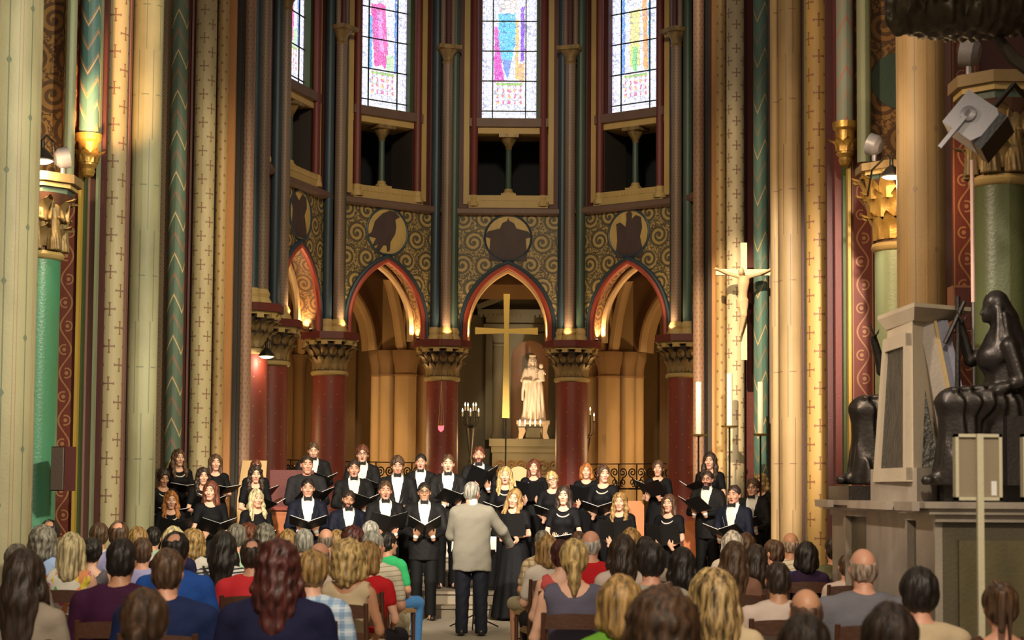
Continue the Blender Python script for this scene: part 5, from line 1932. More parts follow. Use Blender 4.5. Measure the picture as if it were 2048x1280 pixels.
# ------------------------------------------------------------------ the choir
# (px of head, top py, distance, male, hair, colour, yaw, skin, feet height, extra, label)
ROW1, ROW2, ROW3, ROW4 = 22.6, 23.75, 24.75, 25.6
Z1, Z2, Z3, Z4 = 0.0, 0.33, 0.53, 0.68
CH = [
    # back row
    (627, 886, ROW4, 1, 'short', 'brown', 8, 'fair', Z4, dict(pitch=12, fold=(-0.27, 1.06, 30, 34, 140), wide=1.12), 'tall brown-haired man looking down, highest of the men'),
    (1420, 906, ROW3, 0, 'long', 'dark', -18, 'fair', Z3, dict(fold=(-0.28, 1.12, 26, -40, 140), pearls=False), 'woman with long dark hair standing highest at the right end'),
    (958, 894, ROW3 + 0.2, 1, 'short', 'auburn', 0, 'rosy', Z3, dict(open_=1, beard=1, fold=(-0.27, 1.17, 45, 26, 115)), 'man with reddish beard right behind the conductor'),
    (725, 892, ROW3, 1, 'tousled', 'auburn', 4, 'fair', Z3, dict(glasses=True, open_=1, fold=(-0.27, 1.08, 24, 38, 140)), 'man with reddish hair and thin glasses in the upper row'),
    (842, 909, ROW3, 1, 'short', 'black', 0, 'rosy', Z3, dict(open_=1, fold=(-0.26, 1.02, 40, 0, 140)), 'black-haired man in front of the lamp column'),
    (795, 914, ROW2 + 0.3, 1, 'tousled', 'brown', 6, 'rosy', Z2, dict(pitch=10, wide=1.05, fold=(-0.25, 0.98, 15, 10, 160)), 'man with floppy brown hair reading his music'),
    (896, 910, ROW2 + 0.3, 1, 'short', 'brown', 4, 'fair', Z2, dict(open_=1, fold=(-0.27, 1.10, 24, 24, 140)), 'man with short light brown hair just left of the conductor'),
    (357, 900, ROW3, 0, 'long', 'brown', 24, 'fair', Z3, dict(fold=(-0.27, 1.12, 18, 0, 160), open_=0, head_yaw=32), 'woman with long light brown hair at the top left'),
    (431, 910, ROW3, 0, 'longbob', 'brown', 18, 'fair', Z3, dict(fold=(-0.28, 1.14, 20, 15, 160), pearls=False), 'woman with brown hair second from left in the top row'),
    (512, 921, ROW3, 0, 'bun', 'auburn', 15, 'rosy', Z3, dict(pearls=False, fold=(-0.28, 1.12, 30, 20, 140)), 'woman half hidden behind another, beside the pale chair back'),
    (1068, 920, ROW3, 0, 'longbob', 'auburn', -6, 'fair', Z3, dict(fold=(-0.28, 1.10, 62, -10, 140)), 'brown-haired woman with pearls before the carved altar front'),
    (1173, 928, ROW3, 0, 'bob', 'ginger', -8, 'fair', Z3, dict(pearls=False, fold=(-0.28, 1.10, 55, 0, 140)), 'woman with short red hair below the right red column'),
    (1316, 922, ROW3, 0, 'pony', 'brown', -10, 'fair', Z3, dict(pearls=False, fold=(-0.30, 1.18, 40, -30, 140)), 'woman with tied-back hair raising her folder to her chin'),
    (1522, 950, ROW3, 0, 'curly', 'blond', -25, 'fair', Z2, dict(pearls=False), 'blond woman at the far right, half hidden by the pier'),
    # second row
    (614, 912, ROW2, 1, 'crop', 'dark', 10, 'rosy', Z2, dict(suit='shirt', wide=1.08, fold=(-0.27, 1.10, 32, 28, 140), head_yaw=16), 'man in a charcoal shirt without tie on the left'),
    (708, 921, ROW2, 1, 'short', 'dark', 8, 'rosy', Z2, dict(open_=1, wide=1.12, fold=(-0.27, 1.08, 28, 30, 140)), 'broad dark-haired man, mouth open, in the second row'),
    (327, 940, ROW2, 0, 'bun', 'dark', 28, 'tan', Z2, dict(pitch=16, fold=(-0.27, 1.06, 15, 0, 160)), 'black-haired woman with pearls beside the left pier'),
    (406, 937, ROW2, 0, 'wavy', 'dark', 20, 'fair', Z2, dict(fold=(-0.27, 1.10, 35, 10, 140)), 'woman with long dark waves, second row left'),
    (511, 932, ROW2, 0, 'wavy', 'dark', 16, 'fair', Z2, dict(pitch=6, fold=(-0.28, 1.08, 24, 40, 140), pearls=False), 'dark-haired woman reading in front of the red-orange bench'),
    (1011, 935, ROW2, 0, 'long', 'blond', -4, 'fair', Z2, dict(open_=1, fold=(-0.26, 1.06, 22, -10, 140)), 'singing blond woman with pearls right of the conductor'),
    (1105, 944, ROW2, 0, 'pony', 'blond', -6, 'fair', Z2, dict(glasses=True, pearls=False, tilt=-14, fold=(-0.27, 1.05, 25, 0, 140)), 'blond woman with glasses tilting her head'),
    (1207, 931, ROW2, 0, 'pony', 'brown', -16, 'fair', Z2, dict(open_=0, fold=(-0.27, 1.05, 22, 8, 140), head_yaw=14), 'woman with a light brown ponytail, centre right'),
    (1415, 943, ROW2, 1, 'short', 'dark', -22, 'rosy', Z2, dict(open_=1, beard=1, glasses=True, wide=1.08, fold=(-0.28, 1.14, 34, -32, 140)), 'man with dark goatee and glasses near the right candles'),
    (1506, 959, ROW2 - 0.3, 1, 'tousled', 'brown', -26, 'fair', Z2 - 0.16, dict(glasses=True, fold=(-0.26, 1.05, 20, 0, 140)), 'man with light brown hair and glasses beside the right pier'),
    # front row
    (616, 958, ROW1, 1, 'short', 'black', 8, 'rosy', Z1, dict(suit='tux_navy', fold=(-0.27, 1.11, 20, 0, 140)), 'black-haired young man in navy tuxedo, front row left'),
    (697, 982, ROW1, 1, 'short', 'dark', 12, 'tan', Z1, dict(beard=1, tilt=10, pitch=8, suit='tux_navy', wide=1.08, fold=(-0.27, 1.08, 18, 16, 140)), 'short bearded man bowing over his folder, front row'),
    (771, 963, ROW1, 1, 'short', 'brown', 8, 'rosy', Z1, dict(open_=1, fold=(-0.27, 1.10, 40, 6, 140)), 'man with wavy brown hair, mouth open, front row'),
    (849, 966, ROW1, 1, 'short', 'black', 4, 'tan', Z1, dict(glasses=True, wide=1.15, fold=(-0.27, 1.08, 25, 0, 115)), 'stout man with glasses standing full length left of the conductor'),
    (342, 983, ROW1, 0, 'long', 'ginger', 18, 'fair', Z1, dict(pitch=6, fold=(-0.28, 1.10, 50, 10, 140)), 'red-haired woman with pearls in the front row, far left'),
    (422, 964, ROW1, 0, 'longbob', 'auburn', 16, 'fair', Z1, dict(pearls=False, head_yaw=-6, fold=(-0.28, 1.08, 26, 10, 140)), 'woman with straight auburn hair in the front row at left'),
    (513, 980, ROW1, 0, 'long', 'pale', 14, 'fair', Z1, dict(pearls=False, head_yaw=30, fold=(-0.27, 1.00, 25, 0, 140)), 'woman with long pale blond hair in the front row'),
    (1029, 979, ROW1 + 0.1, 0, 'long', 'gold', -14, 'fair', Z1, dict(tilt=10, pitch=6, pearls=False, fold=(-0.28, 1.12, 70, -8, 160)), 'woman with golden brown hair right behind the conductor\'s hand'),
    (1128, 973, ROW1, 0, 'longbob', 'dark', -10, 'fair', Z1, dict(fold=(-0.26, 1.04, 10, -6, 160)), 'dark-haired woman with thick pearls, front row centre'),
    (1240, 987, ROW1, 0, 'wavy', 'gold', -14, 'fair', Z1, dict(pearls=False, fold=(-0.28, 1.08, 60, 0, 140)), 'woman with long wavy golden hair, front row right'),
    (1338, 990, ROW1, 0, 'longbob', 'brown', -24, 'fair', Z1, dict(fold=(-0.28, 1.05, 58, 6, 140)), 'woman with shoulder-length brown hair and pearls, front row right'),
    (1468, 972, ROW1, 1, 'short', 'dark', -28, 'rosy', Z1, dict(open_=1, suit='tux_navy', fold=(-0.28, 1.08, 20, 0, 140)), 'dark-haired young man facing the conductor, rightmost of the front row'),
]
for (px, top, d, male, hair, col, yaw, sk, feet, ex, lb) in CH:
    singer(px, top, d, male, hair, col, yaw, sk, lb, feet=feet, **ex)

# ------------------------------------------------------------------ the conductor, seen from behind
def conductor():
    pt = P(945, 966, 20.2)
    Hh = pt.z
    k = Hh / 1.742
    root = empty('person', (pt.x, 20.2, 0), 'grey-haired conductor in a pale grey jacket, back to the camera, arm stretched out', 'person')
    root.rotation_euler = (0, 0, PI)
    root.scale = (k, k, k)
    S = [(-SH_M - 0.01, 0.012, 1.395), (SH_M + 0.01, 0.012, 1.395)]
    # local -Y is away from the camera; local -X is the picture's right
    Es = [(-0.34, -0.10, 1.20), (0.24, -0.10, 1.14)]
    Ws = [(-0.44, -0.32, 1.02), (0.14, -0.33, 1.12)]
    parts = []
    F = Field((-0.5, -0.45, 0), (0.36, 0.24, 1.6), 0.02)
    add_torso(F, True, -0.004, wide=1.1)
    F.cap((0, 0.022, 1.44), (0, 0.02, 1.54), 0.054, 0.052, 0.04)
    for sx, S_, El, W in zip((-1, 1), S, Es, Ws):
        joints_arm(F, S_, El, W, 0.044, 0)
        F.cap((sx * 0.09, 0, 0.9), (sx * 0.10, -0.01, 0.49), 0.085, 0.058, 0.03)
        F.cap((sx * 0.10, -0.01, 0.49), (sx * 0.11, 0.02, 0.08), 0.055, 0.038, 0.02)
    V, Q = F.net()
    parts.append((V, Q, np.zeros(len(Q), int)))
    place_head(root, parts, True, 'short', 'silver', 1.622, -0.01, -28, 6, 0, HEADS[(1, 0, 0)])
    add_hand(parts, Ws[0], (-0.35, -0.6, 0.10), (0.5, 0, 0.6), 'open', left=False)
    add_hand(parts, Ws[1], (-0.2, -0.6, 0.3), (-0.5, 0, 0.4), 'grip', left=True)
    V, Q, mi = assemble(parts)
    link('body', np_mesh('body', V, Q, mi, ['skin_rosy', 'lips', 'eye_white', 'eye_dark', 'hair_silver', 'mouth_dark']), root)
    F = Field((-0.5, -0.42, 0.68), (0.38, 0.28, 1.56), 0.0145)
    add_torso(F, True, 0.024, wide=1.12)
    F.stack([(0.74, 0, 0.0, 0.222, 0.155), (0.95, 0, 0.0, 0.205, 0.145), (1.2, 0, 0, 0.205, 0.14), (1.36, 0, 0.005, 0.20, 0.13)], 0.03)
    for S_, El, W in zip(S, Es, Ws):
        joints_arm(F, S_, El, W, 0.046, 0.022, t2=0.92)
    F.add(lambda X, Y, Z: 0.006 * np.sin(X * 26 + Z * 5) * np.clip((1.15 - Z) * 3, 0, 1) + 0.003 * np.sin(Z * 30 + X * 22) * np.sin(X * 14 + Z * 9))
    F.keep(lambda X, Y, Z: -np.maximum(np.maximum(np.abs(X) - np.clip((Z - 1.0) * 0.2, 0, 0.075), Y + 0.02), 1.0 - Z))
    F.keep(lambda X, Y, Z: -np.maximum(np.maximum(np.abs(X) - 0.006, 0.02 - Y), Z - 0.93))
    V, Q = F.net()
    link('jacket', np_mesh('jacket', V, Q, None, [cloth('jacket_grey', (0.26, 0.24, 0.20), 0.8)]), root)
    F = Field((-0.12, -0.12, 1.42), (0.12, 0.14, 1.56), 0.012)
    F.cap((0, 0.022, 1.44), (0, 0.020, 1.525), 0.068, 0.064, 0)
    V, Q = F.net()
    link('shirt_collar', np_mesh('shirt_collar', V, Q, None, ['shirt_white']), root)
    F = Field((-0.28, -0.24, 0.02), (0.28, 0.22, 1.02), 0.018)
    F.stack([(0.80, 0, 0.005, 0.175, 0.125), (1.0, 0, 0.005, 0.165, 0.12)], 0.02)
    for sx in (-1, 1):
        F.cap((sx * 0.092, 0.0, 0.88), (sx * 0.104, -0.01, 0.49), 0.100, 0.082, 0.02)
        F.cap((sx * 0.104, -0.01, 0.49), (sx * 0.112, 0.01, 0.06), 0.080, 0.072, 0.02)
    F.add(lambda X, Y, Z: 0.003 * np.sin(Z * 46 + X * 60))
    F.keep(lambda X, Y, Z: 0.025 - Z + 0 * X + 0 * Y)
    V, Q = F.net()
    link('trousers', np_mesh('trousers', V, Q, None, [cloth('trouser_navy', (0.012, 0.013, 0.022), 0.7)]), root)
    for sx in (-1, 1):
        F = Field((-0.2, -0.24, -0.01), (0.2, 0.14, 0.13), 0.012)
        F.cap((sx * 0.112, 0.045, 0.045), (sx * 0.135, -0.15, 0.030), 0.045, 0.036, 0.01)
        F.keep(lambda X, Y, Z: 0.004 - Z + 0 * X + 0 * Y)
        V, Q = F.net()
        link('shoe', np_mesh('shoe', V, Q, None, ['shoe_black']), root)


conductor()

# ------------------------------------------------------------------ chairs
def chair_parts():
    """straw church chair; the sitter faces -Y, backrest at +Y"""
    out = []
    def part(nm, fn, mat):
        m2 = MB()
        fn(m2)
        out.append((nm, m2.mesh(nm, mat)))
    def seat(m):
        m.box(-0.21, 0.21, -0.22, 0.19, 0.425, 0.455)
        m.box(-0.19, 0.19, -0.20, 0.17, 0.455, 0.47)
    part('seat', seat, plain('straw', (0.28, 0.17, 0.07), 0.8, amt=0.3, scale=20))
    for sx in (-1, 1):
        part('leg', lambda m: m.tube([(sx * 0.19, -0.20, 0), (sx * 0.19, -0.20, 0.43)], [0.016, 0.019], 8), 'wood_dark')
        part('back_post', lambda m: m.tube([(sx * 0.195, 0.20, 0), (sx * 0.195, 0.18, 0.44), (sx * 0.195, 0.235, 0.90)], [0.017, 0.020, 0.017], 8), 'wood_dark')
    def rail(z, h):
        def f(m):
            n = 8
            v = []
            for i in range(n + 1):
                x = -0.19 + 0.38 * i / n
                y = 0.18 + 0.055 * (z - 0.44) / 0.46 + 0.022 * (1 - (x / 0.19) ** 2)
                for dy, dz in ((0, 0), (0.016, 0), (0.016, h), (0, h)):
                    v.append((x, y + dy, z + dz + (0.012 * (1 - (x / 0.19) ** 2) if dz else 0)))
            fs = [(0, 1, 2, 3), tuple(n * 4 + q for q in (3, 2, 1, 0))]
            for i in range(n):
                for q in range(4):
                    fs.append((i * 4 + q, (i + 1) * 4 + q, (i + 1) * 4 + (q + 1) % 4, i * 4 + (q + 1) % 4))
            m.add(v, fs)
        return f
    part('back_rail', rail(0.80, 0.085), 'wood_dark')
    part('back_rail', rail(0.64, 0.06), 'wood_dark')
    part('back_rail', rail(0.53, 0.05), 'wood_dark')
    part('stretcher', lambda m: (m.tube([(-0.19, -0.20, 0.18), (0.19, -0.20, 0.18)], 0.011, 6)), 'wood_dark')
    part('stretcher', lambda m: (m.tube([(-0.19, 0.19, 0.22), (0.19, 0.19, 0.22)], 0.011, 6)), 'wood_dark')
    return out


CHAIR = chair_parts()
TAN_SHIRT = {}


def cloth_pattern(name, kind):
    if name in MATS: return MATS[name]
    m, nt, b = setup(name, 0.8)
    t = nt.nodes.new('ShaderNodeTexCoord')
    s = nt.nodes.new('ShaderNodeSeparateXYZ')
    nt.links.new(t.outputs['Object'], s.inputs[0])
    x, y, z = (E(nt, s.outputs[i]) for i in range(3))
    if kind == 'stripes':
        c = mixc(nt, (z * 34.0 + x * 4.0).fr() < 0.42, (0.74, 0.72, 0.70), (0.02, 0.02, 0.03))
    elif kind == 'pale_stripes':
        c = mixc(nt, (z * 24.0 + x * 3.0).fr() < 0.16, (0.62, 0.55, 0.42), (0.34, 0.26, 0.18))
    elif kind == 'plaid':
        c = mixc(nt, ((x * 14.0).fr() < 0.4) * 0.55, (0.55, 0.66, 0.80), (0.10, 0.24, 0.50))
        c = mixc(nt, ((z * 14.0).fr() < 0.4) * 0.5, c, (0.12, 0.26, 0.46))
        c = mixc(nt, ((z * 14.0 + 0.3).fr() < 0.08) * 0.8, c, (0.80, 0.84, 0.9))
    elif kind == 'tan_plaid':
        c = mixc(nt, ((x * 16.0).fr() < 0.35) * 0.6, (0.50, 0.40, 0.24), (0.14, 0.08, 0.05))
        c = mixc(nt, ((z * 16.0).fr() < 0.35) * 0.6, c, (0.20, 0.12, 0.07))
    elif kind == 'floral':
        c = (0.78, 0.74, 0.66)
        for i, (sc_, col) in enumerate(((9.0, (0.75, 0.03, 0.12)), (8.0, (0.80, 0.10, 0.35)), (7.0, (0.12, 0.42, 0.14)), (10.0, (0.85, 0.68, 0.06)), (11.0, (0.80, 0.30, 0.12)))):
            n = noise(nt, sc_, 1.0, (1.0 + 0.13 * i, 1.0, 1.0 - 0.1 * i))
            c = mixc(nt, n > 0.585, c, col)
    elif kind == 'graphic':
        c = (0.62, 0.02, 0.03)
        pan = (x.abs() < 0.11) & (y > 0.02) & (z > 0.64) & (z < 0.86)
        c = mixc(nt, pan, c, (0.10, 0.42, 0.74))
        c = mixc(nt, pan & (z > 0.81) & ((x * 38.0).fr() < 0.55), c, (0.55, 0.66, 0.80))
        n = noise(nt, 18.0, 2.0)
        c = mixc(nt, pan & (n > 0.55) & (z < 0.79), c, (0.70, 0.72, 0.78))
        c = mixc(nt, pan & ((z - 0.745).abs() < 0.012), c, (0.65, 0.10, 0.08))
    finish(nt, b, c, 0.2, 18.0)
    MATS[name] = m
    return m


for nm_, kd_ in (('striped_top', 'stripes'), ('pale_striped_shirt', 'pale_stripes'), ('plaid_shirt', 'plaid'), ('tan_plaid_shirt', 'tan_plaid'), ('floral_dress', 'floral'), ('graphic_tee', 'graphic')):
    cloth_pattern(nm_, kd_)
for nm_, c_ in dict(navy_tee=(0.012, 0.022, 0.085), royal_tee=(0.020, 0.085, 0.38), plum=(0.050, 0.010, 0.040), sky=(0.30, 0.40, 0.66), lilac=(0.40, 0.38, 0.68), grey_top=(0.13, 0.11, 0.13),
                    white_tee=(0.68, 0.60, 0.52), rose_white=(0.66, 0.52, 0.46), cream_top=(0.60, 0.47, 0.30), red_tee=(0.55, 0.015, 0.02), green_tee=(0.05, 0.55, 0.20), slate=(0.115, 0.105, 0.155),
                    stone_polo=(0.40, 0.36, 0.28), brown_knit=(0.30, 0.15, 0.10), navy_knit=(0.012, 0.012, 0.045), olive_tee=(0.12, 0.115, 0.06), blue_grey=(0.18, 0.17, 0.20), purple_dark=(0.030, 0.014, 0.045),
                    grass_top=(0.12, 0.30, 0.03), taupe=(0.34, 0.28, 0.22), coral=(0.62, 0.10, 0.10), pastel=(0.60, 0.55, 0.50), mint=(0.40, 0.60, 0.45), khaki=(0.42, 0.36, 0.24),
                    jeans=(0.07, 0.22, 0.52), dark_trousers=(0.02, 0.02, 0.03), brown_top=(0.09, 0.035, 0.022)).items():
    cloth(nm_, c_)


def seated(px, top, d, male, hair, col, top_mat, sleeve=0.7, skn='rosy', label='', yaw=0, hyaw=0, hpitch=0, htilt=0, wide=1.0, legs='dark_trousers', hs=1.0, chair=True, low=1.30, strap=None, shorts=False, lean=0.0):
    """listener on a chair with the back to the camera; top of the head at pixel (px, top)"""
    pt = P(px, top, d)
    z_top = pt.z
    k = min(max(z_top / 1.30, 0.86), 1.14)
    base = z_top - 1.30 * k
    root = empty('person', (pt.x, d, max(base, 0.0) if abs(base) > 0.02 else 0.0), label, 'person', 'audience')
    root.rotation_euler = (0, 0, PI + math.radians(yaw))
    root.scale = (k, k, k)
    dz = -0.442                          # standing torso lowered onto the seat
    sh = (SH_M if male else SH_F) * wide
    Ss = [(sx * sh, 0.012, 1.395 + dz) for sx in (-1, 1)]
    Es = [(sx * (sh + 0.06), -0.03, 0.70) for sx in (-1, 1)]
    Ws = [(sx * 0.10, -0.25, 0.60) for sx in (-1, 1)]
    r = 0.044 if male else 0.037
    parts = []
    F = Field((-0.34, -0.66, 0.0), (0.34, 0.24, 1.14), 0.028)
    add_torso(F, male, -0.006, dz=dz, wide=wide)
    F.cap((0, 0.022, 1.44 + dz), (0, 0.02, 1.53 + dz), 0.055 if male else 0.045, 0.052 if male else 0.044, 0.04)
    for sx, S_, El, W in zip((-1, 1), Ss, Es, Ws):
        joints_arm(F, S_, El, W, r, 0)
        F.cap((sx * 0.09, 0.0, 0.54), (sx * 0.11, -0.42, 0.53), 0.080, 0.060, 0.03)
        F.cap((sx * 0.11, -0.42, 0.53), (sx * 0.11, -0.40, 0.09), 0.056, 0.038, 0.02)
        F.cap((sx * 0.11, -0.40, 0.06), (sx * 0.12, -0.55, 0.035), 0.036, 0.028, 0.02)
    V, Q = F.net()
    parts.append((V, Q, np.zeros(len(Q), int)))
    place_head(root, parts, male, hair, col, 1.622 + dz, -0.012, hyaw, hpitch, htilt, BACKHEAD[int(male)])
    for sx, W in zip((-1, 1), Ws):
        add_hand(parts, W, (-sx * 0.5, -0.8, -0.1), (0, 0, -1), 'rest', left=sx > 0, s=0.95 if male else 0.86)
    V, Q, mi = assemble(parts)
    link('body', np_mesh('body', V, Q, mi, ['skin_' + skn, 'lips', 'eye_white', 'eye_dark', 'hair_' + col, 'mouth_dark']), root)
    F = Field((-0.36, -0.42, 0.40), (0.36, 0.26, 1.12), 0.0195)
    add_torso(F, male, 0.012, dz=dz, z0=0.43, wide=wide)
    if sleeve > 0:
        for S_, El, W in zip(Ss, Es, Ws):
            joints_arm(F, S_, El, W, r, 0.015, t1=min(1.0, sleeve), t2=max(0, sleeve - 1.0))
    else:
        for sx in (-1, 1):
            F.cap((sx * (sh + 0.03), 0.012, 1.34 + dz), (sx * (sh + 0.06), 0.0, 1.44 + dz), 0.055, 0.075, 0.005, cut=True)
    F.add(lambda X, Y, Z: 0.004 * np.sin(X * 38 + Z * 22 + px) * np.sin(Z * 30 + px * 0.3))
    if male:
        F.ell((0, -0.045, 1.530 + dz), (0.066, 0.10, 0.052), 0.008, cut=True)
    elif sleeve <= 0:
        F.ell((0, 0.02, 1.52 + dz), (0.10, 0.16, 0.135), 0.01, cut=True)
    else:
        F.ell((0, -0.01, 1.525 + dz), (0.088, 0.12, 0.075), 0.008, cut=True)
    V, Q = F.net()
    link('top', np_mesh('top', V, Q, None, [top_mat]), root)
    def leggings():
        F = Field((-0.26, -0.60, 0.02), (0.26, 0.22, 0.68), 0.024)
        for sx in (-1, 1):
            F.cap((sx * 0.09, 0.02, 0.545), (sx * 0.11, -0.42, 0.535), 0.098, 0.078, 0.03)
            if not shorts:
                F.cap((sx * 0.11, -0.42, 0.535), (sx * 0.11, -0.40, 0.10), 0.074, 0.058, 0.02)
        V, Q = F.net()
        return np_mesh('trousers', V, Q, None, [legs])
    link('trousers' if not shorts else 'shorts', cached(('seated', legs, shorts), leggings), root)
    for sx in (-1, 1):
        link('shoe', cached(('seated_shoe', sx), lambda: shoe_mesh(sx, -0.385, -0.55, 0.016)), root)
    if strap:
        m2 = MB()
        pts = []
        for i in range(13):
            t = i / 12
            x = (0.14 - 0.30 * t) * strap
            z = 1.035 - 0.55 * t
            zz = z - dz
            w_ = np.interp(zz, [q[0] for q in TORSO_M], [q[3] for q in TORSO_M]) * wide + 0.03
            dd = np.interp(zz, [q[0] for q in TORSO_M], [q[4] for q in TORSO_M]) + 0.036
            y = dd * math.sqrt(max(0.02, 1 - (x / w_) ** 2)) + 0.01
            pts.append((x, y, z))
        v, fs = [], []
        for x, y, z in pts:
            for dx, dy in ((-0.022, 0), (0.022, 0), (0.022, -0.02), (-0.022, -0.02)):
                v.append((x + dx * 0.9, y + dy, z + dx * 0.4 * strap))
        for i in range(12):
            for q in range(4):
                fs.append((i * 4 + q, i * 4 + (q + 1) % 4, (i + 1) * 4 + (q + 1) % 4, (i + 1) * 4 + q))
        m2.add(v, fs)
        m2.build('bag_strap', plain('strap_dark', (0.02, 0.02, 0.028), 0.6, amt=0), root)
    if chair:
        c = empty('church_chair', (pt.x, d, 0), 'wooden chair of the ' + label, 'chair', 'church chairs')
        c.rotation_euler = root.rotation_euler
        for nm, me in CHAIR:
            link(nm, me, c)
    return root


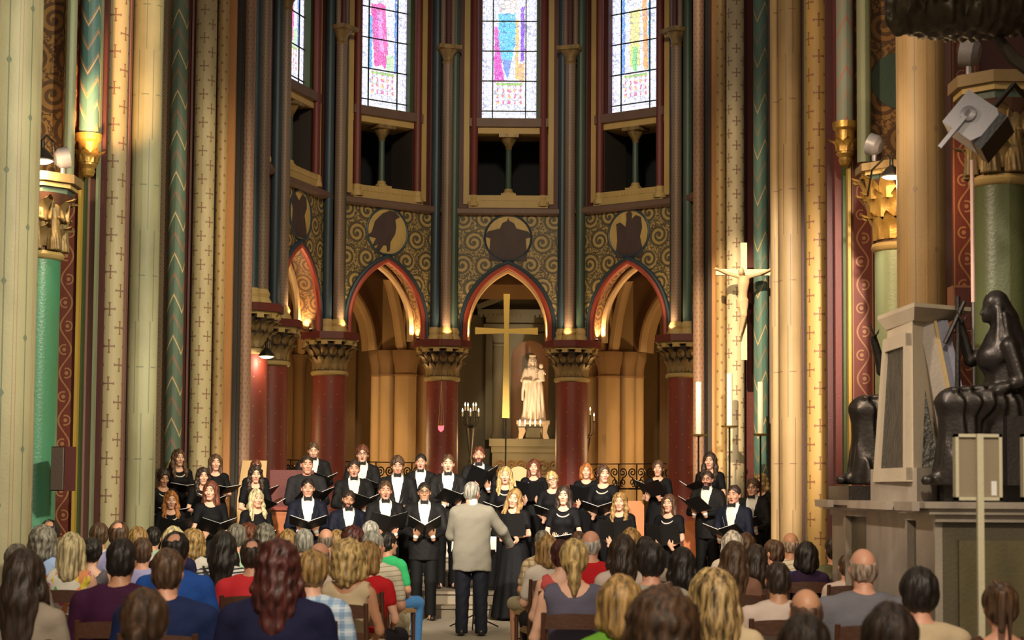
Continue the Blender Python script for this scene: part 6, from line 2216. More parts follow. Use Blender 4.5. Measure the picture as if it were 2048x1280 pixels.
AUD = [
    # left block, front rows first
    (100, 1043, 16.4, 1, 'crown', 'black', 'taupe', 'tan', {}, 'man with black hair and thinning crown before the emerald column'),
    (86, 1056, 15.2, 1, 'curly', 'grey', 'sky', 'rosy', dict(hs=1), 'curly grey-haired man in a light blue shirt'),
    (35, 1091, 11.6, 1, 'short', 'grey', 'taupe', 'rosy', {}, 'grey-haired man mostly hidden behind the near long-haired woman at far left'),
    (143, 1069, 13.4, 0, 'longbob', 'pale', 'floral_dress', 'fair', dict(sleeve=0), 'woman with pale blond bob in a bright floral dress'),
    (184, 1079, 14.4, 0, 'bun', 'black', 'grey_top', 'fair', dict(sleeve=0, wide=0.95), 'woman with pinned-up black hair and bare upper back'),
    (199, 1050, 17.6, 1, 'tousled', 'brown', 'white_tee', 'rosy', {}, 'brown-haired listener in front of the cream pier with crosses'),
    (238, 1046, 16.4, 1, 'crown', 'brown', 'lilac', 'rosy', {}, 'man with reddish bald crown at the foot of the left pier'),
    (276, 1056, 17.8, 0, 'bob', 'gold', 'pastel', 'fair', {}, 'woman with golden brown bob behind the plum-shirted man'),
    (285, 1078, 14.2, 1, 'short', 'brown', 'lilac', 'rosy', {}, 'brown-haired man in a lilac shirt'),
    (307, 1055, 18.4, 1, 'short', 'black', 'mint', 'rosy', {}, 'man with sleek dark hair left of the blond woman'),
    (244, 1081, 10.3, 1, 'short', 'black', 'plum', 'tan', dict(wide=1.2, sleeve=0.9), 'broad dark-haired man in a plum shirt'),
    (347, 1056, 16.0, 0, 'bob', 'pale', 'navy_knit', 'fair', {}, 'blond woman behind the balding man in royal blue'),
    (352, 1068, 12.2, 1, 'crown', 'black', 'royal_tee', 'rosy', dict(wide=1.15, yaw=-6), 'dark-haired man with small bald spot in a royal blue T-shirt'),
    (386, 1062, 17.0, 0, 'curly', 'gold', 'pastel', 'fair', dict(sleeve=0.4), 'woman with golden curls and a white top'),
    (447, 1066, 14.0, 0, 'long', 'black', 'striped_top', 'fair', dict(strap=1), 'woman with long black hair in a striped top'),
    (473, 1052, 17.0, 1, 'tousled', 'grey', 'mint', 'rosy', {}, 'grey-brown haired listener in a mint shirt'),
    (497, 1050, 18.4, 0, 'curly', 'auburn', 'white_tee', 'fair', {}, 'woman with curly auburn hair below the pale-haired singer'),
    (530, 1050, 18.0, 0, 'wavy', 'grey', 'mint', 'fair', {}, 'woman with wavy grey-brown hair below the orange bench'),
    (576, 1061, 18.2, 0, 'longbob', 'gold', 'taupe', 'fair', {}, 'woman with straight golden hair beside the grey-haired man'),
    (608, 1060, 15.6, 1, 'short', 'silver', 'taupe', 'rosy', {}, 'man with thick silver-grey hair, left centre'),
    (652, 1058, 17.6, 1, 'ring', 'fringe', 'taupe', 'rosy', {}, 'bald man in the front left block'),
    (674, 1062, 18.6, 0, 'longbob', 'gold', 'taupe', 'fair', {}, 'woman with light brown hair beside the bald man'),
    (706, 1056, 17.4, 0, 'curly', 'wine', 'brown_top', 'fair', {}, 'woman with dark red-brown hair, front left block'),
    (741, 1046, 19.0, 1, 'tousled', 'silver', 'taupe', 'rosy', {}, 'silver-haired man in the very front of the left block'),
    (505, 1082, 12.8, 1, 'crown', 'dark', 'graphic_tee', 'rosy', dict(wide=1.12, yaw=4), 'man in a red T-shirt with a blue picture on the back'),
    (640, 1086, 13.0, 1, 'ring', 'fringe', 'rose_white', 'rosy', dict(yaw=-8), 'older man with bald forehead in a pinkish shirt'),
    (747, 1064, 14.6, 1, 'short', 'silver', 'pale_striped_shirt', 'rosy', dict(yaw=-14, legs='khaki', hyaw=-20), 'grey-haired man in pale stripes and khaki trousers by the aisle'),
    (776, 1066, 17.8, 1, 'short', 'black', 'green_tee', 'rosy', dict(yaw=-30, legs='jeans', hyaw=-10), 'black-haired man in bright green with blue jeans at the aisle'),
    (626, 1107, 10.4, 1, 'tousled', 'gold', 'plaid_shirt', 'fair', dict(yaw=-8, strap=1), 'boy with light brown hair in a blue plaid shirt'),
    (698, 1084, 12.0, 0, 'curly', 'blond', 'cream_top', 'tan', dict(sleeve=0, yaw=-12, legs='khaki'), 'woman with curly blond hair and bare tanned arm'),
    (738, 1086, 13.4, 0, 'bob', 'gold', 'red_tee', 'fair', dict(sleeve=0.4, yaw=-16, hyaw=-30), 'woman with streaked hair in a red top near the aisle'),
    (556, 1086, 8.7, 0, 'wavy', 'wine', 'navy_knit', 'tan', dict(wide=1.35, sleeve=0.8), 'woman with long dark red curls in a navy top'),
    (336, 1101, 9.4, 1, 'short', 'brown', 'navy_tee', 'rosy', dict(wide=1.2), 'man with cropped brown hair in a navy T-shirt'),
    (48, 1104, 9.0, 0, 'verylong', 'dark', 'taupe', 'fair', dict(wide=1.05), 'woman with very long dark brown hair at the left edge'),
    (290, 1186, 6.4, 0, 'pony', 'brown', 'brown_top', 'fair', dict(wide=1.0), 'woman with parted brown hair at the bottom left'),
    # right block
    (1086, 1063, 17.6, 1, 'short', 'grey', 'tan_plaid_shirt', 'tan', dict(yaw=28, legs='khaki', shorts=True, hyaw=-10), 'man in a tan plaid shirt and shorts at the aisle'),
    (1096, 1073, 15.4, 0, 'bob', 'gold', 'white_tee', 'fair', dict(yaw=10, strap=-1), 'woman with ginger-blond bob in a white T-shirt'),
    (1122, 1082, 13.6, 0, 'short', 'wine', 'coral', 'fair', dict(yaw=8, sleeve=0), 'woman in a coral top, mostly hidden behind the blond ponytail'),
    (1148, 1083, 11.2, 0, 'pony', 'blond', 'slate', 'fair', dict(sleeve=0, wide=1.15), 'woman with blond ponytail in a slate sleeveless top'),
    (1157, 1064, 18.2, 1, 'short', 'brown', 'taupe', 'rosy', {}, 'brown-haired listener behind the white-haired man in red'),
    (1182, 1062, 14.6, 1, 'ring', 'white', 'red_tee', 'rosy', dict(wide=1.1, hyaw=-8), 'white-haired balding man in a red T-shirt'),
    (1246, 1072, 13.4, 0, 'long', 'dark', 'rose_white', 'fair', {}, 'woman with long dark hair in a pinkish white top'),
    (1262, 1058, 17.8, 0, 'bob', 'gold', 'taupe', 'fair', {}, 'golden-haired woman hidden behind the long dark-haired woman'),
    (1291, 1075, 15.4, 1, 'short', 'black', 'taupe', 'rosy', {}, 'black-haired man below the brown-haired singer'),
    (1302, 1090, 11.4, 1, 'tousled', 'black', 'stone_polo', 'rosy', dict(wide=1.1), 'dark-haired man in a stone-coloured polo shirt'),
    (1365, 1098, 13.2, 0, 'long', 'black', 'pale_striped_shirt', 'fair', dict(tilt=0) if False else {}, 'black-haired woman in a pale striped top'),
    (1465, 1064, 17.4, 0, 'bob', 'white', 'white_tee', 'fair', dict(sleeve=1.6), 'white-haired woman in white at the front right'),
    (1492, 1068, 18.4, 0, 'bob', 'brown', 'taupe', 'fair', {}, 'brown-haired woman beside the white-haired one'),
    (1468, 1086, 13.4, 0, 'long', 'brown', 'brown_knit', 'tan', dict(sleeve=0.8), 'woman with straight brown hair in a brown knit top'),
    (1511, 1092, 14.2, 0, 'verylong', 'dark', 'brown_top', 'fair', {}, 'woman with very long brown hair, right block'),
    (1546, 1082, 15.4, 1, 'short', 'brown', 'royal_tee', 'rosy', dict(hyaw=40, yaw=6), 'man in blue turning his face to the left, right block'),
    (1581, 1066, 16.6, 1, 'ring', 'stubble', 'pale_striped_shirt', 'tan', {}, 'bald tanned man in a striped shirt at the right pier'),
    (1613, 1086, 15.4, 0, 'bob', 'black', 'purple_dark', 'fair', {}, 'woman with black hair in a dark purple top'),
    (1668, 1076, 16.0, 1, 'short', 'dark', 'olive_tee', 'rosy', {}, 'man in an olive T-shirt in front of the marble monument'),
    (1694, 1110, 14.8, 1, 'crop', 'brown', 'rose_white', 'rosy', {}, 'man in a pinkish shirt before the marble base'),
    (1556, 1126, 10.8, 1, 'crop', 'dark', 'rose_white', 'tan', dict(wide=1.12), 'man with cropped dark hair in a pale T-shirt'),
    (1418, 1142, 9.4, 0, 'bob', 'blond', 'cream_top', 'fair', {}, 'blond woman hidden behind the streaky-haired woman'),
    (1434, 1144, 8.3, 0, 'long', 'highlit', 'cream_top', 'fair', dict(wide=1.1), 'woman with streaky highlighted long hair in cream'),
    (1726, 1098, 10.4, 1, 'ring', 'stubble', 'blue_grey', 'rosy', dict(wide=1.25, sleeve=0.8), 'bald man in a blue-grey shirt'),
    (1612, 1179, 8.2, 1, 'ring', 'darkfringe', 'white_tee', 'tan', dict(strap=-1), 'tanned bald man with dark fringe and a bag strap'),
    (1838, 1143, 8.6, 1, 'tousled', 'black', 'cream_top', 'rosy', dict(wide=1.1), 'man with thick black hair in a cream shirt at right'),
    (2000, 1170, 8.4, 0, 'updo', 'brown', 'brown_top', 'rosy', dict(sleeve=0), 'woman with messy brown updo at the right edge'),
    (1241, 1156, 8.0, 0, 'bob', 'gold', 'grass_top', 'fair', {}, 'woman with strawberry blond bob in grass green'),
    (1326, 1192, 6.2, 0, 'puffy', 'brown', 'brown_top', 'fair', {}, 'woman with fuzzy brown hair at the bottom centre right'),
    (1780, 1213, 6.4, 0, 'longbob', 'dark', 'brown_top', 'fair', {}, 'dark-haired woman at the bottom right'),
    (1608, 1240, 6.0, 1, 'tousled', 'dark', 'olive_tee', 'rosy', {}, 'dark-haired head lowest at the bottom right'),
]
for (px, top, d, male, hair, col, mat, sk, ex, lb) in AUD:
    seated(px, top, d, male, hair, col, mat, skn=sk, label=lb, **ex)
# ------------------------------------------------------------------ gold processional cross in the middle of the choir
D = 29.0
c0 = P(1013, 662, D)
root = empty('standing_cross', (c0.x, D, 0.68), 'tall gold cross with flaring arms on a thin pole in the apse centre', 'cross')
zt, zb, zx = P(1015, 588, D).z - 0.68, P(1009, 836, D).z - 0.68, c0.z - 0.68
s_ = SC(D)
m2 = MB()
m2.prism([(-13 / s_ / 2, zt), (-9 / s_ / 2, zx), (-15 / s_ / 2, zb), (15 / s_ / 2, zb), (9 / s_ / 2, zx), (13 / s_ / 2, zt)][::-1], -0.02, 0.02)
m2.build('upright', 'gold_cross', root)
m2 = MB()
w_ = 63 / s_
m2.prism([(-w_, zx + 7 / s_), (-w_, zx - 7 / s_), (0, zx - 4 / s_), (w_, zx - 7 / s_), (w_, zx + 7 / s_), (0, zx + 4 / s_)], -0.016, 0.016)
m2.build('crossbar', 'gold_cross', root)
m2 = MB()
m2.tube([(0, 0.0, 0), (0, 0.0, zb + 0.02)], 0.014, 8)
m2.lathe([(0.22, 0), (0.22, 0.02), (0.03, 0.05)], 16)
m2.build('pole', 'iron', root)

# ------------------------------------------------------------------ statues from distance fields
plain('statue_stone', (0.68, 0.52, 0.36), 0.7, amt=0.35, scale=6, dark=(0.20, 0.12, 0.07))


def statue_mesh(name, F, mat):
    V, Q = F.net()
    return np_mesh(name, V, Q, None, [mat])


# Madonna and child, front is -Y
D = 38.3
b0 = P(1066, 842, D)
hgt = P(1066, 711, D).z - b0.z
k = hgt / 1.70
root = empty('statue', (b0.x, D, b0.z), 'pale stone statue of a crowned mother holding a child, in the niche', 'statue')
root.scale = (k, k, k)
F = Field((-0.42, -0.36, 0), (0.42, 0.32, 1.55), 0.017)
F.stack([(0.0, 0.0, 0, 0.30, 0.24), (0.4, 0.02, 0, 0.26, 0.21), (0.9, 0.03, 0, 0.235, 0.19), (1.15, 0.0, 0, 0.20, 0.15), (1.32, -0.02, 0, 0.20, 0.13), (1.42, -0.02, 0, 0.10, 0.08)], 0.02, wob=(0.10, 13, 0.4))
for a, b, r0, r1 in (((-0.19, 0, 1.32), (-0.27, -0.04, 1.05), 0.065, 0.06), ((-0.27, -0.04, 1.05), (-0.06, -0.24, 1.02), 0.06, 0.04), ((0.17, 0, 1.32), (0.24, -0.06, 1.08), 0.065, 0.06),
                     ((0.24, -0.06, 1.08), (0.12, -0.22, 1.04), 0.06, 0.045)):
    F.cap(a, b, r0, r1, 0.02)
F.cap((-0.24, -0.12, 1.02), (-0.28, -0.10, 0.55), 0.05, 0.03, 0.03)
F.cap((0.05, -0.16, 1.0), (-0.10, -0.20, 0.15), 0.06, 0.03, 0.03)
F.add(lambda X, Y, Z: 0.008 * np.sin(X * 48 + Z * 9) * (Z < 1.1))
link('robe', statue_mesh('robe', F, 'statue_stone'), root)
V, Q, mi = HEADS[(0, 0, 0)]
link('head', np_mesh('head', np_xf(V, Matrix.Rotation(0.15, 3, 'Z'), (-0.02, -0.02, 1.55)), Q, None, ['statue_stone']), root)
V, Q = hair_template('long')
link('veil', np_mesh('veil', V + np.array((-0.02, -0.01, 1.55), np.float32), Q, None, ['statue_stone']), root)
m2 = MB()
m2.lathe([(0.075, 1.62), (0.095, 1.70), (0.085, 1.71), (0.06, 1.66)], 12, -0.02, 0)
m2.build('crown', 'statue_stone', root)
F = Field((0.0, -0.36, 0.95), (0.40, 0.0, 1.58), 0.014)
F.stack([(1.02, 0.20, -0.17, 0.10, 0.09), (1.2, 0.20, -0.17, 0.085, 0.075), (1.32, 0.20, -0.17, 0.075, 0.06)], 0.02)
F.ell((0.20, -0.18, 1.42), (0.060, 0.068, 0.075), 0.015)
F.cap((0.27, -0.18, 1.28), (0.31, -0.26, 1.20), 0.03, 0.022, 0.01)
F.cap((0.14, -0.2, 1.28), (0.08, -0.27, 1.22), 0.03, 0.022, 0.01)
F.cap((0.16, -0.2, 1.05), (0.12, -0.26, 0.86), 0.04, 0.03, 0.01)
link('child', statue_mesh('child', F, 'statue_stone'), root)
root = empty('statue_pedestal', (b0.x, D, P(1066, 880, D).z), 'small scrolled stone pedestal under the mother-and-child statue', 'pedestal')
hh = b0.z - root.location.z
m2 = MB()
m2.box(-0.36, 0.36, -0.26, 0.24, hh * 0.80, hh)
m2.build('slab', 'statue_stone', root)
for sx in (-1, 1):
    m2 = MB()
    m2.prism([(sx * 0.20, hh * 0.8), (sx * 0.34, hh * 0.8), (sx * 0.30, hh * 0.4), (sx * 0.36, 0.0), (sx * 0.24, 0.0), (sx * 0.16, hh * 0.45)][::sx], -0.22, 0.2)
    m2.build('console', 'statue_stone', root)
m2 = MB()
m2.box(-0.16, 0.16, -0.10, 0.2, 0, hh * 0.8)
m2.build('core', 'stone_grey', root)


def candelabrum(px, d, base_py, mid_py, top_py, label, n=7):
    p = P(px, mid_py, d)
    z0, z1 = P(px, base_py, d).z, P(px, top_py, d).z
    r = empty('candelabrum', (p.x, d, z0), label, 'candelabrum', 'lit candelabra')
    m2 = MB()
    m2.lathe([(0.12, 0), (0.12, 0.03), (0.03, 0.10), (0.045, 0.3), (0.02, 0.34), (0.10, p.z - z0 - 0.06), (0.02, p.z - z0 - 0.02), (0.03, p.z - z0 + 0.2)], 12)
    m2.build('stem', 'bronze', r)
    for i in range(n):
        x = (i - (n - 1) / 2) * 0.34 / (n - 1) * 1.0
        zc = z1 - z0 - 0.16 - (0.14 if i in (0, n - 1, n // 2) else 0.02)
        y = -0.08 if i % 2 else 0.0
        m2 = MB()
        m2.tube([(0, 0, p.z - z0), (x * 0.6, y, p.z - z0 - 0.02), (x, y, p.z - z0 + 0.06), (x, y, zc)], 0.012, 6)
        m2.lathe([(0.01, zc - 0.01), (0.035, zc), (0.035, zc + 0.012)], 8, x, y)
        m2.build('arm', 'bronze', r)
        m2 = MB()
        m2.lathe([(0.016, zc), (0.016, zc + 0.11), (0.003, zc + 0.115)], 8, x, y)
        cd = m2.build('candle', 'wax', r)
        m2 = MB()
        m2.lathe([(0.004, zc + 0.115), (0.014, zc + 0.135), (0.010, zc + 0.155), (0.001, zc + 0.19)], 8, x, y)
        m2.build('flame', 'flame', cd)
    return r


candelabrum(941, 37.0, 950, 850, 806, 'many-armed candelabrum with lit candles left of the gold cross')
candelabrum(1172, 37.4, 950, 870, 815, 'candelabrum half hidden behind the column right of the mother-and-child statue', 5)
candelabrum(508, 30.2, 950, 912, 885, 'dark candelabrum at the foot of the lit red column on the left', 3)

# altar candles in front of the statue
p = P(1062, 846, 37.9)
r = empty('altar_candle_rack', (p.x - 0.02, 37.75, P(1062, 878, 37.8).z), 'row of small lit candles at the feet of the mother-and-child statue', 'candle rack')
zc = P(1062, 853, 37.75).z - r.location.z
m2 = MB()
m2.box(-0.28, 0.28, -0.03, 0.03, zc - 0.02, zc)
for sx in (-0.26, 0.26):
    m2.tube([(sx, 0, 0), (sx, 0, zc)], 0.012, 6)
m2.build('rack', 'iron', r)
for i in range(5):
    x = -0.22 + 0.11 * i
    m2 = MB()
    m2.lathe([(0.016, zc), (0.016, zc + 0.07), (0.002, zc + 0.075)], 8, x, 0)
    cd = m2.build('candle', 'wax', r)
    m2 = MB()
    m2.lathe([(0.004, zc + 0.075), (0.018, zc + 0.10), (0.001, zc + 0.15)], 8, x, 0)
    m2.build('flame', 'flame', cd)

# ------------------------------------------------------------------ hanging sanctuary lamp
D = 33.2
p = P(882, 856, D)
r = empty('sanctuary_lamp', (p.x, D, p.z), 'small red glowing lamp hanging on thin wires before the left centre column', 'lamp')
m2 = MB()
m2.lathe([(0.015, -0.07), (0.05, -0.03), (0.055, 0.03), (0.05, 0.05)], 12, cap=True)
m2.build('glass', 'red_glass_lit', r)
m2 = MB()
m2.lathe([(0.056, 0.04), (0.06, 0.05), (0.056, 0.06)], 12, cap=False)
m2.build('rim', 'brass', r)
zt = P(882, 675, D).z - p.z
for dx, dy in ((-0.05, 0), (0.05, 0), (0, 0.05)):
    m2 = MB()
    m2.tube([(dx, dy, 0.05), (0, 0, 0.9), (0, 0, zt + 8)], 0.0035, 5)
    m2.build('wire', 'brass', r)

# ------------------------------------------------------------------ crucifix on the right pier
D = 25.0
s_ = SC(D)
p = P(1487, 545, D)
r = empty('crucifix', (p.x, D, p.z), 'pale crucifix with carved figure hanging on the right choir pier', 'crucifix')
m2 = MB()
m2.box(-6.5 / s_, 6.5 / s_, -0.03, 0.03, P(1487, 720, D).z - p.z, P(1487, 486, D).z - p.z)
m2.build('upright', plain('cross_white', (0.78, 0.66, 0.48), 0.5, amt=0.1), r)
m2 = MB()
m2.box(-56 / s_, 56 / s_, -0.04, 0.02, -6 / s_, 6 / s_)
m2.build('crossbar', 'cross_white', r)
m2 = MB()
m2.box(-0.04, 0.04, 0.03, 0.50, -0.36, -0.30)
m2.build('wall_hook', 'iron', r)
F = Field((-0.45, -0.22, -1.0), (0.45, 0.02, 0.12), 0.012)
sk_ = 1.0
F.stack([(-0.42, -0.03, -0.08, 0.075, 0.055), (-0.30, -0.02, -0.08, 0.065, 0.05), (-0.16, -0.01, -0.08, 0.085, 0.06), (-0.06, 0, -0.08, 0.07, 0.05)], 0.02)
for sx in (-1, 1):
    F.cap((sx * 0.07, -0.08, -0.07), (sx * 0.22, -0.07, -0.03), 0.030, 0.024, 0.02)
    F.cap((sx * 0.22, -0.07, -0.03), (sx * 0.38, -0.06, 0.04), 0.024, 0.016, 0.01)
    F.ell((sx * 0.40, -0.06, 0.045), (0.03, 0.015, 0.02), 0.01)
F.ell((-0.05, -0.12, 0.0), (0.045, 0.05, 0.058), 0.02)
F.cap((-0.06, -0.09, -0.42), (-0.03, -0.13, -0.62), 0.045, 0.034, 0.02)
F.cap((-0.03, -0.13, -0.62), (-0.05, -0.07, -0.84), 0.032, 0.022, 0.01)
F.cap((0.01, -0.09, -0.42), (0.0, -0.13, -0.63), 0.045, 0.034, 0.02)
F.cap((0.0, -0.13, -0.63), (-0.045, -0.09, -0.86), 0.032, 0.022, 0.01)
F.cap((-0.05, -0.09, -0.85), (-0.07, -0.13, -0.93), 0.022, 0.018, 0.01)
F.stack([(-0.52, -0.03, -0.08, 0.085, 0.07), (-0.40, -0.03, -0.08, 0.085, 0.065)], 0.02)
link('figure', statue_mesh('figure', F, plain('corpus', (0.62, 0.42, 0.26), 0.6, amt=0.3, scale=12)), r)

# ------------------------------------------------------------------ tall candles
for i, (px, t, b, dish) in enumerate(((1397, 764, 868, 870), (1459, 747, 852, 853), (1521, 764, 866, 869))):
    D = 24.6 + 0.2 * (i == 1)
    p = P(px, dish, D)
    fl_ = 0.53
    r = empty('candlestick', (p.x, D, fl_), ['leftmost of three tall white candles on iron stands at right', 'middle and highest of three tall white candles under the crucifix', 'rightmost of three tall white candles, by the teal shaft'][i], 'candlestick', 'tall altar candles')
    zd = p.z - fl_
    m2 = MB()
    m2.lathe([(0.16, 0), (0.16, 0.02), (0.016, 0.06), (0.013, zd - 0.03), (0.02, zd)], 12)
    m2.build('stand', 'iron', r)
    m2 = MB()
    m2.lathe([(0.01, zd - 0.03), (0.11, zd - 0.012), (0.125, zd + 0.01), (0.11, zd + 0.004), (0.02, zd)], 18)
    m2.build('dish', 'brass', r)
    m2 = MB()
    hc = P(px, t, D).z - p.z
    m2.lathe([(0.041, zd), (0.041, zd + hc), (0.01, zd + hc + 0.004)], 14)
    m2.build('candle', 'wax', r)

# ------------------------------------------------------------------ seats of the sanctuary
D = 25.3
a, b = P(452, 922, D), P(508, 1020, D)
r = empty('presider_chair', ((a.x + b.x) / 2, D + 0.9, 0.68), 'pale wooden high-backed seat behind the women singers', 'chair')
hw = (b.x - a.x) / 2
zt = P(480, 921, D + .9).z - 0.68
m2 = MB()
m2.prism([(-hw - 0.02, 0.45), (hw, 0.45), (hw + 0.05, zt), (-hw + 0.10, zt)], 0, 0.05)
m2.build('backrest', 'wood_pale', r)
m2 = MB()
m2.box(-hw, hw, -0.5, 0.05, 0.40, 0.46)
m2.build('seat', 'wood_pale', r)
for sx in (-1, 1):
    m2 = MB()
    x = sx * (hw - 0.03)
    m2.box(x - 0.03, x + 0.03, -0.5, 0.05, 0, 0.40)
    m2.build('side_panel', 'wood_pale', r)
D = 24.3
a, b = P(541, 1000, D), P(580, 1000, D)
r = empty('choir_bench', ((a.x + b.x) / 2 + 0.05, D + 0.6, 0.53), 'red bench with orange panel behind the women singers', 'bench')
m2 = MB()
z1 = P(560, 940, D + .6).z - 0.53
z2 = P(560, 1013, D + .6).z - 0.53
m2.box(-0.28, 0.34, 0, 0.06, z2, z1)
m2.build('backrest', 'dark_red', r)
m2 = MB()
m2.box(-0.28, 0.34, -0.35, 0.06, max(z2 - 0.05, 0.3), z2)
m2.build('seat', 'vermilion', r)
m2 = MB()
m2.box(-0.24, 0.30, -0.30, -0.26, 0, max(z2 - 0.05, 0.3))
m2.build('front_panel', 'wood_orange', r)
for px, py, lb in ((1272, 1020, 'orange wooden chair between the two women right of centre'), (1397, 1060, 'orange wooden chair beside the man with glasses at right')):
    D = 23.9
    q = P(px, py, D)
    r = empty('choir_chair', (q.x, D + 0.35, 0.33), lb, 'chair')
    zt = P(px, py - 18, D + .3).z - 0.33
    m2 = MB()
    m2.prism([(-0.15, 0.45), (0.15, 0.45), (0.15, zt - 0.06), (0.10, zt), (-0.10, zt), (-0.15, zt - 0.06)], 0.18, 0.205)
    m2.build('backrest', 'wood_orange', r)
    m2 = MB()
    m2.box(-0.21, 0.21, -0.2, 0.2, 0.42, 0.45)
    m2.build('seat', 'wood_orange', r)
    for x in (-0.19, 0.19):
        for y in (-0.18, 0.18):
            m2 = MB()
            m2.tube([(x, y, 0), (x, y, 0.42)], 0.016, 6)
            m2.build('leg', 'grey_metal', r)
D = 26.2
q = P(1037, 935, D)
r = empty('round_back_chair', (q.x, D, 0.68), 'pale wooden chair with round-topped back right of the singing blond woman', 'chair')
zt = q.z - 0.68
m2 = MB()
m2.prism([(-0.16, 0.45), (0.16, 0.45), (0.17, zt - 0.15)] + [(0.17 * math.cos(t * PI / 8), zt - 0.15 + 0.17 * math.sin(t * PI / 8)) for t in range(1, 8)] + [(-0.17, zt - 0.15)], 0.18, 0.21)
m2.build('backrest', 'wood_pale', r)
m2 = MB()
m2.box(-0.21, 0.21, -0.2, 0.2, 0.42, 0.45)
m2.build('seat', 'wood_pale', r)
for x in (-0.19, 0.19):
    for y in (-0.18, 0.18):
        m2 = MB()
        m2.tube([(x, y, 0), (x, y, 0.42)], 0.016, 6)
        m2.build('leg', 'wood_pale', r)

# low white altar block behind the conductor
D = 26.4
q = P(892, 1120, 23.0)
r = empty('altar_table', (P(893, 1120, D).x, D, 0.68), 'bright white altar block glimpsed beside the conductor', 'altar')
m2 = MB()
m2.box(-0.9, 0.9, -0.3, 0.3, 0, 0.85)
m2.build('block', 'white_paint', r)
m2 = MB()
m2.box(-1.05, 1.05, -0.42, 0.42, 0.85, 0.95)
m2.build('table_top', 'white_paint', r)

# conductor's music stand
D = 21.3
q = P(938, 1120, D)
r = empty('music_stand', (q.x + 0.06, D, 0), 'music stand with open white score in front of the conductor', 'music stand')
m2 = MB()
m2.tube([(0, 0, 0.05), (0, 0, 0.98)], 0.012, 8)
m2.build('pole', 'iron', r)
for a in (0.5, 2.6, 4.7):
    m2 = MB()
    m2.tube([(0, 0, 0.16), (0.34 * math.cos(a), 0.34 * math.sin(a), 0.012)], 0.009, 6)
    m2.build('leg', 'iron', r)
M = Matrix.Translation((0, 0, 1.0)) @ Matrix.Rotation(math.radians(30), 4, 'X')
m2 = MB()
m2.box(-0.26, 0.26, -0.17, 0.17, 0, 0.012, M=M)
m2.box(-0.26, 0.26, -0.20, -0.17, 0, 0.05, M=M)
m2.build('desk', 'iron', r)
sc_ = empty('music_score', r.location, 'open white score lying on the conductor\'s stand', 'score')
for sx in (-1, 1):
    m2 = MB()
    a, b = sorted((sx * 0.005, sx * 0.27))
    m2.box(a, b, -0.165, 0.165, 0.014, 0.026, M=M)
    m2.build('page', 'paper', sc_)

# ------------------------------------------------------------------ lamps on the capitals
def drum_lamp(px, py, d, r_, label, aim, lit, watts=0):
    p = P(px, py, d)
    o = empty('drum_floodlight', p, label, 'floodlight')
    o.rotation_euler = Vector(aim).to_track_quat('-Z', 'Y').to_euler()
    m2 = MB()
    m2.lathe([(r_ * 0.6, r_ * 0.7), (r_ * 0.95, r_ * 0.35), (r_, -r_ * 0.5), (r_ * 0.9, -r_ * 0.52), (r_ * 0.85, -r_ * 0.3), (0.01, -r_ * 0.3)], 20, cap=False)
    m2.lathe([(0.001, r_ * 0.72), (r_ * 0.6, r_ * 0.7)], 20, cap=False)
    m2.build('housing', 'grey_metal', o)
    m2 = MB()
    m2.lathe([(0.001, -r_ * 0.42), (r_ * 0.84, -r_ * 0.42)], 20, cap=False)
    m2.build('lens', 'lamp_white' if lit else 'grey_metal', o)
    m2 = MB()
    Mi = o.rotation_euler.to_matrix().inverted()
    dn = Mi @ Vector((0, 0, -1))
    m2.tube([Vector((0, 0, 0)), dn * r_ * 1.5], r_ * 0.22, 8)
    m2.build('foot', 'grey_metal', o)
    return o


def pendant(px, py, d, r_, label, color, watts, blen=0.5):
    p = P(px, py, d)
    o = empty('pendant_lamp', p, label, 'lamp')
    m2 = MB()
    m2.lathe([(r_, 0), (r_ * 0.95, r_ * 0.15), (r_ * 0.5, r_ * 0.75), (r_ * 0.2, r_ * 1.0), (r_ * 0.18, r_ * 1.6), (0.01, r_ * 1.7)], 18, cap=False)
    m2.build('shade', 'iron', o)
    m2 = MB()
    m2.lathe([(0.001, -r_ * 0.35), (r_ * 0.5, -r_ * 0.28), (r_ * 0.88, -0.01), (0.001, 0.0)], 16, cap=False)
    m2.build('bulb', 'lamp_glow', o)
    m2 = MB()
    m2.tube([(0, 0, r_ * 1.6), (0, 0.15, r_ * 2.3), (0, blen * 0.8, r_ * 2.2), (0, blen, 0.0)], r_ * 0.1, 6)
    m2.build('bracket', 'iron', o)
    point('pendant_light', p + Vector((0, 0, -r_ * 0.7)), watts, color, r_ * 0.5)
    return o


drum_lamp(126, 316, 17.35, 0.11, 'round floodlight shining to the right above the emerald column', (1.0, 0.45, 0.25), True)
pendant(84, 320, 16.9, 0.12, 'lit iron lamp on the emerald column capital', WARM, 60)
drum_lamp(1748, 290, 17.3, 0.11, 'grey round floodlight on the leaf capital at right', (-0.9, 0.5, 0.4), False)
pendant(1783, 352, 16.2, 0.10, 'lit bell lamp beside the tan pier at right', WARM, 60, 1.1)
drum_lamp(1938, 105, 13.7, 0.12, 'grey round floodlight on the capital at the upper right', (-0.9, 0.4, 0.2), False)
pendant(533, 712, 28.0, 0.13, 'lit lamp in front of the left apse capitals', HALO, 16)
# light cone of the left floodlight on the cream pier
p = P(140, 312, 17.3)
spot('floodlight_left', p + Vector((0.22, 0.20, 0.06)), P(222, 150, 19.6), 560, (1.0, 0.52, 0.20), 44, 0.6, 0.05)

